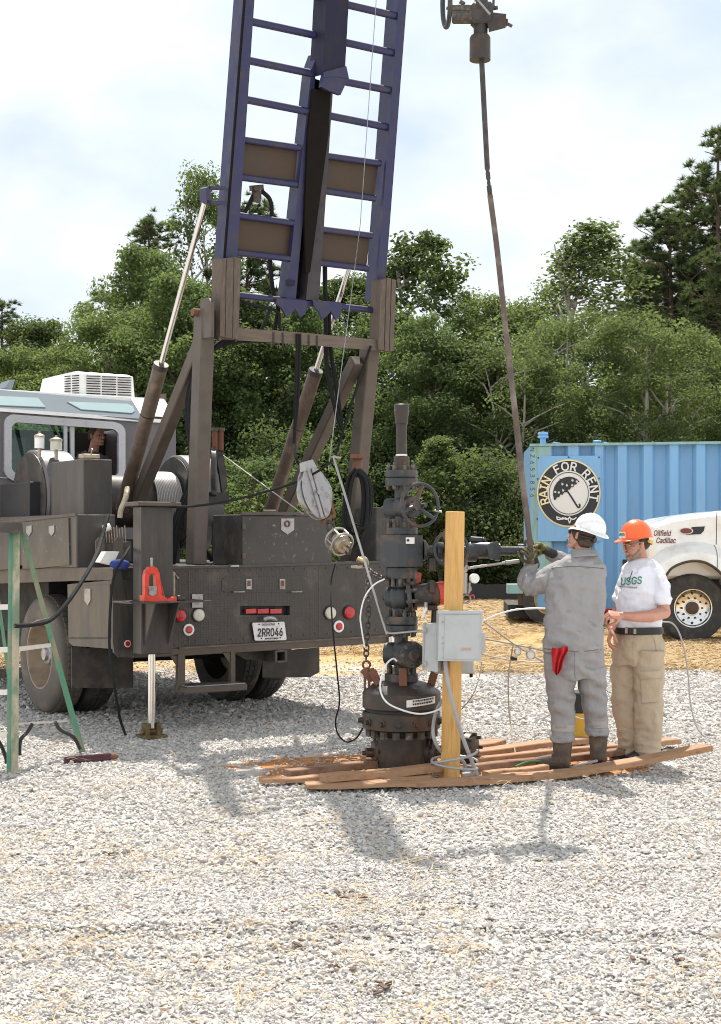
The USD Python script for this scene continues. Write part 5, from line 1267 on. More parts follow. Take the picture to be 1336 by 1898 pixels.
# lifting lugs on the upper flange
for px, py, qx, qy, dd in ((797, 1275, 806, 1243, 0.02), (703, 1272, 690, 1243, -0.05), (747, 1272, 746, 1238, -0.17)):
    H_.part('lifting_lug', beam(wp(px, py, dd), wp(qx, qy, dd), 0.055, 0.03, (1, 0, 0.2)), 'rust')
H_.part('side_pin', tube([wp(676, 1281, 0.0), wp(676, 1238, 0.0), wp(684, 1238, 0.0), wp(684, 1279, 0.0)], 0.008), 'rust')
# labels on the upper flange follow its curve
def curved(px0, px1, py0, py1, slope, r, m, name, under=None, lines=()):
    n = 10
    def pt(px, py, rr):
        dx = wr(px - 744)
        dy = -math.sqrt(max(wr(rr) ** 2 - dx * dx, 1e-6))
        return np.array([WX[0] + dx, WX[1] + dy, wz(py)])
    v = []
    for k in range(n + 1):
        px = px0 + (px1 - px0) * k / n
        v += [pt(px, py1 + slope * (px - px0), r), pt(px, py0 + slope * (px - px0), r)]
    f = []
    for k in range(n):
        f += [[2 * k, 2 * k + 2, 2 * k + 3], [2 * k, 2 * k + 3, 2 * k + 1]]
    return H_.part(name, (np.array(v), np.array(f)), m, under=under)
lb = curved(751, 804, 1290, 1303, -0.09, 73.4, 'paper', 'label')
for j in range(2):
    x = 762.0
    rr_ = random.Random(9 + j)
    while x < 799:
        w_ = rr_.uniform(1.5, 4.5)
        curved(x, x + w_, 1291.3 + 5.4 * j - 0.09 * (x - 751), 1294.6 + 5.4 * j - 0.09 * (x - 751), 0, 73.9, 'ink' if rr_.random() < 0.75 else 'rust', 'label_word', lb)
        x += w_ + 0.8
H_.part('tag', (np.array([wp(763, 1270, -0.19), wp(777, 1268, -0.19), wp(782, 1275, -0.235), wp(767, 1277, -0.235)]), np.array([[0, 3, 2], [0, 2, 1]])), 'bare_steel')
# wing at the height of the block: nipple, wheel, gate valve, spool
wv = lambda px, py, dd=0.0: Y(px, py, DW + dd)
H_.part('wing_hub', lathe([(wr(20), 0), (wr(19), wr(5)), (wr(13), wr(9)), (wr(12), wr(10))], wv(783, 1020, 0.03), (1, 0.15, 0), 28), 'wellhead_paint')
H_.part('wing_pipe', cyl(wv(788, 1021, 0.04), wv(812, 1022, 0.1), wr(10)), 'wellhead_paint')
H_.part('wing_valve', vf([cyl(wv(805, 1022, 0.1), wv(880, 1024, 0.2), wr(18), n=30), obox(wv(852, 1030, 0.16), (wr(14), 0.02, 0), (0, 0.07, 0), (0, 0, wr(22)), 0.02), obox(wv(800, 1046, 0.1), (wr(8), 0, 0), (0, 0.05, 0), (0, 0, wr(14)), 0.01)]), 'wellhead_paint')
handwheel(wv(836, 1018, -0.02), nrm((0.18, -1, 0.05)), wr(32), 0.013, 3, 1.1)
H_.part('wing_spool', cyl(wv(868, 1019, 0.2), wv(918, 1020, 0.18), wr(15.5), n=30, bev=0.01), 'wellhead_paint')
H_.part('wing_cap', lathe([(wr(16), 0), (wr(17), wr(2)), (wr(17), wr(7)), (wr(14), wr(8))], wv(912, 1021, 0.1), nrm((0.6, -0.8, 0)), 28), 'wellhead_paint')
H_.part('wing_flange', vf([cyl(wv(917, 1023, 0.2), wv(926, 1023, 0.2), wr(17), n=28)]), 'wellhead_paint')
H_.part('wing_knob', vf([cyl(wv(872, 1000, 0.2), wv(893, 1001, 0.2), wr(6)), ball(wv(896, 1001, 0.2), wr(5), 1)]), 'wellhead_paint')
H_.part('wing_line', cyl(wv(925, 1021, 0.2), wv(972, 1021, 0.22), wr(8.5), n=24), 'wellhead_paint')
handwheel(wv(980, 1015, 0.3), nrm((0.9, -0.5, 0)), wr(20), 0.011, 3, 0.3)
H_.part('wing_rod', vf([cyl(wv(866, 1053, -0.05), wv(936, 1043, 0.1), wr(2.6)), cyl(wv(936, 1043, 0.1), wv(961, 1040, 0.15), wr(4))]), 'tube_steel')
H_.part('small_gauge', lathe([(wr(9), 0), (wr(9), 0.03), (wr(8), 0.033)], wv(877, 1072, 0.0), nrm((0.35, -0.9, 0)), 24), 'white_plastic')
H_.part('gauge_fittings', vf([cyl(wv(866, 1048, -0.02), wv(858, 1062, -0.02), wr(5)), cyl(wv(861, 1062, -0.02), wv(861, 1100, -0.02), wr(5)), cyl(wv(870, 1080, 0), wv(868, 1100, 0), wr(2.5)), ring(wv(866, 1091, 0), (0.3, -1, 0), wr(7), wr(1.6), 20, 6), ring(wv(864, 1110, 0), (0.3, -1, 0), wr(8), wr(1.8), 20, 6)]), 'tube_steel')
H_.part('red_handle', tube(spl([wv(868, 1106, 0), wv(876, 1103, 0), wv(879, 1109, 0)], 4), wr(1.6)), 'lens_red')
H_.part('red_flag', hullpts([wv(773, 1060, 0.05) , wv(781, 1062, 0.05), wv(780, 1078, 0.05), wv(768, 1084, 0.05), wv(766, 1074, 0.1)]), 'red_vise')

# ------------------------------------------------------------------ timber post with its electrical boxes
DP = K / 443.0
pb, ptop = Y(834, 1445, DP), Y(843.5, 948, DP + 0.02)
T_ = Thing('timber_post', 'square yellow timber post standing in front of the wellhead', 'post', base=(pb[0], pb[1], 0))
pu = nrm((0.86, 0.51, 0)); pv = nrm((-0.51, 0.86, 0))
up = nrm(ptop - pb)
T_.part('post', beam(pb - up * 0.1, ptop, 0.098, 0.098, pu, 0.006), 'post_wood')
def bx_(T, name, px0, px1, py0, py1, d, depth, m, label=None, bev=0.008, cat=None):
    a, b, c = Y(px0, py0, d), Y(px1, py0, d), Y(px0, py1, d)
    ctr = (a + b) / 2 * [1, 1, 0] + [0, depth / 2, (a[2] + c[2]) / 2]
    return obox(ctr, ((b - a)[0] / 2, 0, 0), (0, depth / 2, 0), (0, 0, (a[2] - c[2]) / 2), bev)
DB = DP - 0.16
J = Thing('junction_box', 'large pale grey electrical box on the front of the timber post', 'electrical box', 'electrical boxes on the timber post', base=Y(853, 1228, DB))
JF = Plane(Y(853, 1180, DB - 0.03), nrm((1, 0.05, 0)), ZZ)
J.part('box', JF.slab([(812, 1133), (894, 1133), (891, 1226), (810, 1225)], 0.11), 'box_grey')
cv_ = J.part('cover', JF.slab([(813, 1137), (893.5, 1136), (890, 1225.5), (811, 1224.5)], 0.012, off=0.014), 'box_grey')
J.part('cover_lip', JF.slab([(811, 1131.5), (895.5, 1131.5), (895.5, 1137), (811, 1137)], 0.03, off=0.022), 'box_grey', under=cv_)
J.part('cover_panel', JF.slab([(824, 1140), (889, 1139), (886, 1221), (822, 1221)], 0.004, off=0.018), 'box_grey', under=cv_)
J.part('print', JF.text('CUTLER', 863, 1202.5, 4.6, off=0.0185, bold=True, squeeze=0.8), 'orange_print', under=cv_)
for y in (1153, 1181, 1192, 1201, 1219):
    J.part('cover_screw', JF.circle(820, y, 1.7, 0.003, 0.017, n=12), 'bare_steel', under=cv_)
J.part('switch_arm', JF.slab([(893, 1172), (899, 1173), (900, 1200), (896, 1210), (892, 1211)], 0.06, off=-0.01), 'box_grey')
J.part('conduit_hub', lathe([(0.028, 0), (0.05, 0.012), (0.06, 0.03)], JF.pt(851, 1134) + [0, 0.05, 0.0], -ZZ, 20), 'box_grey')
J2 = Thing('junction_box', 'narrow grey box seen from its hinged edge, left of the timber post', 'electrical box', 'electrical boxes on the timber post', base=Y(799, 1244, DP))
JL = Plane(Y(799, 1200, DP - 0.1), nrm((1, -0.25, 0)), ZZ)
J2.part('box', JL.slab([(786, 1157), (812, 1156), (811, 1246), (784, 1241)], 0.16), 'box_grey')
J2.part('door_edge', JL.slab([(783.5, 1155), (787.5, 1155), (785, 1242), (782.5, 1241)], 0.17, off=0.006), 'conduit')
for y in (1168, 1230):
    J2.part('hinge', JL.slab([(784, y - 4), (791, y - 4), (791, y + 4), (784, y + 4)], 0.01, off=0.012), 'bare_steel')
J3 = Thing('junction_box', 'low grey box on the back of the timber post, showing under the large one', 'electrical box', 'electrical boxes on the timber post', base=Y(850, 1250, DP + 0.12))
J3.part('box', bx_(None, '', 806, 878, 1200, 1249, DP + 0.09, 0.14, 'box_grey'), 'box_grey')
J3.part('cable_gland', cyl(Y(873, 1243, DP + 0.12), Y(873, 1255, DP + 0.12), 0.012), 'rubber_hose')
single('conduit', tube(spl([JF.pt(826, 1224) + [0, 0.06, 0], JF.pt(827, 1240) + [0, 0.05, 0], Y(832, 1275, DP - 0.16), Y(842, 1315, DP - 0.15), Y(858, 1368, DP - 0.1), Y(874, 1410, DP - 0.05), Y(886, 1439, DP)], 8), 0.014, 10), 'conduit', 'grey flexible conduit slanting from the large electrical box to the ground', 'conduit')
single('conduit', tube(spl([Y(822, 1296, DP + 0.12), Y(812, 1310, DP + 0.1), Y(804, 1335, DP + 0.05), Y(803, 1362, DP), Y(812, 1386, DP), Y(826, 1398, DP + 0.06), Y(845, 1403, DP + 0.08), Y(860, 1414, DP + 0.1), Y(864, 1432, DP + 0.1)], 8), 0.0125, 10), 'conduit', 'pale grey conduit bulging left round the timber post and back to its foot', 'conduit')
cc = np.array([*Y(842, 1430, DP)[:2], 0.075])
single('conduit', tube([cc + [0.155 * math.cos(t), 0.14 * math.sin(t), 0.05 * math.sin(t * 0.5 + 1) + 0.006 * t] for t in np.linspace(0, 4 * math.pi, 70)], 0.009, 8), 'conduit', 'thin grey conduit coiled round the foot of the timber post', 'conduit')
single('conduit_fitting', vf([cyl(Y(864, 1428, DP + 0.08), Y(864, 1440, DP + 0.08), 0.03), cyl(Y(856, 1437, DP + 0.02), Y(878, 1434, DP + 0.06), 0.018)]), 'conduit', 'grey pipe fitting on the boards at the foot of the timber post', 'pipe fitting')
single('control_cable', tube(spl([Y(893, 1226, DP), Y(889, 1250, DP + .02), Y(880, 1280, DP + .05), Y(868, 1300, DP + 0.1), Y(852, 1318, DP + 0.12)], 6), 0.0035, 6), 'tube_steel', 'thin cable hanging down behind the timber post from the large box', 'cable')

# ------------------------------------------------------------------ boards round the well
def plank(a, b, w, t, label,  m='plank', z0=0.03, z1=0.03, bend=0.0, group=None, via=None):
    """A board whose near edge on the ground runs from the pixel a to the pixel b; w wide away from us, t thick."""
    p, q = G(*a, z0), G(*b, z1)
    path_ = spl(np.array([G(*e) for e in via]), 6) if via else None
    d = nrm((q - p) * [1, 1, 0])
    s = np.array([-d[1], d[0], 0.0])
    n = 12 if via is None else len(path_) - 1
    v = []
    rr = np.random.default_rng(int(a[0] * 7 + a[1]))
    for k in range(n + 1):
        f = k / n
        c = p + (q - p) * f + s * bend * 4 * f * (1 - f) + ZZ * 0.004 * math.sin(f * 7 + a[0])
        if via: c = path_[k]
        wv_ = w + rr.normal(0, 0.002)
        for dx, dz in ((0, 0), (0, t - 0.006), (0.006, t), (wv_ - 0.006, t), (wv_, t - 0.006), (wv_, 0)):
            v.append(c + s * dx + ZZ * dz)
    v = np.array(v)
    f = []
    for k in range(n):
        for j in range(6):
            a0, a1 = k * 6 + j, k * 6 + (j + 1) % 6
            f += [[a0, a1, a1 + 6], [a0, a1 + 6, a0 + 6]]
    for j in range(1, 5):
        f += [[0, j + 1, j], [n * 6, n * 6 + j, n * 6 + j + 1]]
    single('board', (v, np.array(f)), m, label, 'board', 'boards laid round the well', smooth=20)
plank((770, 1460), (1321, 1392), 0.13, 0.038, 'longest board in front, from the foot of the post to beyond the two men', via=[(770, 1460, 0.005), (900, 1454, 0.008), (1061, 1440, 0.015), (1178, 1421, 0.055), (1250, 1407, 0.11), (1321, 1392, 0.18)])
plank((604, 1452), (830, 1430), 0.12, 0.045, 'thick board lying across the front of the wellhead base', z0=0.03, z1=0.05)
plank((485, 1453), (606, 1447), 0.09, 0.03, 'board end poking furthest left onto the gravel', z0=0.012, z1=0.012)
plank((538, 1440), (720, 1421), 0.10, 0.045, 'board running behind the left end boards to the wellhead', 'plank_dark', 0.02, 0.02)
plank((568, 1463), (772, 1459), 0.20, 0.022, 'thin flat board lying lowest at the front left', z0=0.012, z1=0.012)
plank((640, 1449), (800, 1444), 0.12, 0.02, 'thin board flat on the clay before the wellhead base', z0=0.02, z1=0.02)
plank((905, 1441), (1018, 1428), 0.07, 0.035, 'narrow board just behind the longest front board', z0=0.015, z1=0.015)
plank((880, 1431), (1160, 1400), 0.08, 0.045, 'dark edged board under the boots of the man in the white hat', 'plank_dark', 0.03, 0.03)
plank((884, 1416), (1180, 1388), 0.08, 0.045, 'board crossing behind the grey boots', z0=0.03, z1=0.03)
plank((890, 1402), (1100, 1376), 0.14, 0.04, 'wide rear board ending behind the yellow pail', z0=0.03, z1=0.03)
plank((880, 1396), (938, 1383), 0.16, 0.05, 'short rear board poking out right of the outlet flange', 'plank', 0.02, 0.02)
plank((1165, 1392), (1262, 1379), 0.13, 0.04, 'board end showing right of the tan trousers', z0=0.02, z1=0.02)
plank((876, 1452), (980, 1441), 0.07, 0.03, 'small loose board left of the grey boots', z0=0.02, z1=0.02)
rr = np.random.default_rng(77)
v, f = [], []
for k in range(260):
    a = rr.uniform(0, 2 * np.pi); rad = math.sqrt(rr.uniform(0, 1))
    c = np.array([0.85 + 1.25 * rad * math.cos(a), 10.3 + 0.62 * rad * math.sin(a), rr.uniform(0.0, 0.012)])
    m_ = obox(c, np.array([math.cos(a * 7), math.sin(a * 7), 0]) * rr.uniform(0.01, 0.05), np.array([-math.sin(a * 7), math.cos(a * 7), 0]) * rr.uniform(0.004, 0.014), (0, 0, rr.uniform(0.003, 0.01)), 0.001)
    v.append(m_)
single('wood_chips', vf(v), 'plank', 'splinters and clods strewn on the clay between the boards', 'wood chips', kind='stuff', smooth=False)
single('strap', tube(spl([G(955, 1421, .05), G(975, 1413, .06), G(995, 1411, .06), G(1014, 1413, .05)], 6), 0.008, 6), 'green_strap', 'green strap lying over the boards by the grey boots', 'strap')
single('pipe', cyl(G(1064, 1419, 0.05), G(1106, 1410, 0.06), 0.010), 'conduit', 'grey pipe lying between the boots on the boards', 'pipe')

# ------------------------------------------------------------------ lines, cables and lifting gear between truck and well
def line(name, pts, r, m, label, cat, k=8, n=8, group=None):
    single(name, tube(spl(pts, k) if k > 1 else np.array(pts), r, n), m, label, cat, group)
line('steel_tube', [Y(632, 849, 10.9), Y(624, 848, 10.9), Y(619.5, 852, 10.9), Y(640, 920, 10.7), Y(680, 1055, 10.3), Y(714, 1166, 10.0), Y(718, 1172, 9.98), Y(730, 1174, 9.97), Y(775, 1170, 9.9), Y(790, 1173, 9.85)], 0.009, 'tube_steel', 'bare bent steel tube slanting down in front of the corner box to the wellhead', 'tube')
line('white_hose', [Y(713, 1073, 9.95), Y(693, 1084, 9.95), Y(676, 1107, 9.98), Y(668, 1140, 10), Y(670, 1165, 10), Y(676, 1200, 10.02)], 0.0055, 'white_hose', 'thin white hose bowing left from the wellhead down to the chain', 'hose')
line('white_hose', [Y(735, 1225, 9.82), Y(728, 1221, 9.8), Y(716, 1231, 9.78), Y(707, 1254, 9.76), Y(705, 1280, 9.74), Y(717, 1302, 9.72), Y(745, 1316, 9.7), Y(775, 1323, 9.7), Y(800, 1320, 9.7), Y(822, 1311, 9.72)], 0.0065, 'white_hose', 'white hose looping across the big flange to the timber post', 'hose')
line('black_cable', [Y(621, 1046, 11.6), Y(614, 1075, 11.4), Y(613, 1110, 11.2), Y(618, 1180, 11), Y(624, 1240, 10.9), Y(629, 1300, 10.8), Y(622, 1335, 10.8), Y(626, 1360, 10.8), Y(642, 1375, 10.75), Y(660, 1368, 10.5), Y(672, 1350, 10.2)], 0.0065, 'rubber_hose', 'black cable hanging from the load cell in a loop beside the wellhead', 'cable')
line('black_cable', [PV(-0.05).pt(310, 940), Y(360, 938, 11.5), Y(420, 929, 11.5), Y(490, 912, 11.4), Y(550, 893, 11.3), Y(595, 870, 11.2), Y(621, 849, 10.95)], 0.010, 'rubber_hose', 'black cable sagging from the jack column past the sheave to the steel tube', 'cable')
line('wire_line', [SG.pt(412, 843), Y(480, 893, 11.9), Y(562, 953, 11.3)], 0.005, 'tube_steel', 'taut steel wire running down from the guide wheel to the white sheave', 'wire', k=1, n=6)
line('wire_line', [mp(700, -640, 0.3), mp(668, -60, 0.3), mp(640, 420, 0.25), Y(608, 872, 11.35)], 0.0035, 'bare_steel', 'fine steel wire coming straight down in front of the mast to the sheave', 'wire', k=1, n=5)
line('black_hose', [PV(0.3).pt(200, 955), PV(0.0).pt(185, 1010), Y(168, 1050, 10.8), Y(130, 1110, 10.4), Y(95, 1148, 10.2), Y(60, 1158, 10.0), Y(28, 1160, 9.85)], 0.016, 'rubber_hose', 'black hose drooping from the console to the green ladder', 'hose')
line('black_hose', [PV(0.1).pt(240, 1015), PV(-0.05).pt(228, 1035), Y(212, 1065, 11.5), Y(205, 1120, 11.4), Y(203, 1200, 11.3), Y(212, 1270, 11.3), Y(222, 1330, 11.6), G(233, 1363, 0.03)], 0.012, 'rubber_hose', 'black hose hanging down past the corner plate to the gravel', 'hose')
single('rag', vf(ball(PV(0.15).pt(222, 1046), 0.07, 2, (1.2, 0.6, 0.6))), 'blue_cloth', 'crumpled blue cloth on the deck edge left of the jack column', 'cloth')
single('paper_roll', hullpts([PV(0.3).pt(x, y) - VV * t for t in (0, 0.1) for x, y in ((176, 1042), (188, 1022), (212, 1022), (200, 1047))]), 'paper', 'folded white paper lying left of the jack column under the valve bank', 'paper')
# sheave
c = Y(583, 914, 11.3)
sa = nrm((0.62, -0.76, 0.12))
S_ = Thing('sheave', 'large white sheave block hanging beside the rear tool box', 'sheave', base=c)
sup = nrm(np.array([-0.33, 0, 0.94]) - sa * np.dot([-0.33, 0, 0.94], sa)); ssd = np.cross(sup, sa)
def ell(k, h, n=36):
    return [(c + sa * h + ssd * math.cos(t) * 0.135 * k + sup * math.sin(t) * 0.215 * k) for t in np.linspace(0, 2 * np.pi, n, endpoint=False)]
for h in (-0.03, 0.03):
    S_.part('side_plate', hullpts(np.vstack([ell(0.97, h - 0.006), ell(1.0, h), ell(0.97, h + 0.006)])), 'sheave_white')
S_.part('wheel', lathe([(0.10, -0.02), (0.165, -0.018), (0.15, 0.0), (0.165, 0.018), (0.10, 0.02)], c, sa, 36), 'bare_steel')
for s in (-0.028, 0.012):
    S_.part('strap', beam(c + sa * 0.045 + sup * 0.20 + ssd * s, c + sa * 0.045 - sup * 0.20 + ssd * s, 0.028, 0.014, ssd), 'sheave_white')
S_.part('head', hullpts([c + sa * h + sup * z_ + ssd * x for h in (-0.03, 0.045) for z_, x in ((0.19, -0.06), (0.19, 0.06), (0.26, -0.04), (0.26, 0.04))]), 'sheave_white')
S_.part('axle', cyl(c + sa * 0.03, c + sa * 0.065, 0.022), 'bare_steel')
S_.part('hanger', vf([beam(c + ssd * 0.13 - sup * 0.02, c + ssd * 0.12 - sup * 0.22, 0.035, 0.03, sa), ball(c + ssd * 0.13 + sup * 0.0, 0.028, 1), beam(c + ssd * 0.13 - sup * 0.21, c - ssd * 0.02 - sup * 0.24, 0.04, 0.03, sa)]), 'rust')
line('sling', [mp(545, 822, 0.02), Y(547, 845, 11.5), Y(556, 862, 11.4), Y(566, 868, 11.35)], 0.012, 'rubber_hose', 'dark sling holding the top of the white sheave', 'sling')
single('shackle', vf([ring(Y(613, 977, 11.25), (0.5, -0.8, 0.3), 0.036, 0.010, 24, 8), ring(Y(619, 990, 11.2), (0.9, 0.3, 0.3), 0.032, 0.010, 24, 8), cyl(Y(606, 966, 11.25), Y(618, 969, 11.2), 0.013)]), 'chain', 'rusty shackle linking the white sheave to the load cell', 'shackle')
# load cell
p, q = Y(621, 996, 11.15), Y(652, 1027, 10.95)
la = nrm(q - p)
Lc = Thing('load_cell', 'round brass coloured load cell in a ring cage below the sheave', 'load cell', base=(p + q) / 2)
_, lu, lw = frame(la)
Lc.part('body', lathe([(0.03, 0), (0.06, 0.01), (0.075, 0.04), (0.075, 0.085), (0.06, 0.10), (0.055, 0.12), (0.02, 0.125), (0.018, 0.17)], p + la * 0.03, la, 28), 'dull_brass')
for h in (0.02, 0.115):
    Lc.part('cage_ring', ring(p + la * h, la, 0.092, 0.010, 30, 8), 'tube_steel')
for k in range(6):
    t = k / 6 * 2 * math.pi
    e = (math.cos(t) * lu + math.sin(t) * lw) * 0.092
    Lc.part('cage_bar', cyl(p + la * 0.02 + e, p + la * 0.115 + e, 0.007, n=8), 'tube_steel')
Lc.part('eye', ring(p + la * 0.21, lu, 0.03, 0.010, 20, 8), 'chain')
single('hook', vf([tube(spl([Y(662, 1041, 10.85), Y(668, 1034, 10.85), Y(678, 1036, 10.8), Y(680, 1046, 10.8), Y(668, 1051, 10.8), Y(652, 1050, 10.85)], 5), 0.013), cyl(Y(664, 1036, 10.84), Y(674, 1040, 10.8), 0.018)]), 'dull_brass', 'steel hook at the lower end of the load cell', 'hook')
single('hook_latch', tube([Y(665, 1035, 10.8), Y(675, 1040, 10.78)], 0.010), 'yellow_band', 'small yellow latch on the hook below the load cell', 'latch')
def chain(pts, label, pitch=0.042):
    t = Thing('chain', label, 'chain', base=pts[0])
    pp = spl(pts, 30)
    s = np.r_[0, np.cumsum(np.linalg.norm(np.diff(pp, axis=0), axis=1))]
    n = int(s[-1] / pitch)
    for k in range(n):
        a, b = [np.array([np.interp(x, s, pp[:, i]) for i in range(3)]) for x in (k * pitch - 0.006, (k + 1) * pitch + 0.006)]
        d = nrm(b - a)
        e = frame(d)[1 + k % 2]
        m = (a + b) / 2
        h = np.linalg.norm(b - a) / 2
        t.part('link', tube([m + d * h * math.cos(x) + e * 0.017 * math.sin(x) for x in np.linspace(0, 2 * np.pi, 10, endpoint=False)], 0.0065, 5, closed=True), 'chain')
chain([Y(676, 1048, 10.8), Y(690, 1062, 10.5), Y(704, 1070, 10.2), Y(716, 1074, 10.0)], 'rusty chain from the hook to the wellhead neck')
chain([Y(681, 1062, 10.6), Y(683, 1110, 10.4), Y(682, 1160, 10.3), Y(679, 1200, 10.25), Y(678, 1226, 10.2)], 'rusty chain hanging straight down left of the wellhead')
single('chain_binder', vf([ring(Y(679, 1232, 10.15), (0.2, -1, 0), 0.027, 0.008, 20, 8), beam(Y(672, 1240, 10.1), Y(690, 1262, 10.1), 0.05, 0.03), beam(Y(688, 1240, 10.1), Y(702, 1270, 10.0), 0.035, 0.03)]), 'rust', 'rusty chain binder on the left shoulder of the big flange', 'binder')
# coil of hose on the right frame leg
hc_ = Thing('hose_coil', 'coil of black hose hung on the right leg of the mast frame', 'hose coil', base=Y(660, 880, 12.2))
for k in range(9):
    rr2 = random.Random(k)
    w_, x_ = 20 + rr2.uniform(-6, 5), 660 + rr2.uniform(-5, 5)
    b_ = 1000 + rr2.uniform(-30, 25)
    dd = 12.2 - 0.02 * k
    hc_.part('loop', tube(spl([Y(x_, 872 + rr2.uniform(-5, 6), dd), Y(x_ + w_ * 0.8, 890, dd), Y(x_ + w_, 930, dd), Y(x_ + w_ * 0.7, 975, dd), Y(x_ - 6, b_, dd), Y(x_ - w_ * 1.1, 970, dd), Y(x_ - w_ * 1.0, 920, dd), Y(x_ - w_ * 0.6, 885, dd), Y(x_, 872, dd)], 7), 0.014, 7), 'rubber_hose')
hc_.part('hook', vf([cyl(Y(663, 848, 12.25), Y(661, 880, 12.15), 0.04), obox(Y(662, 846, 12.2), (0.06, 0, 0), (0, 0.03, 0), (0, 0, 0.02))]), 'rust')
# ------------------------------------------------------------------ the tool string hung over the well, pulled aside by hand
DT = 10.25
tp = lambda px, py, dd=0.0: Y(px, py, DT + dd)
B_ = Thing('tool_string', 'long pipe string hanging from a valve, held by the man in white hat', 'pipe', base=tp(987, 1030))
rt = lambda r: r * DT / FPX
B_.part('lower_pipe', tube(spl([tp(908, 362), tp(922, 470), tp(938, 620), tp(955, 770), tp(968, 890), tp(978, 970), tp(986, 1045)], 4), [rt(5.2)] * 12 + [rt(5.8)] * 8 + [rt(5.4)] * 5, 14), 'string_pipe')
B_.part('upper_pipe', tube([tp(892.5, 112), tp(897, 200), tp(903, 312), tp(903.7, 319)], [rt(5), rt(5), rt(5), rt(3.0)], 14), 'truck_dark')
B_.part('tool_joint', lathe([(rt(2.5), 0), (rt(4.2), rt(2)), (rt(4.2), rt(14)), (rt(3), rt(15)), (rt(2.6), rt(18)), (rt(3.4), rt(20)), (rt(3.2), rt(26)), (rt(4.6), rt(27)), (rt(4.6), rt(44))], tp(903.6, 318), tp(908, 362) - tp(903.6, 318), 18), 'truck_dark')
B_.part('cup', lathe([(rt(16), 0), (rt(19.5), rt(1)), (rt(19.5), rt(17)), (rt(19.3), rt(18)), (rt(19.3), rt(42)), (rt(17), rt(46)), (rt(12), rt(47)), (rt(12), rt(66))], tp(889.5, 113), ZZ, 30), 'wellhead_brown')
B_.part('valve_body', vf([obox(tp(893, 28), (rt(20), 0, 0), (0, rt(18), 0), (0, 0, rt(20)), 0.02), cyl(tp(892, -40), tp(891, 68), rt(12.5))]), 'truck_dark')
B_.part('hoist_cable', cyl(mp(795, -630, 0.3), tp(891, -40), 0.012), 'bare_steel')
B_.part('side_block', hullpts([tp(x, y, d) for x, y, d in ((900, 22, -0.06), (938, 26, -0.08), (937, 52, -0.08), (906, 60, -0.06), (900, 22, 0.1), (938, 26, 0.08), (937, 52, 0.08), (906, 60, 0.1))]), 'wellhead_brown')
B_.part('side_stem', vf([cyl(tp(936, 42), tp(949, 49), rt(3)), obox(tp(938, 42), (rt(2.5), 0, 0), (0, 0.03, 0), (0, 0, rt(5)))]), 'old_bolt')
B_.part('actuator', vf([cyl(tp(880, 20), tp(838, 17), rt(13), rt(9)), obox(tp(862, 32), (rt(24), 0, 0), (0, 0.05, 0), (0, 0, rt(9)), 0.01)]), 'old_bolt')
B_.part('hand_wheel', ring(tp(827, 6), (1, 0.1, 0.05), rt(42), rt(4.6), 36, 10), 'wellhead_paint')
B_.part('wheel_stem', cyl(tp(838, 17), tp(827, 15), rt(3)), 'old_bolt')
B_.part('lever', beam(tp(884, 0, -0.12), tp(908, 28, -0.12), 0.014, 0.03), 'bare_steel')
B_.part('needle_valve', vf([cyl(tp(905, 16), tp(922, 14), rt(4)), cyl(tp(914, 14), tp(915, -6), rt(2.4)), cyl(tp(858, 4), tp(852, 14), rt(6))]), 'old_bolt')
# ------------------------------------------------------------------ step ladder
Ld = Thing('step_ladder', 'worn green fibreglass step ladder at the left edge, beside the truck', 'step ladder', base=G(22, 1435))
dl = G(22, 1435)[1]
dr_ = G(152, 1395)[1]
def lp_(px, py, d): return Y(px, py, d)
Ld.part('front_rail', vf([hullpts([lp_(x, y, d + e) for x, y, d in ((16, 985, dl + 0.45), (24, 985, dl + 0.45), (22, 1435, dl), (12, 1435, dl)) for e in (0, 0.025)])]), 'fibreglass')
Ld.part('front_rail', vf([hullpts([lp_(x, y, d + e) for x, y, d in ((24, 983, dl + 0.43), (37, 985, dl + 0.43), (34, 1433, dl - 0.01), (20, 1435, dl - 0.01)) for e in (0, 0.02)])]), 'fibreglass_worn')
Ld.part('rear_rail', vf([hullpts([lp_(x, y, d + e) for x, y, d in ((37, 986, dl + 0.5), (46, 986, dl + 0.5), (158, 1392, dr_), (147, 1396, dr_)) for e in (0, 0.03)])]), 'fibreglass')
Ld.part('rear_rail', hullpts([lp_(x, y, d + e) for x, y, d in ((-20, 1010, dl + 0.9), (-14, 1010, dl + 0.9), (40, 1400, dl + 0.75), (33, 1400, dl + 0.75)) for e in (0, 0.03)]), 'fibreglass')
Ld.part('front_rail', hullpts([lp_(x, y, d + e) for x, y, d in ((-110, 985, dl + 0.5), (-100, 985, dl + 0.5), (-150, 1435, dl), (-162, 1435, dl)) for e in (0, 0.03)]), 'fibreglass')
Ld.part('top_cap', hullpts([lp_(x, y, dl + e) for x, y in ((-120, 965), (41, 969), (43, 988), (-120, 986)) for e in (0.38, 0.62)]), 'truck_dark')
for y in (1125, 1204, 1283, 1362):
    f_ = (y - 985) / 450
    d_ = dl + 0.45 * (1 - f_)
    Ld.part('step', hullpts([lp_(x, yy_, d_ + e) for x, yy_, in ((-140, y - 4), (15, y - 5), (15, y + 5), (-140, y + 8)) for e in (0, 0.07)]), 'ladder_aluminium')
Ld.part('brace_bar', hullpts([lp_(x, y, d + e) for x, y, d in ((31, 1199, dl + 0.25), (94, 1192, dl + 0.7), (95, 1199, dl + 0.7), (31, 1208, dl + 0.25)) for e in (0, 0.02)]), 'ladder_aluminium')
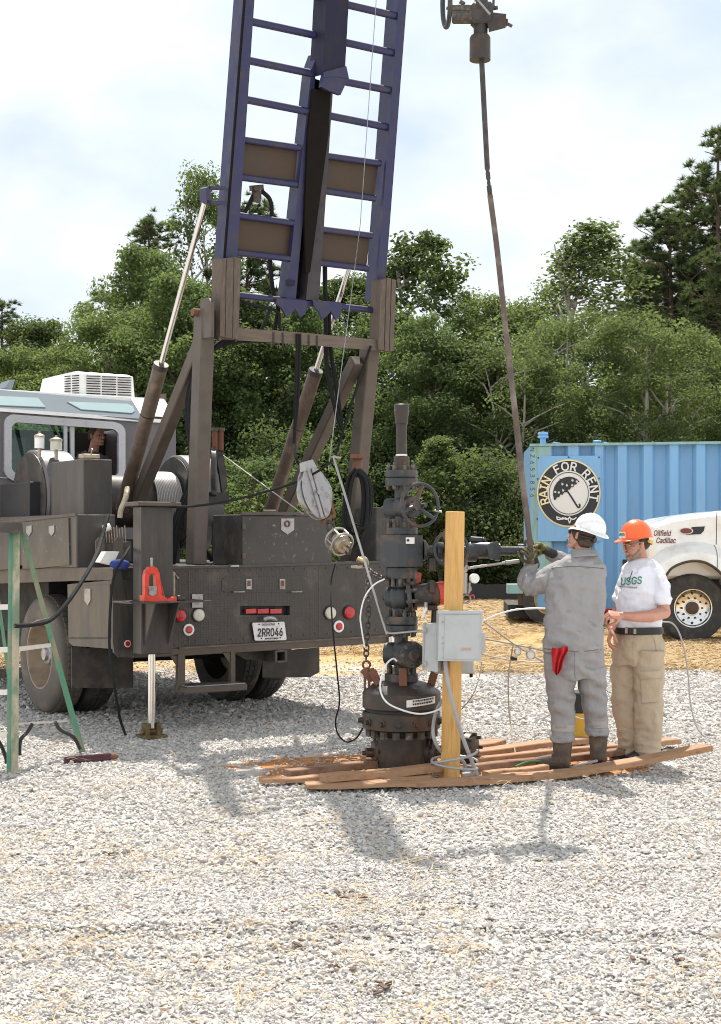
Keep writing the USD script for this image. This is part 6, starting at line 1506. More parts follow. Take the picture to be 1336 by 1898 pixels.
Ld.part('brace_bar', hullpts([lp_(x, y, d + e) for x, y, d in ((31, 1340, dl + 0.1), (134, 1333, dr_ - 0.05), (135, 1337, dr_ - 0.05), (31, 1345, dl + 0.1)) for e in (0, 0.02)]), 'ladder_aluminium')
for pts_ in ([(60, 1342), (50, 1358), (38, 1372), (36, 1400)], [(102, 1338), (112, 1353), (136, 1366), (148, 1388)]):
    Ld.part('foot_brace', tube(spl([lp_(x, y, dl + 0.12 + (x - 30) / 130 * 0.6) for x, y in pts_], 5), 0.014, 7), 'black')
Ld.part('foot_brace', tube(spl([lp_(x, y, dl + 0.2) for x, y in ((-20, 1350), (0, 1378), (10, 1402), (12, 1415))], 5), 0.014, 7), 'black')
line('rope', [Y(27, 1160, 9.85), Y(50, 1158, 10.0), Y(70, 1152, 10.1), Y(92, 1146, 10.2)], 0.008, 'grey_wood', 'grey cord tied between the rails of the green ladder', 'cord')
single('steel_bar', beam(G(119, 1410, 0.03), G(205, 1402, 0.03), 0.05, 0.035, ZZ), 'maroon_steel', 'dark maroon steel bar lying on the gravel by the ladder', 'bar')
single('steel_lump', vf(ball(G(210, 1402, 0.03), 0.03, 2, (1.3, 0.8, 0.8))), 'rust', 'small rusty lump at the right end of the maroon bar', 'scrap')
# ------------------------------------------------------------------ gauge lines between well and yard
dg = 11.6
gp = lambda px, py, dd=0.0: Y(px, py, dg + dd)
line('gauge_hose', [gp(895, 1151), gp(920, 1140), gp(950, 1131), gp(980, 1128), gp(1010, 1128), gp(1060, 1135, .2)], 0.007, 'white_hose', 'pale hose arching from the electrical box behind the man in grey', 'hose')
line('gauge_hose', [gp(896, 1152), gp(950, 1192), gp(1000, 1223), gp(1040, 1245)], 0.006, 'tube_steel', 'thin steel line slanting down to the right from the electrical box', 'tube')
line('gauge_hose', [gp(899, 1184), gp(950, 1194), gp(985, 1201), gp(1012, 1206), gp(1050, 1212)], 0.007, 'tube_steel', 'thin steel line carrying the two dial gauges', 'tube')
line('gauge_hose', [gp(893, 1212), gp(920, 1219), gp(960, 1225), gp(1010, 1228)], 0.005, 'tube_steel', 'lowest thin steel line behind the man in grey', 'tube')
line('gauge_riser', [gp(951, 1195), gp(946, 1225), gp(942, 1260), gp(943, 1310), gp(948, 1360, -0.3), G(956, 1400, 0.06)], 0.006, 'dull_brass', 'brown tube rising from the boards to the gauges', 'tube')
for px, py, r, lab in ((958, 1208, 6.5, 'smaller dial gauge, on the rising tube'), (982, 1214, 8.5, 'larger dial gauge hanging under the thin line')):
    t = Thing('dial_gauge', lab, 'gauge', 'dial gauges on the thin steel lines', base=gp(px, py))
    rr_ = r * dg / FPX
    t.part('case', lathe([(rr_ * 0.95, 0), (rr_, 0.01), (rr_, 0.03), (rr_ * 0.86, 0.034), (rr_ * 0.84, 0.028)], gp(px, py), nrm((0.15, -1, 0.1)), 24), 'bare_steel')
    t.part('dial', lathe([(rr_ * 0.84, 0.026), (rr_ * 0.84, 0.03)], gp(px, py), nrm((0.15, -1, 0.1)), 24), 'paper')
    t.part('stem', cyl(gp(px - 6 if r < 7 else px, py - (0 if r < 7 else 17)), gp(px, py), 0.008), 'bare_steel')
single('tube_valve', vf([cyl(gp(946, 1220), gp(952, 1220), 0.018), cyl(gp(950, 1220), gp(958, 1221), 0.012)]), 'black', 'small black valve knob on the rising tube below the gauges', 'valve')
line('yard_hose', [Y(1225, 1152, 11.2), Y(1245, 1155, 11.2), Y(1258, 1172, 11.2), Y(1268, 1205, 11.3), Y(1275, 1250, 11.4), Y(1279, 1300, 11.4), Y(1288, 1340, 11.5), G(1300, 1360, 0.02), G(1316, 1368, 0.02)], 0.0065, 'conduit', 'grey hose arching down to the gravel right of the orange hat man', 'hose')
line('yard_wire', [Y(1232, 1277, 13), Y(1280, 1278, 13), Y(1336, 1282, 13), Y(1400, 1285, 13)], 0.004, 'tube_steel', 'thin line running to the right edge over the gravel', 'wire')
# yellow pail
pb_ = Thing('pail', 'yellow pail with a dark top standing behind the grey trousers', 'pail', base=G(1072, 1374))
c = G(1072, 1374, 0.0)
pb_.part('body', lathe([(0.13, 0.0), (0.145, 0.24), (0.14, 0.24), (0.12, 0.02)], c, ZZ, 32), 'yellow_pail')
pb_.part('top', lathe([(0.14, 0.235), (0.147, 0.25), (0.147, 0.37), (0.13, 0.40)], c, ZZ, 32), 'black')
pb_.part('handle', tube(spl([c + [-0.14, -0.05, 0.3], c + [-0.05, -0.16, 0.22], c + [0.06, -0.16, 0.21], c + [0.14, -0.05, 0.3]], 6), 0.005), 'white_hose')

# ------------------------------------------------------------------ blue tank trailer behind the well
dk = 27.0
tl = Y(985, 826, dk)
TD = nrm((1, -0.055, 0))
TK = Plane((tl[0], tl[1], 0), TD, ZZ)
B2 = Thing('tank_trailer', 'light blue corrugated tank trailer with a round rain sign, at the edge of the wood', 'tank', base=(tl[0], tl[1], 0))
ztop, zbot = TK.pt(1200, 823)[2], TK.pt(1128, 1129)[2]
def tu(px, py=900): return TK.ab(px, py)[0]
def zx(v): return 970 + v / 3.65
edges = [195, 290, 380, 470, 548, 625, 705, 800, 880, 975, 1055, 1155, 1235]
prof = [(tu(zx(60)), 0.06), (tu(zx(188)), 0.06)]
e_ = [tu(zx(v)) for v in edges]
per = e_[-1] - e_[-3]
while e_[-1] < tu(1336) + 6: e_.append(e_[-2] + per)
inn = True
for k in range(len(e_) - 1):
    g_ = 0.03
    lev = -0.07 if inn else 0.06
    prof += [(e_[k] + g_, lev), (e_[k + 1] - g_, lev)]
    inn = not inn
xe = prof[-1][0]
front = [(0.0, -0.02), (0.03, 0.04)] + prof
poly_ = Polygon([(x, y_) for x, y_ in front] + [(xe, -2.5), (0.0, -2.5)])
m = trimesh.creation.extrude_polygon(poly_, ztop - zbot, engine='earcut')
v = np.asarray(m.vertices)
p3 = TK.p0 + v[:, :1] * TK.e1 + v[:, 1:2] * TK.n + (v[:, 2:3] + zbot) * ZZ
f = np.asarray(m.faces)
if np.dot(np.cross(TK.e1, TK.n), ZZ) < 0: f = f[:, ::-1]
B2.part('body', (p3, f), 'tank_blue', smooth=False)
B2.part('end_panel', TK.slab([(986, 829), (1020, 828), (1020, 1078), (990, 1078), (987, 1000)], 0.02, off=0.072), 'tank_green')
rx = TK.slab([(982, 823), (1600, 815), (1600, 820), (982, 827.5)], 0.2, off=0.09)
B2.part('top_rail', rx, 'tank_green')
for z0, z1 in ((205, 270), (545, 610), (870, 965), (1215, 1310)):
    B2.part('roof_rib', hullpts([TK.pt(zx(z0), 821) + TK.n * o for o in (0, -2.3)] + [TK.pt(zx(z0), 818.5) + TK.n * o for o in (-0.02, -2.3)] + [TK.pt(zx(z1), 822) + TK.n * o for o in (0, -2.3)]), 'tank_blue')
def vent(px, r, y0, y1, back):
    p = TK.pt(px, 826) - TK.n * back
    rr_ = r * p[1] / FPX
    h_ = (y0 - y1) * p[1] / FPX
    z_ = CAMH + (HY - y0) / FPX * p[1]
    B2.part('vent_cap', lathe([(rr_ * 0.55, 0), (rr_ * 0.55, h_ * 0.5), (rr_, h_ * 0.55), (rr_, h_ * 0.68), (rr_ * 0.85, h_ * 0.7), (rr_ * 0.85, h_ * 0.8), (rr_, h_ * 0.82), (rr_ * 0.8, h_), (0.01, h_ * 1.03)], np.array([p[0], p[1], z_]), ZZ, 28), 'tank_blue')
vent(1009, 10, 824, 801, 0.4); vent(1110, 8, 824, 816, 0.3)
# the sign
sg = B2.part('sign_board', TK.slab([(995, 846), (1112, 845), (1112, 1003), (996, 1003)], 0.02, off=0.085), 'tank_blue')
for x, y in ((997, 849), (1053, 848), (1109, 848), (996, 888), (1109, 887), (995, 962), (1050, 1001)):
    B2.part('sign_bolt', TK.circle(x, y, 1.5, 0.01, 0.094, n=12), 'ink', under=sg)
scx, scy, ra = 1053.0, 914.5, 58.5
rm = ra * TK.pt(scx, scy)[1] / FPX
S0 = np.array(TK.ab(scx, scy))
KY = 62.5 / 58.5
def sgn(poly, off, m, name):
    B2.part(name, TK.extrude(poly, 0.004, off), m, under=sg)
from shapely import affinity
def disc_(r, r_in=0.0):
    g_ = Point(0, 0).buffer(r * rm, quad_segs=16)
    if r_in: g_ = g_.difference(Point(0, 0).buffer(r_in * rm, quad_segs=16))
    return affinity.translate(affinity.scale(g_, 1, KY, origin=(0, 0)), *S0)
sgn(disc_(1.0), 0.094, 'sign_cream', 'sign_rim')
sgn(disc_(0.955), 0.100, 'sign_black', 'sign_ring')
sgn(disc_(0.665), 0.106, 'sign_white', 'sign_face')
sgn(disc_(0.625, 0.605), 0.112, 'sign_black', 'sign_line')
def sxy(v, w): return TK.ab(970 + v / 3.65, 780 + w / 3.65)
umb = Polygon([sxy(*p) for p in ((205, 538), (197, 505), (198, 475), (206, 445), (222, 420), (243, 400), (238, 390), (250, 396), (275, 384), (305, 379), (335, 384), (360, 397), (376, 414), (362, 417), (354, 432), (341, 434), (334, 450), (320, 450), (310, 467), (296, 468), (287, 486), (272, 484), (262, 502), (247, 500), (238, 518), (224, 518), (216, 534))])
drops = [Point(*sxy(a, b)).buffer(0.021) for a, b in ((260, 430), (290, 438), (328, 405), (326, 437), (212, 482), (236, 486), (265, 472), (357, 412))]
drops += [Polygon([sxy(a - 6, b - 14), sxy(a + 5, b - 2), sxy(a - 5, b + 3)]) for a, b in ((260, 430), (290, 438), (328, 405), (265, 472))]
sgn(umb.difference(unary_union(drops)), 0.112, 'sign_black', 'umbrella')
sgn(LineString([sxy(*p) for p in ((290, 472), (325, 524), (358, 577), (366, 587), (374, 585), (378, 576), (375, 566))]).buffer(0.016), 0.112, 'sign_black', 'umbrella_handle')
zig = LineString([sxy(*p) for p in ((222, 650), (226, 668), (243, 668), (262, 656), (285, 668), (296, 664), (308, 654), (320, 664), (335, 668), (352, 656))]).buffer(0.011)
sgn(unary_union([zig, LineString([sxy(*p) for p in ((222, 650), (240, 655), (258, 668), (280, 656), (298, 668), (308, 692), (318, 668), (308, 650), (300, 668))]).buffer(0.009)]), 0.106, 'sign_white', 'sign_waves')
def arc_text(txt, a0, a1, rad, h, m):
    for k, ch in enumerate(txt):
        if ch == ' ': continue
        a = a0 + (a1 - a0) * k / (len(txt) - 1)
        x, y_ = S0[0] + rad * rm * math.cos(a), S0[1] + rad * rm * math.sin(a) * KY
        mm = meshkit.text_mesh(ch, h, 0.004, True)
        vv = np.array(mm.vertices)
        vv[:, 0] -= (vv[:, 0].min() + vv[:, 0].max()) / 2; vv[:, 1] -= h / 2
        t = a - math.pi / 2
        q = np.stack([x + vv[:, 0] * math.cos(t) - vv[:, 1] * math.sin(t), y_ + vv[:, 0] * math.sin(t) + vv[:, 1] * math.cos(t)], 1)
        B2.part('sign_letter', (TK.to3(q, vv[:, 2] + 0.105), np.asarray(mm.faces)), m, under=sg)
D_ = math.radians
arc_text('RAIN', D_(197), D_(152), 0.80, 0.155, 'sign_cream')
arc_text('FOR', D_(118), D_(79), 0.80, 0.155, 'sign_white')
arc_text('RENT', D_(46), D_(-10), 0.80, 0.155, 'sign_white')
for k, ch in enumerate('NZ653856'):
    B2.part('number', TK.text(ch, 985.8 + 0.02 * k, 833 + 12.2 * k, 8.0, off=0.074, bold=False, tilt=-math.pi / 2), 'ink')
# running gear and lower edge
B2.part('chassis', obox(TK.pt(1200, 1135) - TK.n * 1.2 + TD * 1.0, TD * 3.6, TK.n * 1.0, ZZ * 0.12), 'dark_under')
B2.part('marker_strip', TK.slab([(1112, 1128), (1137, 1128), (1137, 1133), (1112, 1133)], 0.03, off=0.09), 'lens_red')
B2.part('rear_step', TK.slab([(940, 1083), (969, 1083), (969, 1100), (940, 1100)], 0.5, off=0.05), 'tank_green')
B2.part('step_post', TK.slab([(960, 1100), (969, 1100), (969, 1121), (960, 1121)], 0.06, off=0.0), 'hub_rusty')
wc_ = TK.pt(1018, 1110) + TK.n * 0.12
RT = 50 * wc_[1] / FPX
wheel(B2, 'wheel', np.array([wc_[0], wc_[1], RT - 0.01]), TK.n, RT, 0.3, RT * 0.58, 'tyre', 'rim_yellow', 'rim_yellow', dish=0.10, tread=False)
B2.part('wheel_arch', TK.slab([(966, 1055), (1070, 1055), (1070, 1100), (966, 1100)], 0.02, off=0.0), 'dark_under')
B2.part('dark_box', TK.slab([(1153, 1037), (1164, 1037), (1164, 1060), (1153, 1060)], 0.05, off=0.10), 'black')

# ------------------------------------------------------------------ white truck at the right edge
dw = K / 189.0
wb = Y(1281, 1189, dw)
WT = Thing('white_truck', 'white truck nosing in at the right edge, Oilfield Cadillac written on its hood', 'truck', base=(wb[0], wb[1], 0))
WP = Plane((wb[0], wb[1], 0), nrm((1, 0.03, 0)), ZZ)
def zz(x, y): return (1180 + x / 5.93, 900 + y / 5.93)
hood = [zz(*p) for p in ((160, 450), (172, 432), (220, 408), (400, 350), (600, 318), (880, 283), (1100, 262))] + [(1400, 1020), (1400, 1075), (1215, 1075), (1206, 1045), (1203.5, 1015), (1204, 985)]
hp = WP.poly(hood)
hs = hp.buffer(-0.07)
pts = []
for g_, off in ((hs, 0.0), (hp.buffer(-0.02), -0.06), (hp, -0.14), (hp, -1.7), (hs, -1.85)):
    c_ = np.array(g_.exterior.coords)[:-1]
    pts.append(WP.to3(c_, np.full(len(c_), off)))
WT.part('hood', hullpts(np.vstack(pts)), 'white_paint', smooth=40)
outer = [zz(*p) for p in ((140, 880), (160, 820), (190, 775), (300, 690), (450, 636), (600, 614), (760, 626), (860, 655), (980, 730), (1080, 850), (1130, 960))]
inner = [zz(*p) for p in ((260, 1010), (290, 960), (335, 905), (425, 858), (525, 830), (620, 826), (720, 850), (830, 920), (910, 1010), (960, 1120), (985, 1220))]
n_ = 30
def resample(pl):
    p = spl(np.array([[*q, 0] for q in pl]), 8)[:, :2]
    s = np.r_[0, np.cumsum(np.linalg.norm(np.diff(p, axis=0), axis=1))]
    return np.stack([np.interp(np.linspace(0, s[-1], n_), s, p[:, i]) for i in (0, 1)], 1)
A_, B_2 = resample(outer), resample(inner)
rows = []
for a, b in zip(A_, B_2):
    row = []
    for t, off in ((0.0, -0.02), (0.12, 0.10), (0.32, 0.20), (0.6, 0.26), (0.9, 0.28), (0.99, 0.27), (1.0, 0.24), (0.97, -0.2)):
        q = a + (b - a) * t
        row.append(WP.pt(*q) + WP.n * off)
    rows.append(row)
rows = np.array(rows)
k_ = rows.shape[1]
i, j = np.meshgrid(np.arange(n_ - 1), np.arange(k_ - 1), indexing='ij')
q = np.stack([i * k_ + j, i * k_ + j + 1, (i + 1) * k_ + j + 1, (i + 1) * k_ + j], -1).reshape(-1, 4)
WT.part('fender', (rows.reshape(-1, 3), q), 'white_paint', smooth=50)
WT.part('fender_seam', tube([p_ + WP.n * 0.004 for p_ in rows[19][:7]], 0.005, 6), 'ink')
lip = [WP.pt(*(a + (b - a) * 1.0)) + WP.n * 0.27 for a, b in zip(A_, B_2)]
WT.part('fender_trim', tube(lip, 0.022, 8), 'truck_dark')
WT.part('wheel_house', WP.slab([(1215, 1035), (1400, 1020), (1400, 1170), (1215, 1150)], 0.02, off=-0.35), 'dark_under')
WT.part('hood_seam', WP.slab([(1327.6, 949), (1328.8, 949), (1327.8, 1009), (1326.4, 1009)], 0.004, off=0.003), 'ink')
WT.part('lettering', WP.text('Oilfield', 1227, 988, 9.8, off=0.002, bold=True, squeeze=0.72, shear=0.18), 'script_red')
WT.part('lettering', WP.text('Cadillac', 1234, 1001.5, 9.8, off=0.002, bold=True, squeeze=0.72, shear=0.18), 'script_red')
WT.part('hood_vent', WP.slab([(1271, 991.5), (1282, 977), (1306, 975.5), (1304, 984), (1298, 990)], 0.008, off=0.006), 'sign_black')
vb2 = WP.poly([(1271, 993.5), (1280, 976), (1308.5, 973.5), (1306, 985), (1299.5, 991.8)])
WT.part('vent_trim', WP.extrude(vb2, 0.004, 0.003), 'sign_white')
ob = affinity.scale(Point(*WP.ab(1271, 984)).buffer(0.1, quad_segs=12), 1.13, 0.54)
em = WT.part('emblem', WP.extrude(ob, 0.006, 0.012), 'sign_white')
WT.part('emblem_face', WP.extrude(affinity.scale(ob, 0.84, 0.80), 0.006, 0.016), 'script_red', under=em)
WT.part('side_lamp', lathe([(0.085, 0), (0.08, 0.02), (0.05, 0.035)], WP.pt(1224, 1043) + WP.n * 0.02, WP.n, 20), 'lens_red')
RWt = 63.5 * dw / FPX
wheel(WT, 'wheel', np.array([wb[0], wb[1], RWt - 0.01]) + WP.n * 0.10, WP.n, RWt, 0.3, RWt * 0.56, 'tyre', 'rim_aluminium', 'hub_rusty', dish=0.06, holes=10, hubm='hub_rusty', lugs=10, tread=False)
WT.part('cab', obox(WP.pt(1520, 960) - WP.n * 0.95, WP.e1 * 0.7, WP.n * 0.95, ZZ * 1.1), 'white_paint')
WT.part('frame', obox(WP.pt(1400, 1130) - WP.n * 0.9, WP.e1 * 1.4, WP.n * 0.4, ZZ * 0.15), 'dark_under')
wheel(WT, 'wheel', np.array([wb[0], wb[1], RWt - 0.01]) - WP.n * 1.9, -WP.n, RWt, 0.3, RWt * 0.56, 'tyre', 'rim_aluminium', 'hub_rusty', dish=0.06, tread=False)

# ------------------------------------------------------------------ people
def mfd(mesh):
    v, f = vf(mesh)
    return Manifold(MMesh(np.asarray(v, np.float32), np.asarray(f, np.uint32)))
def chainhull(pts, rad, seg=20):
    """One tapering solid along a chain of joints."""
    ms = []
    for i in range(len(pts) - 1):
        a, b = [Manifold.sphere(float(r), seg).translate(tuple(map(float, p))) for p, r in ((pts[i], rad[i]), (pts[i + 1], rad[i + 1]))]
        ms.append(Manifold.batch_hull([a, b]))
    return ms
def loft(rings, n=36):
    """rings: (middle, half-width vector, half-depth vector), from end to end."""
    t = np.arange(n) / n * 2 * math.pi
    c, s = np.cos(t), np.sin(t)
    e = 0.85
    c, s = np.sign(c) * np.abs(c) ** e, np.sign(s) * np.abs(s) ** e
    v = np.vstack([np.asarray(m) + c[:, None] * np.asarray(a) + s[:, None] * np.asarray(b) for m, a, b in rings])
    k = len(rings)
    i, j = np.meshgrid(np.arange(k - 1), np.arange(n), indexing='ij')
    q = np.stack([i * n + j, i * n + (j + 1) % n, (i + 1) * n + (j + 1) % n, (i + 1) * n + j], -1).reshape(-1, 4)
    f = np.vstack([q[:, [0, 1, 2]], q[:, [0, 2, 3]]])
    v = np.vstack([v, rings[0][0], rings[-1][0]])
    jj = np.arange(n)
    f = np.vstack([f, np.stack([(jj + 1) % n, jj, np.full(n, k * n)], 1), np.stack([(k - 1) * n + jj, (k - 1) * n + (jj + 1) % n, np.full(n, k * n + 1)], 1)])
    tm = trimesh.Trimesh(v, f, process=False)
    if tm.volume < 0: f = f[:, ::-1]
    return v, f
def blend(parts, edge=0.018, it=12, wr_amp=0.0, wr_scale=(9, 9, 16), seed=0, folds=()):
    """Joins solids into one smooth skin and folds it like cloth where wanted."""
    ms = []
    for p in parts:
        if isinstance(p, list): ms += [x if hasattr(x, 'to_mesh') else mfd(x) for x in p]
        else: ms.append(p if hasattr(p, 'to_mesh') else mfd(p))
    from manifold3d import OpType
    m = Manifold.batch_boolean(ms, OpType.Add).refine_to_length(edge)
    v, f = vf(m)
    tm = trimesh.Trimesh(v, f, process=True)
    v0_ = np.array(tm.vertices)
    trimesh.smoothing.filter_taubin(tm, lamb=0.5, nu=0.52, iterations=it)
    v1_ = np.array(tm.vertices)
    bad = np.linalg.norm(v1_ - v0_, axis=1) > 0.018
    v1_[bad] = v0_[bad]
    tm.vertices = v1_
    if wr_amp:
        v = np.array(tm.vertices)
        n = np.array(tm.vertex_normals)
        q = v * np.array(wr_scale)
        w = meshkit.fbm(q + 2.5 * meshkit.fbm(v * 3.0, 2, seed + 3)[:, None], 3, seed)
        ridg = 1 - np.abs(2 * w - 1)
        d = wr_amp * (ridg - 0.75) * 2
        for (c, r, k, dr, amp) in folds:           # gathered folds round a bend: c where, r how far, k how many, dr across them
            g = np.exp(-((v - c) ** 2).sum(1) / r ** 2)
            d += amp * g * np.sin((v - c) @ np.asarray(dr) * k + 3 * w)
        tm.vertices = v + n * d[:, None]
        trimesh.smoothing.filter_taubin(tm, lamb=0.4, nu=0.42, iterations=2)
    return np.array(tm.vertices), np.array(tm.faces)
def hand(wrist, fwd, palm, curl=(0.5, 0.7, 0.5), scale=1.0, side=1, spread=0.10, thumb=0.5, fingers=True):
    """A palm with four unequal bent fingers and a thumb from its side. fwd: wrist to knuckles; palm: where the palm looks."""
    x = nrm(fwd); z = nrm(np.asarray(palm) - np.dot(palm, x) * x); y = np.cross(z, x) * side
    W_ = np.asarray(wrist, float)
    P = lambda a, b, c: W_ + scale * (a * x + b * y + c * z)
    S = lambda p, r: Manifold.sphere(float(r * scale), 14).translate(tuple(map(float, p)))
    ms = [Manifold.batch_hull([S(P(0, -0.018, 0), 0.016), S(P(0, 0.018, 0), 0.016), S(P(0.085, -0.032, 0), 0.0125), S(P(0.088, 0.0, 0.0), 0.0135), S(P(0.078, 0.034, 0), 0.0115), S(P(0.03, -0.03, 0.006), 0.017), S(P(0.035, 0.03, 0.005), 0.015)])]
    for i, (b, L, r) in enumerate(((-0.030, 0.94, 0.0098), (-0.010, 1.05, 0.0100), (0.0105, 1.0, 0.0096), (0.030, 0.80, 0.0085))):
        p = np.array([0.088 - 0.006 * abs(i - 1), b, 0.0]); a = 0.0
        sp = spread * (i - 1.4) / 1.5
        pts, rad = [p.copy()], [r * 1.12]
        for Lk, ck, rk in zip((0.044, 0.027, 0.021), curl, (1.0, 0.92, 0.78)):
            a += ck * (1 + 0.07 * i)
            p = p + L * Lk * np.array([math.cos(a) * math.cos(sp), math.sin(sp) * math.cos(a), math.sin(a)])
            pts.append(p.copy()); rad.append(r * rk)
        ms += chainhull([P(*q) for q in pts], [q * scale for q in rad], 14)
    t0 = np.array([0.022, -0.030, 0.006])
    t1 = t0 + 0.040 * np.array([0.62, -0.62, 0.30 + thumb * 0.5])
    t2 = t1 + 0.032 * np.array([0.80, -0.10 + 0.3 * thumb, 0.35 + thumb * 0.4])
    t3 = t2 + 0.024 * np.array([0.80, 0.25 * thumb + 0.05, 0.35 + thumb * 0.5])
    ms += chainhull([P(*q) for q in (t0, t1, t2, t3)], [0.0150 * scale, 0.0122 * scale, 0.0108 * scale, 0.0088 * scale], 14)
    return ms
def smoothhand(ms, edge=0.0045, it=6):
    return blend([ms], edge, it)
def head(c, fwd, up, s=1.0, jaw=0.0):
    """A head about c (middle of the skull). Returns the solids of the skin and a placing function P(forward, left, up)."""
    x = nrm(fwd); z = nrm(np.asarray(up) - np.dot(up, x) * x); y = np.cross(z, x)
    c = np.asarray(c, float)
    P = lambda a, b, d: c + s * (a * x + b * y + d * z)
    R_m = np.stack([x, y, z], 1)
    def ell(a, b, d, ra, rb, rd, sub=3):
        m = trimesh.creation.icosphere(sub, 1.0)
        return (np.asarray(m.vertices) * [ra * s, rb * s, rd * s]) @ R_m.T + P(a, b, d), np.asarray(m.faces)
    S = lambda a, b, d, r: Manifold.sphere(float(r * s), 16).translate(tuple(map(float, P(a, b, d))))
    H = lambda *q: Manifold.batch_hull([S(*k) for k in q])
    skin = [ell(-0.005, 0, 0.02, 0.098, 0.076, 0.098), ell(0.022, 0, -0.03, 0.070, 0.064, 0.085),
            H((0.045, 0.03, -0.095, 0.022), (0.045, -0.03, -0.095, 0.022), (0.078, 0.0, -0.10, 0.016), (0.01, 0.052, -0.06, 0.018), (0.01, -0.052, -0.06, 0.018)),
            H((0.080, 0.028, 0.022, 0.013), (0.080, -0.028, 0.022, 0.013), (0.086, 0, 0.02, 0.012)),
            H((0.088, 0, 0.008, 0.008), (0.112, 0, -0.030, 0.0095)), H((0.104, 0.012, -0.036, 0.0075), (0.104, -0.012, -0.036, 0.0075), (0.112, 0, -0.032, 0.009)),
            H((0.068, 0.042, -0.018, 0.016), (0.05, 0.055, -0.02, 0.014)), H((0.068, -0.042, -0.018, 0.016), (0.05, -0.055, -0.02, 0.014)),
            H((0.088, 0.018, -0.062, 0.0065), (0.093, 0, -0.060, 0.0075), (0.088, -0.018, -0.062, 0.0065)), H((0.087, 0.014, -0.073, 0.007), (0.091, 0, -0.074, 0.008), (0.087, -0.014, -0.073, 0.007)),
            H((0.082, 0.012, -0.103, 0.012), (0.082, -0.012, -0.103, 0.012))]
    for sy in (1, -1):
        skin += [H((-0.004, sy * 0.076, 0.012, 0.009), (-0.016, sy * 0.084, 0.010, 0.007), (-0.010, sy * 0.078, -0.03, 0.008), (0.002, sy * 0.074, -0.028, 0.006))]
    return skin, P, ell, S, H
def yproj(tri_v, tri_f, pts):
    """For points on lines of sight: where the sight first meets the surface."""
    tm = trimesh.Trimesh(tri_v, tri_f, process=False)
    d = pts - EYE
    d /= np.linalg.norm(d, axis=1, keepdims=True)
    loc, ir, _ = tm.ray.intersects_location(np.repeat(EYE[None], len(pts), 0), d, multiple_hits=False)
    out = pts.copy()
    out[ir] = loc
    return out

# ---- the man in the white hat, his back to us
d0 = 10.08
def w(px, py, dd=0.0): return Y(px, py, d0 + dd)
pxm = d0 / FPX
def trunk(rows, depthv=(0.10, 0.995, 0)):
    rings = []
    dv = nrm(depthv)
    for (py, x0, x1, hd, dd) in rows:
        a, b = w(x0, py, dd), w(x1, py, dd)
        rings.append(((a + b) / 2, (b - a) / 2, dv * hd))
    return loft(rings)
A1 = Thing('person', 'person in grey work clothes and white hard hat, seen from behind, holding the pipe', 'person', base=G(1070, 1425))
shirt = trunk([(1020, 1060, 1102, 0.075, 0.02), (1030, 1052, 1108, 0.095, 0.02), (1040, 1038, 1116, 0.115, 0.02), (1054, 1024, 1122, 0.13, 0.02), (1075, 1014, 1123.5, 0.145, 0.02), (1110, 1011, 1121.5, 0.15, 0.01), (1150, 1008.5, 1118, 0.15, 0.0), (1190, 1006.5, 1117.5, 0.155, 0.0), (1206, 1006.5, 1119, 0.16, 0.0), (1208, 1012, 1114, 0.15, 0.0)])
sleeve_l = chainhull([w(1040, 1062, 0.06), w(1012, 1076, 0.06), w(982, 1084, 0.12), w(974, 1079, 0.16)], [0.085, 0.086, 0.075, 0.062], 28) + chainhull([w(974, 1079, 0.16), w(980, 1060, 0.2), w(987, 1047, 0.22)], [0.063, 0.052, 0.043], 24)
sleeve_r = chainhull([w(1100, 1058, 0.08), w(1085, 1065, 0.2), w(1060, 1052, 0.36)], [0.085, 0.075, 0.062], 24) + chainhull([w(1060, 1052, 0.36), w(1036, 1035, 0.34), w(1022, 1028, 0.31)], [0.058, 0.048, 0.042], 24)
folds = [(w(985, 1082, 0.1), 0.09, 120, (1, 0, -0.4), 0.010), (w(1090, 1160, -0.15), 0.12, 60, (0.5, 0, 1), 0.010), (w(1030, 1110, -0.12), 0.14, 55, (0.9, 0, 0.5), 0.010), (w(1060, 1195, -0.15), 0.20, 55, (0.2, 0, 1), 0.005)]
sv = blend([[mfd(shirt)], sleeve_l, sleeve_r], 0.013, 10, 0.017, (8, 8, 11), 4, folds)
body_parts = [chainhull([w(1080, 1008, 0.03), w(1080, 1032, 0.02), w(1070, 1110, 0.0), w(1063, 1200, 0.0)], [0.055, 0.06, 0.10, 0.10], 24), chainhull([w(1084, 1064, 0.06), w(1050, 1064, 0.06)], [0.035, 0.035]),
              chainhull([w(1045, 1062, 0.06), w(978, 1080, 0.14), w(988, 1042, 0.22)], [0.045, 0.036, 0.026]), chainhull([w(1095, 1058, 0.08), w(1060, 1052, 0.36), w(1016, 1024, 0.30)], [0.045, 0.036, 0.026]),
              chainhull([w(1040, 1205), w(1040, 1290), w(1043, 1400)], [0.08, 0.055, 0.035]), chainhull([w(1088, 1205), w(1100, 1285, 0.05), w(1108, 1390, 0.15)], [0.08, 0.055, 0.035])]
hc1 = w(1078, 992, 0.03)
hf, hu = nrm((-0.72, 0.62, 0.20)), nrm((0.24, -0.05, 1))
hs1, HP, hell, HS, HH = head(hc1, hf, hu, 0.93)
body = blend(body_parts + [hs1], 0.012, 5)
bp_ = A1.part('body', body, 'skin')
A1.part('shirt', sv, 'cloth_grey')
A1.part('hair', blend([[mfd(hell(-0.014, 0, 0.018, 0.098, 0.083, 0.10)), HH((-0.05, 0.05, -0.05, 0.035), (-0.05, -0.05, -0.05, 0.035), (-0.062, 0, -0.065, 0.03))]], 0.012, 4, 0.003, (30, 30, 12), 2), 'hair_brown')
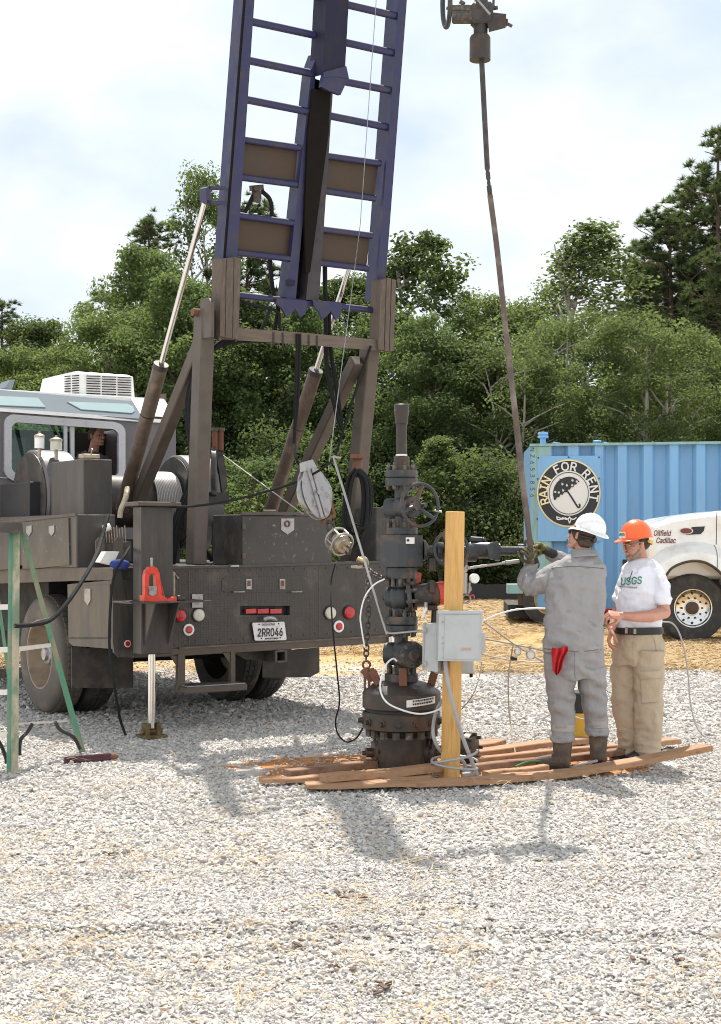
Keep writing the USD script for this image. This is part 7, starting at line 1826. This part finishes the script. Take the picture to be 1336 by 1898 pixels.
def collar():
    rings_o = [(w(1080, 1034, 0.02), np.array([0.115, 0, 0.01]), np.array([0.01, 0.115, -0.012])), (w(1081, 1024, 0.02), np.array([0.092, 0, 0.0]), np.array([0.0, 0.092, -0.01])), (w(1081.5, 1019, 0.025), np.array([0.084, 0, 0]), np.array([0, 0.085, -0.005]))]
    return loft(rings_o)
A1.part('collar', blend([[mfd(collar())]], 0.012, 4, 0.003, (12, 12, 12), 6), 'cloth_grey')
def seam(T, pixs, surf, m='cloth_grey_light', r=0.0035, name='seam'):
    p = np.array([w(*q) for q in pixs])
    q = yproj(*surf, spl(p, 8))
    T.part(name, tube(q, r, 6), m)
seam(A1, [(1022, 1053), (1060, 1050), (1100, 1052), (1119, 1054)], sv, 'cloth_navy', 0.003)
seam(A1, [(1008, 1202), (1040, 1206), (1080, 1207), (1117, 1203)], sv, 'cloth_navy', 0.003)
# trousers
pel = trunk([(1190, 1010, 1116, 0.145, 0.0), (1215, 1009, 1119, 0.15, 0.0), (1240, 1010, 1121, 0.15, 0.0), (1256, 1013, 1121, 0.13, 0.0)])
def pant(rows):
    rings = []
    for (py, x0, x1, hd, dd) in rows:
        a, b = w(x0, py, dd), w(x1, py, dd)
        rings.append(((a + b) / 2, (b - a) / 2, np.array([0, hd, 0])))
    return loft(rings)
pl_ = pant([(1235, 1010, 1064, 0.125, 0), (1262, 1013, 1064, 0.12, 0), (1300, 1016, 1064, 0.108, 0), (1335, 1021, 1064, 0.095, 0.0), (1355, 1023, 1064, 0.09, 0.0), (1362, 1020, 1066, 0.095, 0.0), (1372, 1021, 1064, 0.09, 0.0)])
pr_ = pant([(1235, 1064, 1121, 0.125, 0), (1262, 1072, 1121, 0.12, 0.02), (1300, 1079, 1123, 0.108, 0.05), (1330, 1085, 1125, 0.095, 0.09), (1345, 1086, 1126, 0.09, 0.1), (1352, 1085, 1128, 0.095, 0.1), (1361, 1087, 1126, 0.09, 0.1)])
pfolds = [(w(1066, 1262, -0.1), 0.16, 60, (0.6, 0, 0.8), 0.012), (w(1045, 1290, -0.1), 0.14, 60, (0.3, 0, 1), 0.010), (w(1100, 1290, -0.05), 0.14, 60, (0.3, 0, 1), 0.010), (w(1043, 1366, -0.08), 0.07, 200, (0, 0, 1), 0.005), (w(1107, 1354, 0.0), 0.07, 200, (0, 0, 1), 0.005)]
pv_ = blend([[mfd(pel), mfd(pl_), mfd(pr_)]], 0.013, 8, 0.018, (6, 6, 9), 12, pfolds)
A1.part('trousers', pv_, 'cloth_grey')
def band(T, rows, m, name, grow=1.03):
    rings = []
    for (py, x0, x1, hd, dd) in rows:
        a, b = w(x0, py, dd), w(x1, py, dd)
        rings.append(((a + b) / 2, (b - a) / 2 * grow, np.array([0, hd * grow, 0])))
    T.part(name, loft(rings), m)
band(A1, [(1341, 1022.5, 1064, 0.096, 0.0), (1353, 1023, 1064, 0.093, 0.0)], 'cloth_grey_light', 'reflective_band', 1.02)
band(A1, [(1334, 1085, 1125.5, 0.097, 0.09), (1346, 1086, 1126, 0.093, 0.1)], 'cloth_grey_light', 'reflective_band', 1.02)
seam(A1, [(1065, 1210), (1064, 1235), (1066, 1258)], pv_, 'cloth_navy', 0.002)
# boots
def boot(T, x0, x1, ytop, ybot, toe, dd, m='leather_boot'):
    xm, hw = (x0 + x1) / 2, (x1 - x0) / 2 * pxm
    an, he = w(xm, ybot - 14, dd), w(xm, ybot - 7, dd)
    sole = w(xm, ybot, dd)[2]
    t = np.array(toe)
    th = w(xm, ytop, dd)
    ms = [Manifold.batch_hull([Manifold.sphere(hw, 24).translate(tuple(th)), Manifold.sphere(hw * 0.86, 24).translate(tuple(w(xm, ytop + (ybot - ytop) * 0.5, dd)))]),
          Manifold.batch_hull([Manifold.sphere(hw * 0.86, 24).translate(tuple(w(xm, ytop + (ybot - ytop) * 0.5, dd))), Manifold.sphere(hw * 0.82, 24).translate((he[0], he[1], sole + hw * 0.85))]),
          Manifold.batch_hull([Manifold.sphere(hw * 0.82, 24).translate((he[0], he[1], sole + hw * 0.85)), Manifold.sphere(0.043, 20).translate(tuple(np.array([he[0], he[1], sole + 0.045]) + t * 0.10)), Manifold.sphere(0.038, 20).translate(tuple(np.array([he[0], he[1], sole + 0.042]) + t * 0.18))])]
    mm = blend([ms], 0.012, 6, 0.003, (20, 20, 26), 5)
    mm[0][:, 2] = np.maximum(mm[0][:, 2], sole + 0.012)
    b_ = T.part('boot', mm, m)
    out = hullpts([np.array([he[0], he[1], sole + z_]) + t * f_ + np.array([-t[1], t[0], 0]) * s_ for z_ in (0, 0.022) for f_, s_ in ((-0.075, -0.035), (-0.075, 0.035), (0.04, 0.048), (0.04, -0.048), (0.16, 0.045), (0.16, -0.045), (0.215, 0.02), (0.215, -0.02))])
    T.part('sole', out, 'black', under=b_)
boot(A1, 1023, 1061, 1368, 1426, nrm((-0.92, 0.25, 0)), -0.02)
boot(A1, 1090, 1127, 1358, 1415, nrm((0.25, 0.9, 0)), 0.10)
# hard hat with a full brim
def hardhat(T, c, fwd, up, m, brim, r=(0.135, 0.112, 0.118), full=True, tilt=0.0):
    x = nrm(fwd); z = nrm(np.asarray(up) - np.dot(up, x) * x); y = np.cross(z, x)
    n, k = 48, 10
    rows = []
    t = np.arange(n) / n * 2 * math.pi
    for i in range(k):
        ph = math.pi / 2 * (1 - i / (k - 1)) if i < k else 0
        cr, sr = math.cos(ph), math.sin(ph)
        sq = np.abs(np.cos(t)) ** 1.0
        rid = 0.006 * np.exp(-((np.sin(t) * cr * 6) ** 2)) * (sr > 0.25) + 0.004 * (np.exp(-(((np.abs(np.sin(t)) * cr - 0.38) * 14) ** 2))) * (sr > 0.35)
        rows.append([c + x * r[0] * cr * math.cos(a) * (1) + y * r[1] * cr * math.sin(a) + z * (r[2] * sr ** 0.9 + q) for a, q in zip(t, rid)])
    def brimr(a, ext):
        f = max(0.0, math.cos(a)) ** 2.0
        b = max(0.0, -math.cos(a)) ** 2.5
        e = ext if full else (0.006 + (brim - 0.006) * max(0, math.cos(a)) ** 1.3)
        return e * (1 + (0.35 * f + 0.15 * b) * full)
    for ext, dz in ((0.5, -0.006), (1.0, -0.018 if full else -0.012), (1.0, -0.024 if full else -0.017), (0.4, -0.012), (-0.06, -0.006)):
        rows.append([c + x * (r[0] + brimr(a, brim) * ext) * math.cos(a) + y * (r[1] + brimr(a, brim) * ext) * math.sin(a) + z * (dz * (0.6 + 0.7 * math.cos(a) ** 2)) for a in t])
    for ph in (0.35, 0.8, 1.3):                              # the inside of the shell
        rows.append([c + x * (r[0] - 0.006) * math.cos(ph) * math.cos(a) + y * (r[1] - 0.006) * math.cos(ph) * math.sin(a) + z * (r[2] - 0.006) * math.sin(ph) for a in t])
    v = np.array(rows).reshape(-1, 3)
    kk = len(rows)
    i, j = np.meshgrid(np.arange(kk - 1), np.arange(n), indexing='ij')
    q = np.stack([i * n + j, i * n + (j + 1) % n, (i + 1) * n + (j + 1) % n, (i + 1) * n + j], -1).reshape(-1, 4)
    q = q[:, ::-1]
    return T.part('hard_hat', (v, q), m, smooth=60)
h1 = hardhat(A1, hc1 + hu * 0.040 - hf * 0.020 + np.array([0.03, 0, 0]), hf, nrm(hu + np.array([0.05, -0.05, 0])), 'hat_white', 0.026, (0.118, 0.102, 0.118))
A1.part('hat_band', tube([HP(-0.105 * math.cos(t), 0.093 * math.sin(t), -0.005) for t in np.linspace(-1.3, 1.3, 14)], 0.012, 8), 'black', under=h1)
A1.part('band_knob', cyl(HP(-0.10, 0, -0.012), HP(-0.125, 0, -0.012), 0.022, n=16), 'black', under=h1)
A1.part('glasses', vf([tube([HP(-0.01, s * 0.083, 0.018), HP(0.05, s * 0.082, 0.018), HP(0.085, s * 0.06, 0.012)], 0.004, 6) for s in (1, -1)] + [ball(HP(0.085, s * 0.035, 0.004), 0.026, 2, (0.5, 0.9, 0.6)) for s in (1, -1)]), 'black')
# gloved hands round the pipe
pipe_dir = nrm(tp(978, 970) - tp(986, 1045))
def glove(T, wrist, fwd, palm, side, name='glove', curl=(0.9, 1.0, 0.8)):
    T.part(name, smoothhand(hand(wrist, fwd, palm, curl, 1.12, side, 0.05, 0.9)), 'glove')
    T.part('glove_cuff', vf(Manifold.batch_hull([Manifold.sphere(0.037, 20).translate(tuple(np.asarray(wrist) - nrm(fwd) * 0.045)), Manifold.sphere(0.034, 20).translate(tuple(np.asarray(wrist) + nrm(fwd) * 0.012))])), 'glove_dark')
pl1 = tp(984, 1026); pl2 = tp(982, 1008)
glove(A1, w(989, 1040, 0.2), nrm(pl1 + np.array([0.0, -0.045, 0.0]) - w(989, 1040, 0.2)), (-0.1, 0.9, -0.3), 1)
glove(A1, w(1014, 1021, 0.27), nrm(np.array([-0.9, -0.15, 0.42])), (-0.25, -0.5, -0.8), -1)
# red rag in the hip pocket
c = w(1038, 1205, -0.155)
rg = []
rr = np.random.default_rng(5)
rows = []
for (py, x0, x1) in ((1200, 1024, 1052), (1208, 1022, 1053), (1218, 1023, 1047), (1230, 1024, 1043), (1242, 1024, 1041), (1250, 1030, 1036)):
    row = []
    for k in range(13):
        t = k / 12
        row.append(w(x0 + (x1 - x0) * t, py + 2 * math.sin(5 * t), -0.185 - 0.028 * math.sin(t * 16 + py * 0.06) - 0.006 * rr.random()))
    rows.append(row)
front_ = np.array(rows); back_ = front_ + np.array([0, 0.02, 0])
n1 = front_.shape[0] * 13
i, j = np.meshgrid(np.arange(5), np.arange(12), indexing='ij')
q = np.stack([i * 13 + j, i * 13 + j + 1, (i + 1) * 13 + j + 1, (i + 1) * 13 + j], -1).reshape(-1, 4)
single('rag', (np.vstack([front_.reshape(-1, 3), back_.reshape(-1, 3)]), np.vstack([q[:, ::-1], q + n1])), 'rag_red', 'bright red rag hanging from the hip pocket of the grey trousers', 'rag', smooth=True)

# ---- the man in the orange hat, turned to the left and looking down
d0 = 10.58
pxm = d0 / FPX
A2 = Thing('person', 'person in orange hard hat, white shirt and tan trousers, looking down at the hands', 'person', base=G(1180, 1402))
bf = nrm((-0.62, -0.78, 0))                                   # where the chest looks
bl = np.array([-bf[1], bf[0], 0])
def trunk2(rows):
    rings = []
    for (py, x0, x1, hd, dd) in rows:
        a, b = w(x0, py, dd), w(x1, py, dd)
        rings.append(((a + b) / 2, (b - a) / 2 * np.array([1, 1, 1]) + np.array([0, 0.10 * np.linalg.norm(b - a), 0]), np.array([-0.03, hd, 0])))
    return loft(rings)
sh = trunk2([(1036, 1171, 1206, 0.07, 0.0), (1043, 1165, 1214, 0.09, 0), (1052, 1155, 1224, 0.115, 0), (1066, 1149, 1231, 0.135, 0), (1090, 1145, 1230, 0.15, 0), (1120, 1142, 1227, 0.155, 0), (1145, 1141, 1225, 0.155, 0), (1163, 1141, 1224, 0.15, 0), (1168, 1143, 1222, 0.14, 0)])
sl_n = chainhull([w(1214, 1066, -0.05), w(1224, 1088, -0.09), w(1227, 1110, -0.11)], [0.066, 0.070, 0.070], 28)
sl_f = chainhull([w(1164, 1066, 0.04), w(1154, 1090, 0.05), w(1149, 1108, 0.04)], [0.060, 0.058, 0.056], 24)
f2 = [(w(1224, 1075, -0.15), 0.12, 70, (0.9, 0, 0.4), 0.005), (w(1180, 1150, -0.15), 0.14, 60, (0.3, 0, 1), 0.005), (w(1200, 1100, -0.15), 0.14, 45, (0.7, 0, 0.7), 0.005)]
sv2 = blend([[mfd(sh)], sl_n, sl_f], 0.012, 9, 0.014, (7, 7, 10), 22, f2)
hc2 = w(1178.5, 1008, -0.01)
h2f, h2u = nrm((-0.94, -0.32, -0.14)), nrm((-0.06, -0.04, 1))
hs2, HP2, hell2, HS2, HH2 = head(hc2, h2f, h2u, 0.95)
wr_n, wr_f = w(1150, 1141, -0.30), w(1133, 1166, -0.10)
body2 = blend([chainhull([w(1181, 1015, 0.0), w(1187, 1040, 0.02), w(1186, 1100, 0.0), w(1184, 1190, 0.0)], [0.052, 0.060, 0.08, 0.08], 24), chainhull([w(1166, 1062), w(1206, 1062, -0.02)], [0.035, 0.035]),
               chainhull([w(1214, 1075, -0.06), w(1226, 1112, -0.11), w(1231, 1135, -0.14)], [0.036, 0.047, 0.046], 24), chainhull([w(1231, 1135, -0.14), w(1205, 1142, -0.24), w(1172, 1143, -0.29), wr_n], [0.046, 0.046, 0.036, 0.027], 24),
               chainhull([w(1162, 1085, 0.05), w(1150, 1115, 0.04), w(1143, 1138, 0.0), wr_f], [0.045, 0.042, 0.038, 0.026], 24),
               chainhull([w(1165, 1190), w(1158, 1290), w(1165, 1392)], [0.08, 0.055, 0.035]), chainhull([w(1200, 1190), w(1200, 1290), w(1198, 1392)], [0.08, 0.055, 0.035]),
               hand(wr_n, (-0.93, -0.3, 0.12), (-0.1, 0.5, -0.85), (0.7, 0.9, 0.7), 1.0, 1, 0.06, 0.7), hand(wr_f, (-0.28, -0.15, -0.94), (0.85, -0.2, -0.25), (0.45, 0.6, 0.4), 0.98, 1, 0.06, 0.6), hs2], 0.008, 4)
A2.part('body', body2, 'skin')
A2.part('shirt', sv2, 'cloth_white')
A2.part('hair', blend([[mfd(hell2(-0.018, 0, 0.03, 0.090, 0.080, 0.085)), HH2((-0.06, 0.045, -0.01, 0.035), (-0.06, -0.045, -0.01, 0.035), (-0.066, 0, -0.035, 0.028)), HH2((-0.01, 0.076, 0.03, 0.008), (0.01, 0.075, 0.0, 0.006)), HH2((-0.01, -0.076, 0.03, 0.008), (0.01, -0.075, 0.0, 0.006))]], 0.010, 3), 'hair_brown')
A2.part('beard', blend([[HH2((0.050, 0.036, -0.095, 0.020), (0.050, -0.036, -0.095, 0.020), (0.080, 0.0, -0.104, 0.0185)), HH2((0.05, 0.036, -0.095, 0.021), (0.018, 0.056, -0.05, 0.0155), (0.012, 0.056, -0.075, 0.015)), HH2((0.05, -0.036, -0.095, 0.021), (0.018, -0.056, -0.05, 0.0155), (0.012, -0.056, -0.075, 0.015)), HH2((0.09, 0.018, -0.052, 0.0055), (0.096, 0, -0.0505, 0.006), (0.09, -0.018, -0.052, 0.0055)), HH2((0.076, 0.03, -0.088, 0.012), (0.085, 0, -0.093, 0.012), (0.076, -0.03, -0.088, 0.012))]], 0.007, 3, 0.0015, (90, 90, 90), 3), 'beard_grey')
for s in (1, -1):
    A2.part('eye', hell2(0.079, s * 0.032, 0.001, 0.010, 0.012, 0.010, 2), 'eye_white')
    A2.part('pupil', hell2(0.0865, s * 0.032, -0.002, 0.004, 0.005, 0.005, 2), 'ink')
    A2.part('brow', HH2((0.089, s * 0.016, 0.022, 0.005), (0.083, s * 0.045, 0.024, 0.0045)) and vf(HH2((0.091, s * 0.016, 0.020, 0.005), (0.084, s * 0.045, 0.023, 0.0045))), 'hair_brown')
gl = A2.part('glasses', vf([tube(spl([HP2(-0.015, s * 0.085, 0.014), HP2(0.04, s * 0.083, 0.012), HP2(0.08, s * 0.066, 0.008), HP2(0.10, s * 0.03, 0.014), HP2(0.104, 0, 0.012)], 4), 0.0032, 6) for s in (1, -1)]), 'bare_steel')
for s in (1, -1):
    A2.part('lens', (np.array([HP2(0.104 - 0.02 * (u_ / 0.06) ** 2, s * (0.008 + u_), z_) for u_ in (0, 0.02, 0.04, 0.055) for z_ in (0.010, -0.024)]), np.array([[0, 1, 3], [0, 3, 2], [2, 3, 5], [2, 5, 4], [4, 5, 7], [4, 7, 6]])), 'clear_lens', under=gl)
h2 = hardhat(A2, hc2 + h2u * 0.052 - h2f * 0.005, h2f, nrm(h2u + 0.06 * h2f), 'hat_orange', 0.052, (0.120, 0.104, 0.124), False)
A2.part('hat_strap', vf([tube([HP2(-0.06, s * 0.098, 0.015), HP2(-0.10, s * 0.07, 0.0), HP2(-0.115, s * 0.02, -0.008)], 0.012, 8) for s in (1, -1)]), 'yellow_band', under=h2)
A2.part('strap_end', tube([HP2(-0.10, s * 0.06, -0.008) for s in (1, 0.3, -0.3, -1)], 0.012, 8), 'black', under=h2)
# hat sticker
stc = hc2 + h2u * 0.085 + nrm(h2f + np.array([0.2, -0.15, 0])) * 0.128
SP = Plane(stc, np.cross(nrm(h2f + np.array([0.15, -0.2, 0])), h2u) * 1.0, h2u)
def stick(w_, h_, off, m, nm, under=None):
    return A2.part(nm, SP.extrude(Polygon([(-w_, -h_), (w_, -h_), (w_, h_), (-w_, h_)]), 0.003, off), m, under=under)
st2 = stick(0.030, 0.023, 0.006, 'paper', 'hat_sticker', h2)
# belt and trousers
def ring2(py, x0, x1, hd, dd=0.0): return (py, x0, x1, hd, dd)
A2.part('belt', trunk2([(1161, 1141.5, 1223, 0.152, 0), (1163, 1138.5, 1226.5, 0.170, 0), (1173, 1138.5, 1227.5, 0.170, 0), (1175, 1142, 1224, 0.15, 0)]), 'black')
pel2 = trunk2([(1170, 1143, 1224, 0.148, 0), (1190, 1139, 1228, 0.155, 0), (1215, 1136, 1229, 0.155, 0), (1232, 1138, 1228, 0.14, 0)])
pn = pant([(1205, 1168, 1229, 0.14, -0.05), (1240, 1170, 1229, 0.14, -0.05), (1290, 1174, 1228, 0.125, -0.05), (1340, 1173, 1225, 0.115, -0.05), (1375, 1174, 1223, 0.11, -0.05), (1392, 1173, 1222, 0.115, -0.05), (1400, 1175, 1221, 0.11, -0.05)])
pf = pant([(1205, 1136, 1190, 0.13, 0.04), (1240, 1133, 1186, 0.13, 0.04), (1290, 1132, 1184, 0.12, 0.04), (1340, 1140, 1184, 0.11, 0.04), (1375, 1147, 1186, 0.10, 0.04), (1392, 1148, 1187, 0.105, 0.04), (1399, 1150, 1186, 0.10, 0.04)])
p2f = [(w(1175, 1225, -0.15), 0.14, 60, (0.7, 0, 0.6), 0.006), (w(1200, 1380, -0.15), 0.11, 110, (0.2, 0, 1), 0.007), (w(1160, 1382, -0.08), 0.10, 110, (-0.2, 0, 1), 0.007), (w(1160, 1300, -0.1), 0.16, 50, (0.4, 0, 1), 0.005)]
pv2 = blend([[mfd(pel2), mfd(pn), mfd(pf)]], 0.013, 8, 0.016, (6, 6, 8), 31, p2f)
A2.part('trousers', pv2, 'cloth_tan')
def patch(T, pix, surf, m, name, t=0.008, sub=7):
    """A flat piece of cloth laid on the surface, seen at the four pixels (clockwise from the upper left)."""
    (a, b, c_, d_) = [np.array(q, float) for q in pix]
    g = []
    for i in range(sub):
        for j in range(sub):
            u_, v_ = j / (sub - 1), i / (sub - 1)
            g.append((a * (1 - u_) + b * u_) * (1 - v_) + (d_ * (1 - u_) + c_ * u_) * v_)
    p = np.array([w(*q) for q in g])
    q = yproj(*surf, p)
    dirn = (EYE - q) / np.linalg.norm(EYE - q, axis=1, keepdims=True)
    top = q + dirn * t
    bot = q - dirn * 0.01
    i, j = np.meshgrid(np.arange(sub - 1), np.arange(sub - 1), indexing='ij')
    f = np.stack([i * sub + j, (i + 1) * sub + j, (i + 1) * sub + j + 1, i * sub + j + 1], -1).reshape(-1, 4)
    per = [k for k in range(sub)] + [k * sub + sub - 1 for k in range(1, sub)] + [sub * (sub - 1) + k for k in range(sub - 2, -1, -1)] + [k * sub for k in range(sub - 2, 0, -1)]
    N = sub * sub
    sd = [[per[k], per[(k + 1) % len(per)], per[(k + 1) % len(per)] + N, per[k] + N] for k in range(len(per))]
    return T.part(name, (np.vstack([top, bot]), np.vstack([f, f[:, ::-1] + N, np.array(sd)])), m, smooth=40)
patch(A2, [(1187, 1252), (1222, 1250), (1221, 1300), (1190, 1303)], pv2, 'cloth_tan', 'cargo_pocket', 0.012)
patch(A2, [(1184, 1246), (1226, 1243), (1226, 1256), (1187, 1259)], pv2, 'cloth_tan', 'pocket_flap', 0.020)
blt_ = trunk2([(1160, 1138.5, 1226.5, 0.170, 0), (1178, 1138.5, 1227.5, 0.170, 0)])
patch(A2, [(1174, 1162), (1179, 1162), (1179, 1175), (1174, 1175)], blt_, 'cloth_tan', 'belt_loop', 0.007, 4)
patch(A2, [(1158, 1162), (1163, 1162), (1163, 1174), (1158, 1174)], blt_, 'cloth_tan', 'belt_loop', 0.007, 4)
seam(A2, [(1176, 1178), (1172, 1205), (1176, 1232)], pv2, 'cloth_tan', 0.003)
seam(A2, [(1210, 1180), (1214, 1195), (1216, 1206)], pv2, 'ink_faint', 0.0025)
seam(A2, [(1172, 1058), (1168, 1070), (1164, 1080)], sv2, 'ink', 0.003, 'collar_cord')
def onshirt(T, txt, px, py, hpx, m, name, shear=0.15, sq=0.8, tilt=0.08):
    PL = Plane(w(px, py, -0.3), (1, 0, 0), ZZ)
    v, f = PL.text(txt, px, py, hpx, bold=True, shear=shear, squeeze=sq, tilt=tilt)
    tm = trimesh.Trimesh(v, f, process=False)
    q = yproj(*sv2, np.array(tm.vertices))
    dirn = (EYE - q) / np.linalg.norm(EYE - q, axis=1, keepdims=True)
    far = np.linalg.norm(v - EYE, axis=1)
    k = (far - far.min()) / max(far.max() - far.min(), 1e-6)
    T.part(name, (q + dirn * (0.006 - 0.003 * k[:, None]), f), m, smooth=False)
onshirt(A2, 'USGS', 1169, 1076.5, 13.5, 'usgs_green', 'shirt_print')
onshirt(A2, 'science for a changing world', 1163, 1087.5, 3.0, 'ink_faint', 'shirt_print', 0.0, 0.62, -0.08)
mt_ = meshkit.text_mesh('USGS', 0.019, 0.002, True)
vt_ = np.array(mt_.vertices); vt_[:, 0] -= vt_[:, 0].max() / 2; vt_[:, 1] -= 0.004
if np.dot(SP.e1, (1, 0, 0)) < 0: vt_[:, 0] *= -1
vt_[:, 0] *= 0.85
A2.part('sticker_print', (SP.to3(vt_[:, :2], vt_[:, 2] + 0.0075), np.asarray(mt_.faces)), 'usgs_green', under=h2)
# shoes
for x, y, dd in ((1166, 1404, 0.02), (1196, 1407, -0.06)):
    c = w(x, y, dd)
    z0 = c[2]
    t = nrm((-0.86, -0.4, 0))
    pts_ = [c + t * f_ + np.array([-t[1], t[0], 0]) * s_ + ZZ * z_ for f_, s_, z_ in ((-0.09, 0.035, 0), (-0.09, -0.035, 0), (-0.09, 0.03, 0.07), (-0.09, -0.03, 0.07), (0.05, 0.045, 0), (0.05, -0.045, 0), (0.05, 0.03, 0.075), (0.05, -0.03, 0.075), (0.15, 0.04, 0), (0.15, -0.04, 0), (0.17, 0.025, 0.03), (0.17, -0.025, 0.03), (0.12, 0.03, 0.045), (0.12, -0.03, 0.045))]
    A2.part('shoe', blend([[Manifold.hull_points(np.array(pts_, np.float64))]], 0.012, 4), 'shoe_black')

# ---- the operator at the cabin window
d0 = CB.pt(180, 830)[1] + 0.42
pxm = d0 / FPX
A3 = Thing('person', 'smiling person in a dark shirt looking out of the cabin window', 'person', base=w(175, 905))
hs3, HP3, hell3, HS3, HH3 = head(w(180, 808), nrm((0.75, -0.62, 0.02)), (0.05, 0, 1), 1.0)
b3 = blend([hs3, chainhull([w(178, 815), w(172, 842), w(170, 885), w(170, 940)], [0.055, 0.06, 0.10, 0.11], 20), chainhull([w(150, 858), w(196, 862)], [0.05, 0.05])], 0.012, 4)
A3.part('body', b3, 'skin')
A3.part('shirt', blend([[mfd(loft([(w(172, 838), np.array([0.07, 0, 0]), np.array([0, 0.07, 0])), (w(170, 846), np.array([0.15, 0, 0]), np.array([0, 0.10, 0])), (w(168, 858), np.array([0.21, 0, 0]), np.array([0, 0.12, 0])), (w(168, 890), np.array([0.22, 0, 0]), np.array([0, 0.13, 0])), (w(168, 945), np.array([0.21, 0, 0]), np.array([0, 0.13, 0]))]))], chainhull([w(146, 858), w(138, 895), w(150, 920, -0.2)], [0.075, 0.065, 0.05]), chainhull([w(192, 860), w(204, 895), w(200, 915, -0.2)], [0.075, 0.065, 0.05])], 0.02, 8, 0.006, (7, 7, 9), 41), 'cloth_navy')
A3.part('hair', blend([[mfd(hell3(-0.016, 0, 0.03, 0.098, 0.082, 0.097)), HH3((-0.055, 0.045, -0.02, 0.035), (-0.055, -0.045, -0.02, 0.035))]], 0.012, 4), 'hair_brown')
for s in (1, -1):
    A3.part('eye', hell3(0.079, s * 0.032, 0.001, 0.010, 0.012, 0.010, 2), 'ink')
A3.part('teeth', vf(HH3((0.0935, 0.012, -0.067, 0.004), (0.097, 0, -0.068, 0.004), (0.0935, -0.012, -0.067, 0.004))), 'eye_white')
single('cabin_seat', obox(w(28, 860, 0.1), (0.16, 0, 0), (0, 0.08, 0), (0, 0, 0.3), 0.06), 'cloth_navy', 'dark seat back behind the left pane of the cabin window', 'seat')

# dark leaf litter caught in the gravel near the camera
rr = np.random.default_rng(19)
v = []
for cx_, cy_, n_, sp in ((650, 1655, 9, 0.08), (690, 1830, 12, 0.06), (640, 1800, 4, 0.05), (845, 1690, 6, 0.2), (1195, 1790, 8, 0.1), (210, 1578, 8, 0.05), (640, 1745, 6, 0.2)):
    c0_ = G(cx_, cy_)
    for k in range(n_):
        x, y = c0_[0] + rr.normal(0, sp), c0_[1] + rr.normal(0, sp * 0.5)
        a = rr.uniform(0, 6.28); L_ = rr.uniform(0.006, 0.018)
        v.append(obox((x, y, float(ground_h(x, y)) + 0.02), np.array([math.cos(a), math.sin(a), rr.normal(0, 0.3)]) * L_, np.array([-math.sin(a), math.cos(a), 0]) * L_ * 0.6, (0, 0, 0.003), 0.001))
single('leaf_litter', vf(v), 'hub_rusty', 'dark brown scraps and leaves lying in the gravel in the foreground', 'leaf litter', kind='stuff', smooth=False)
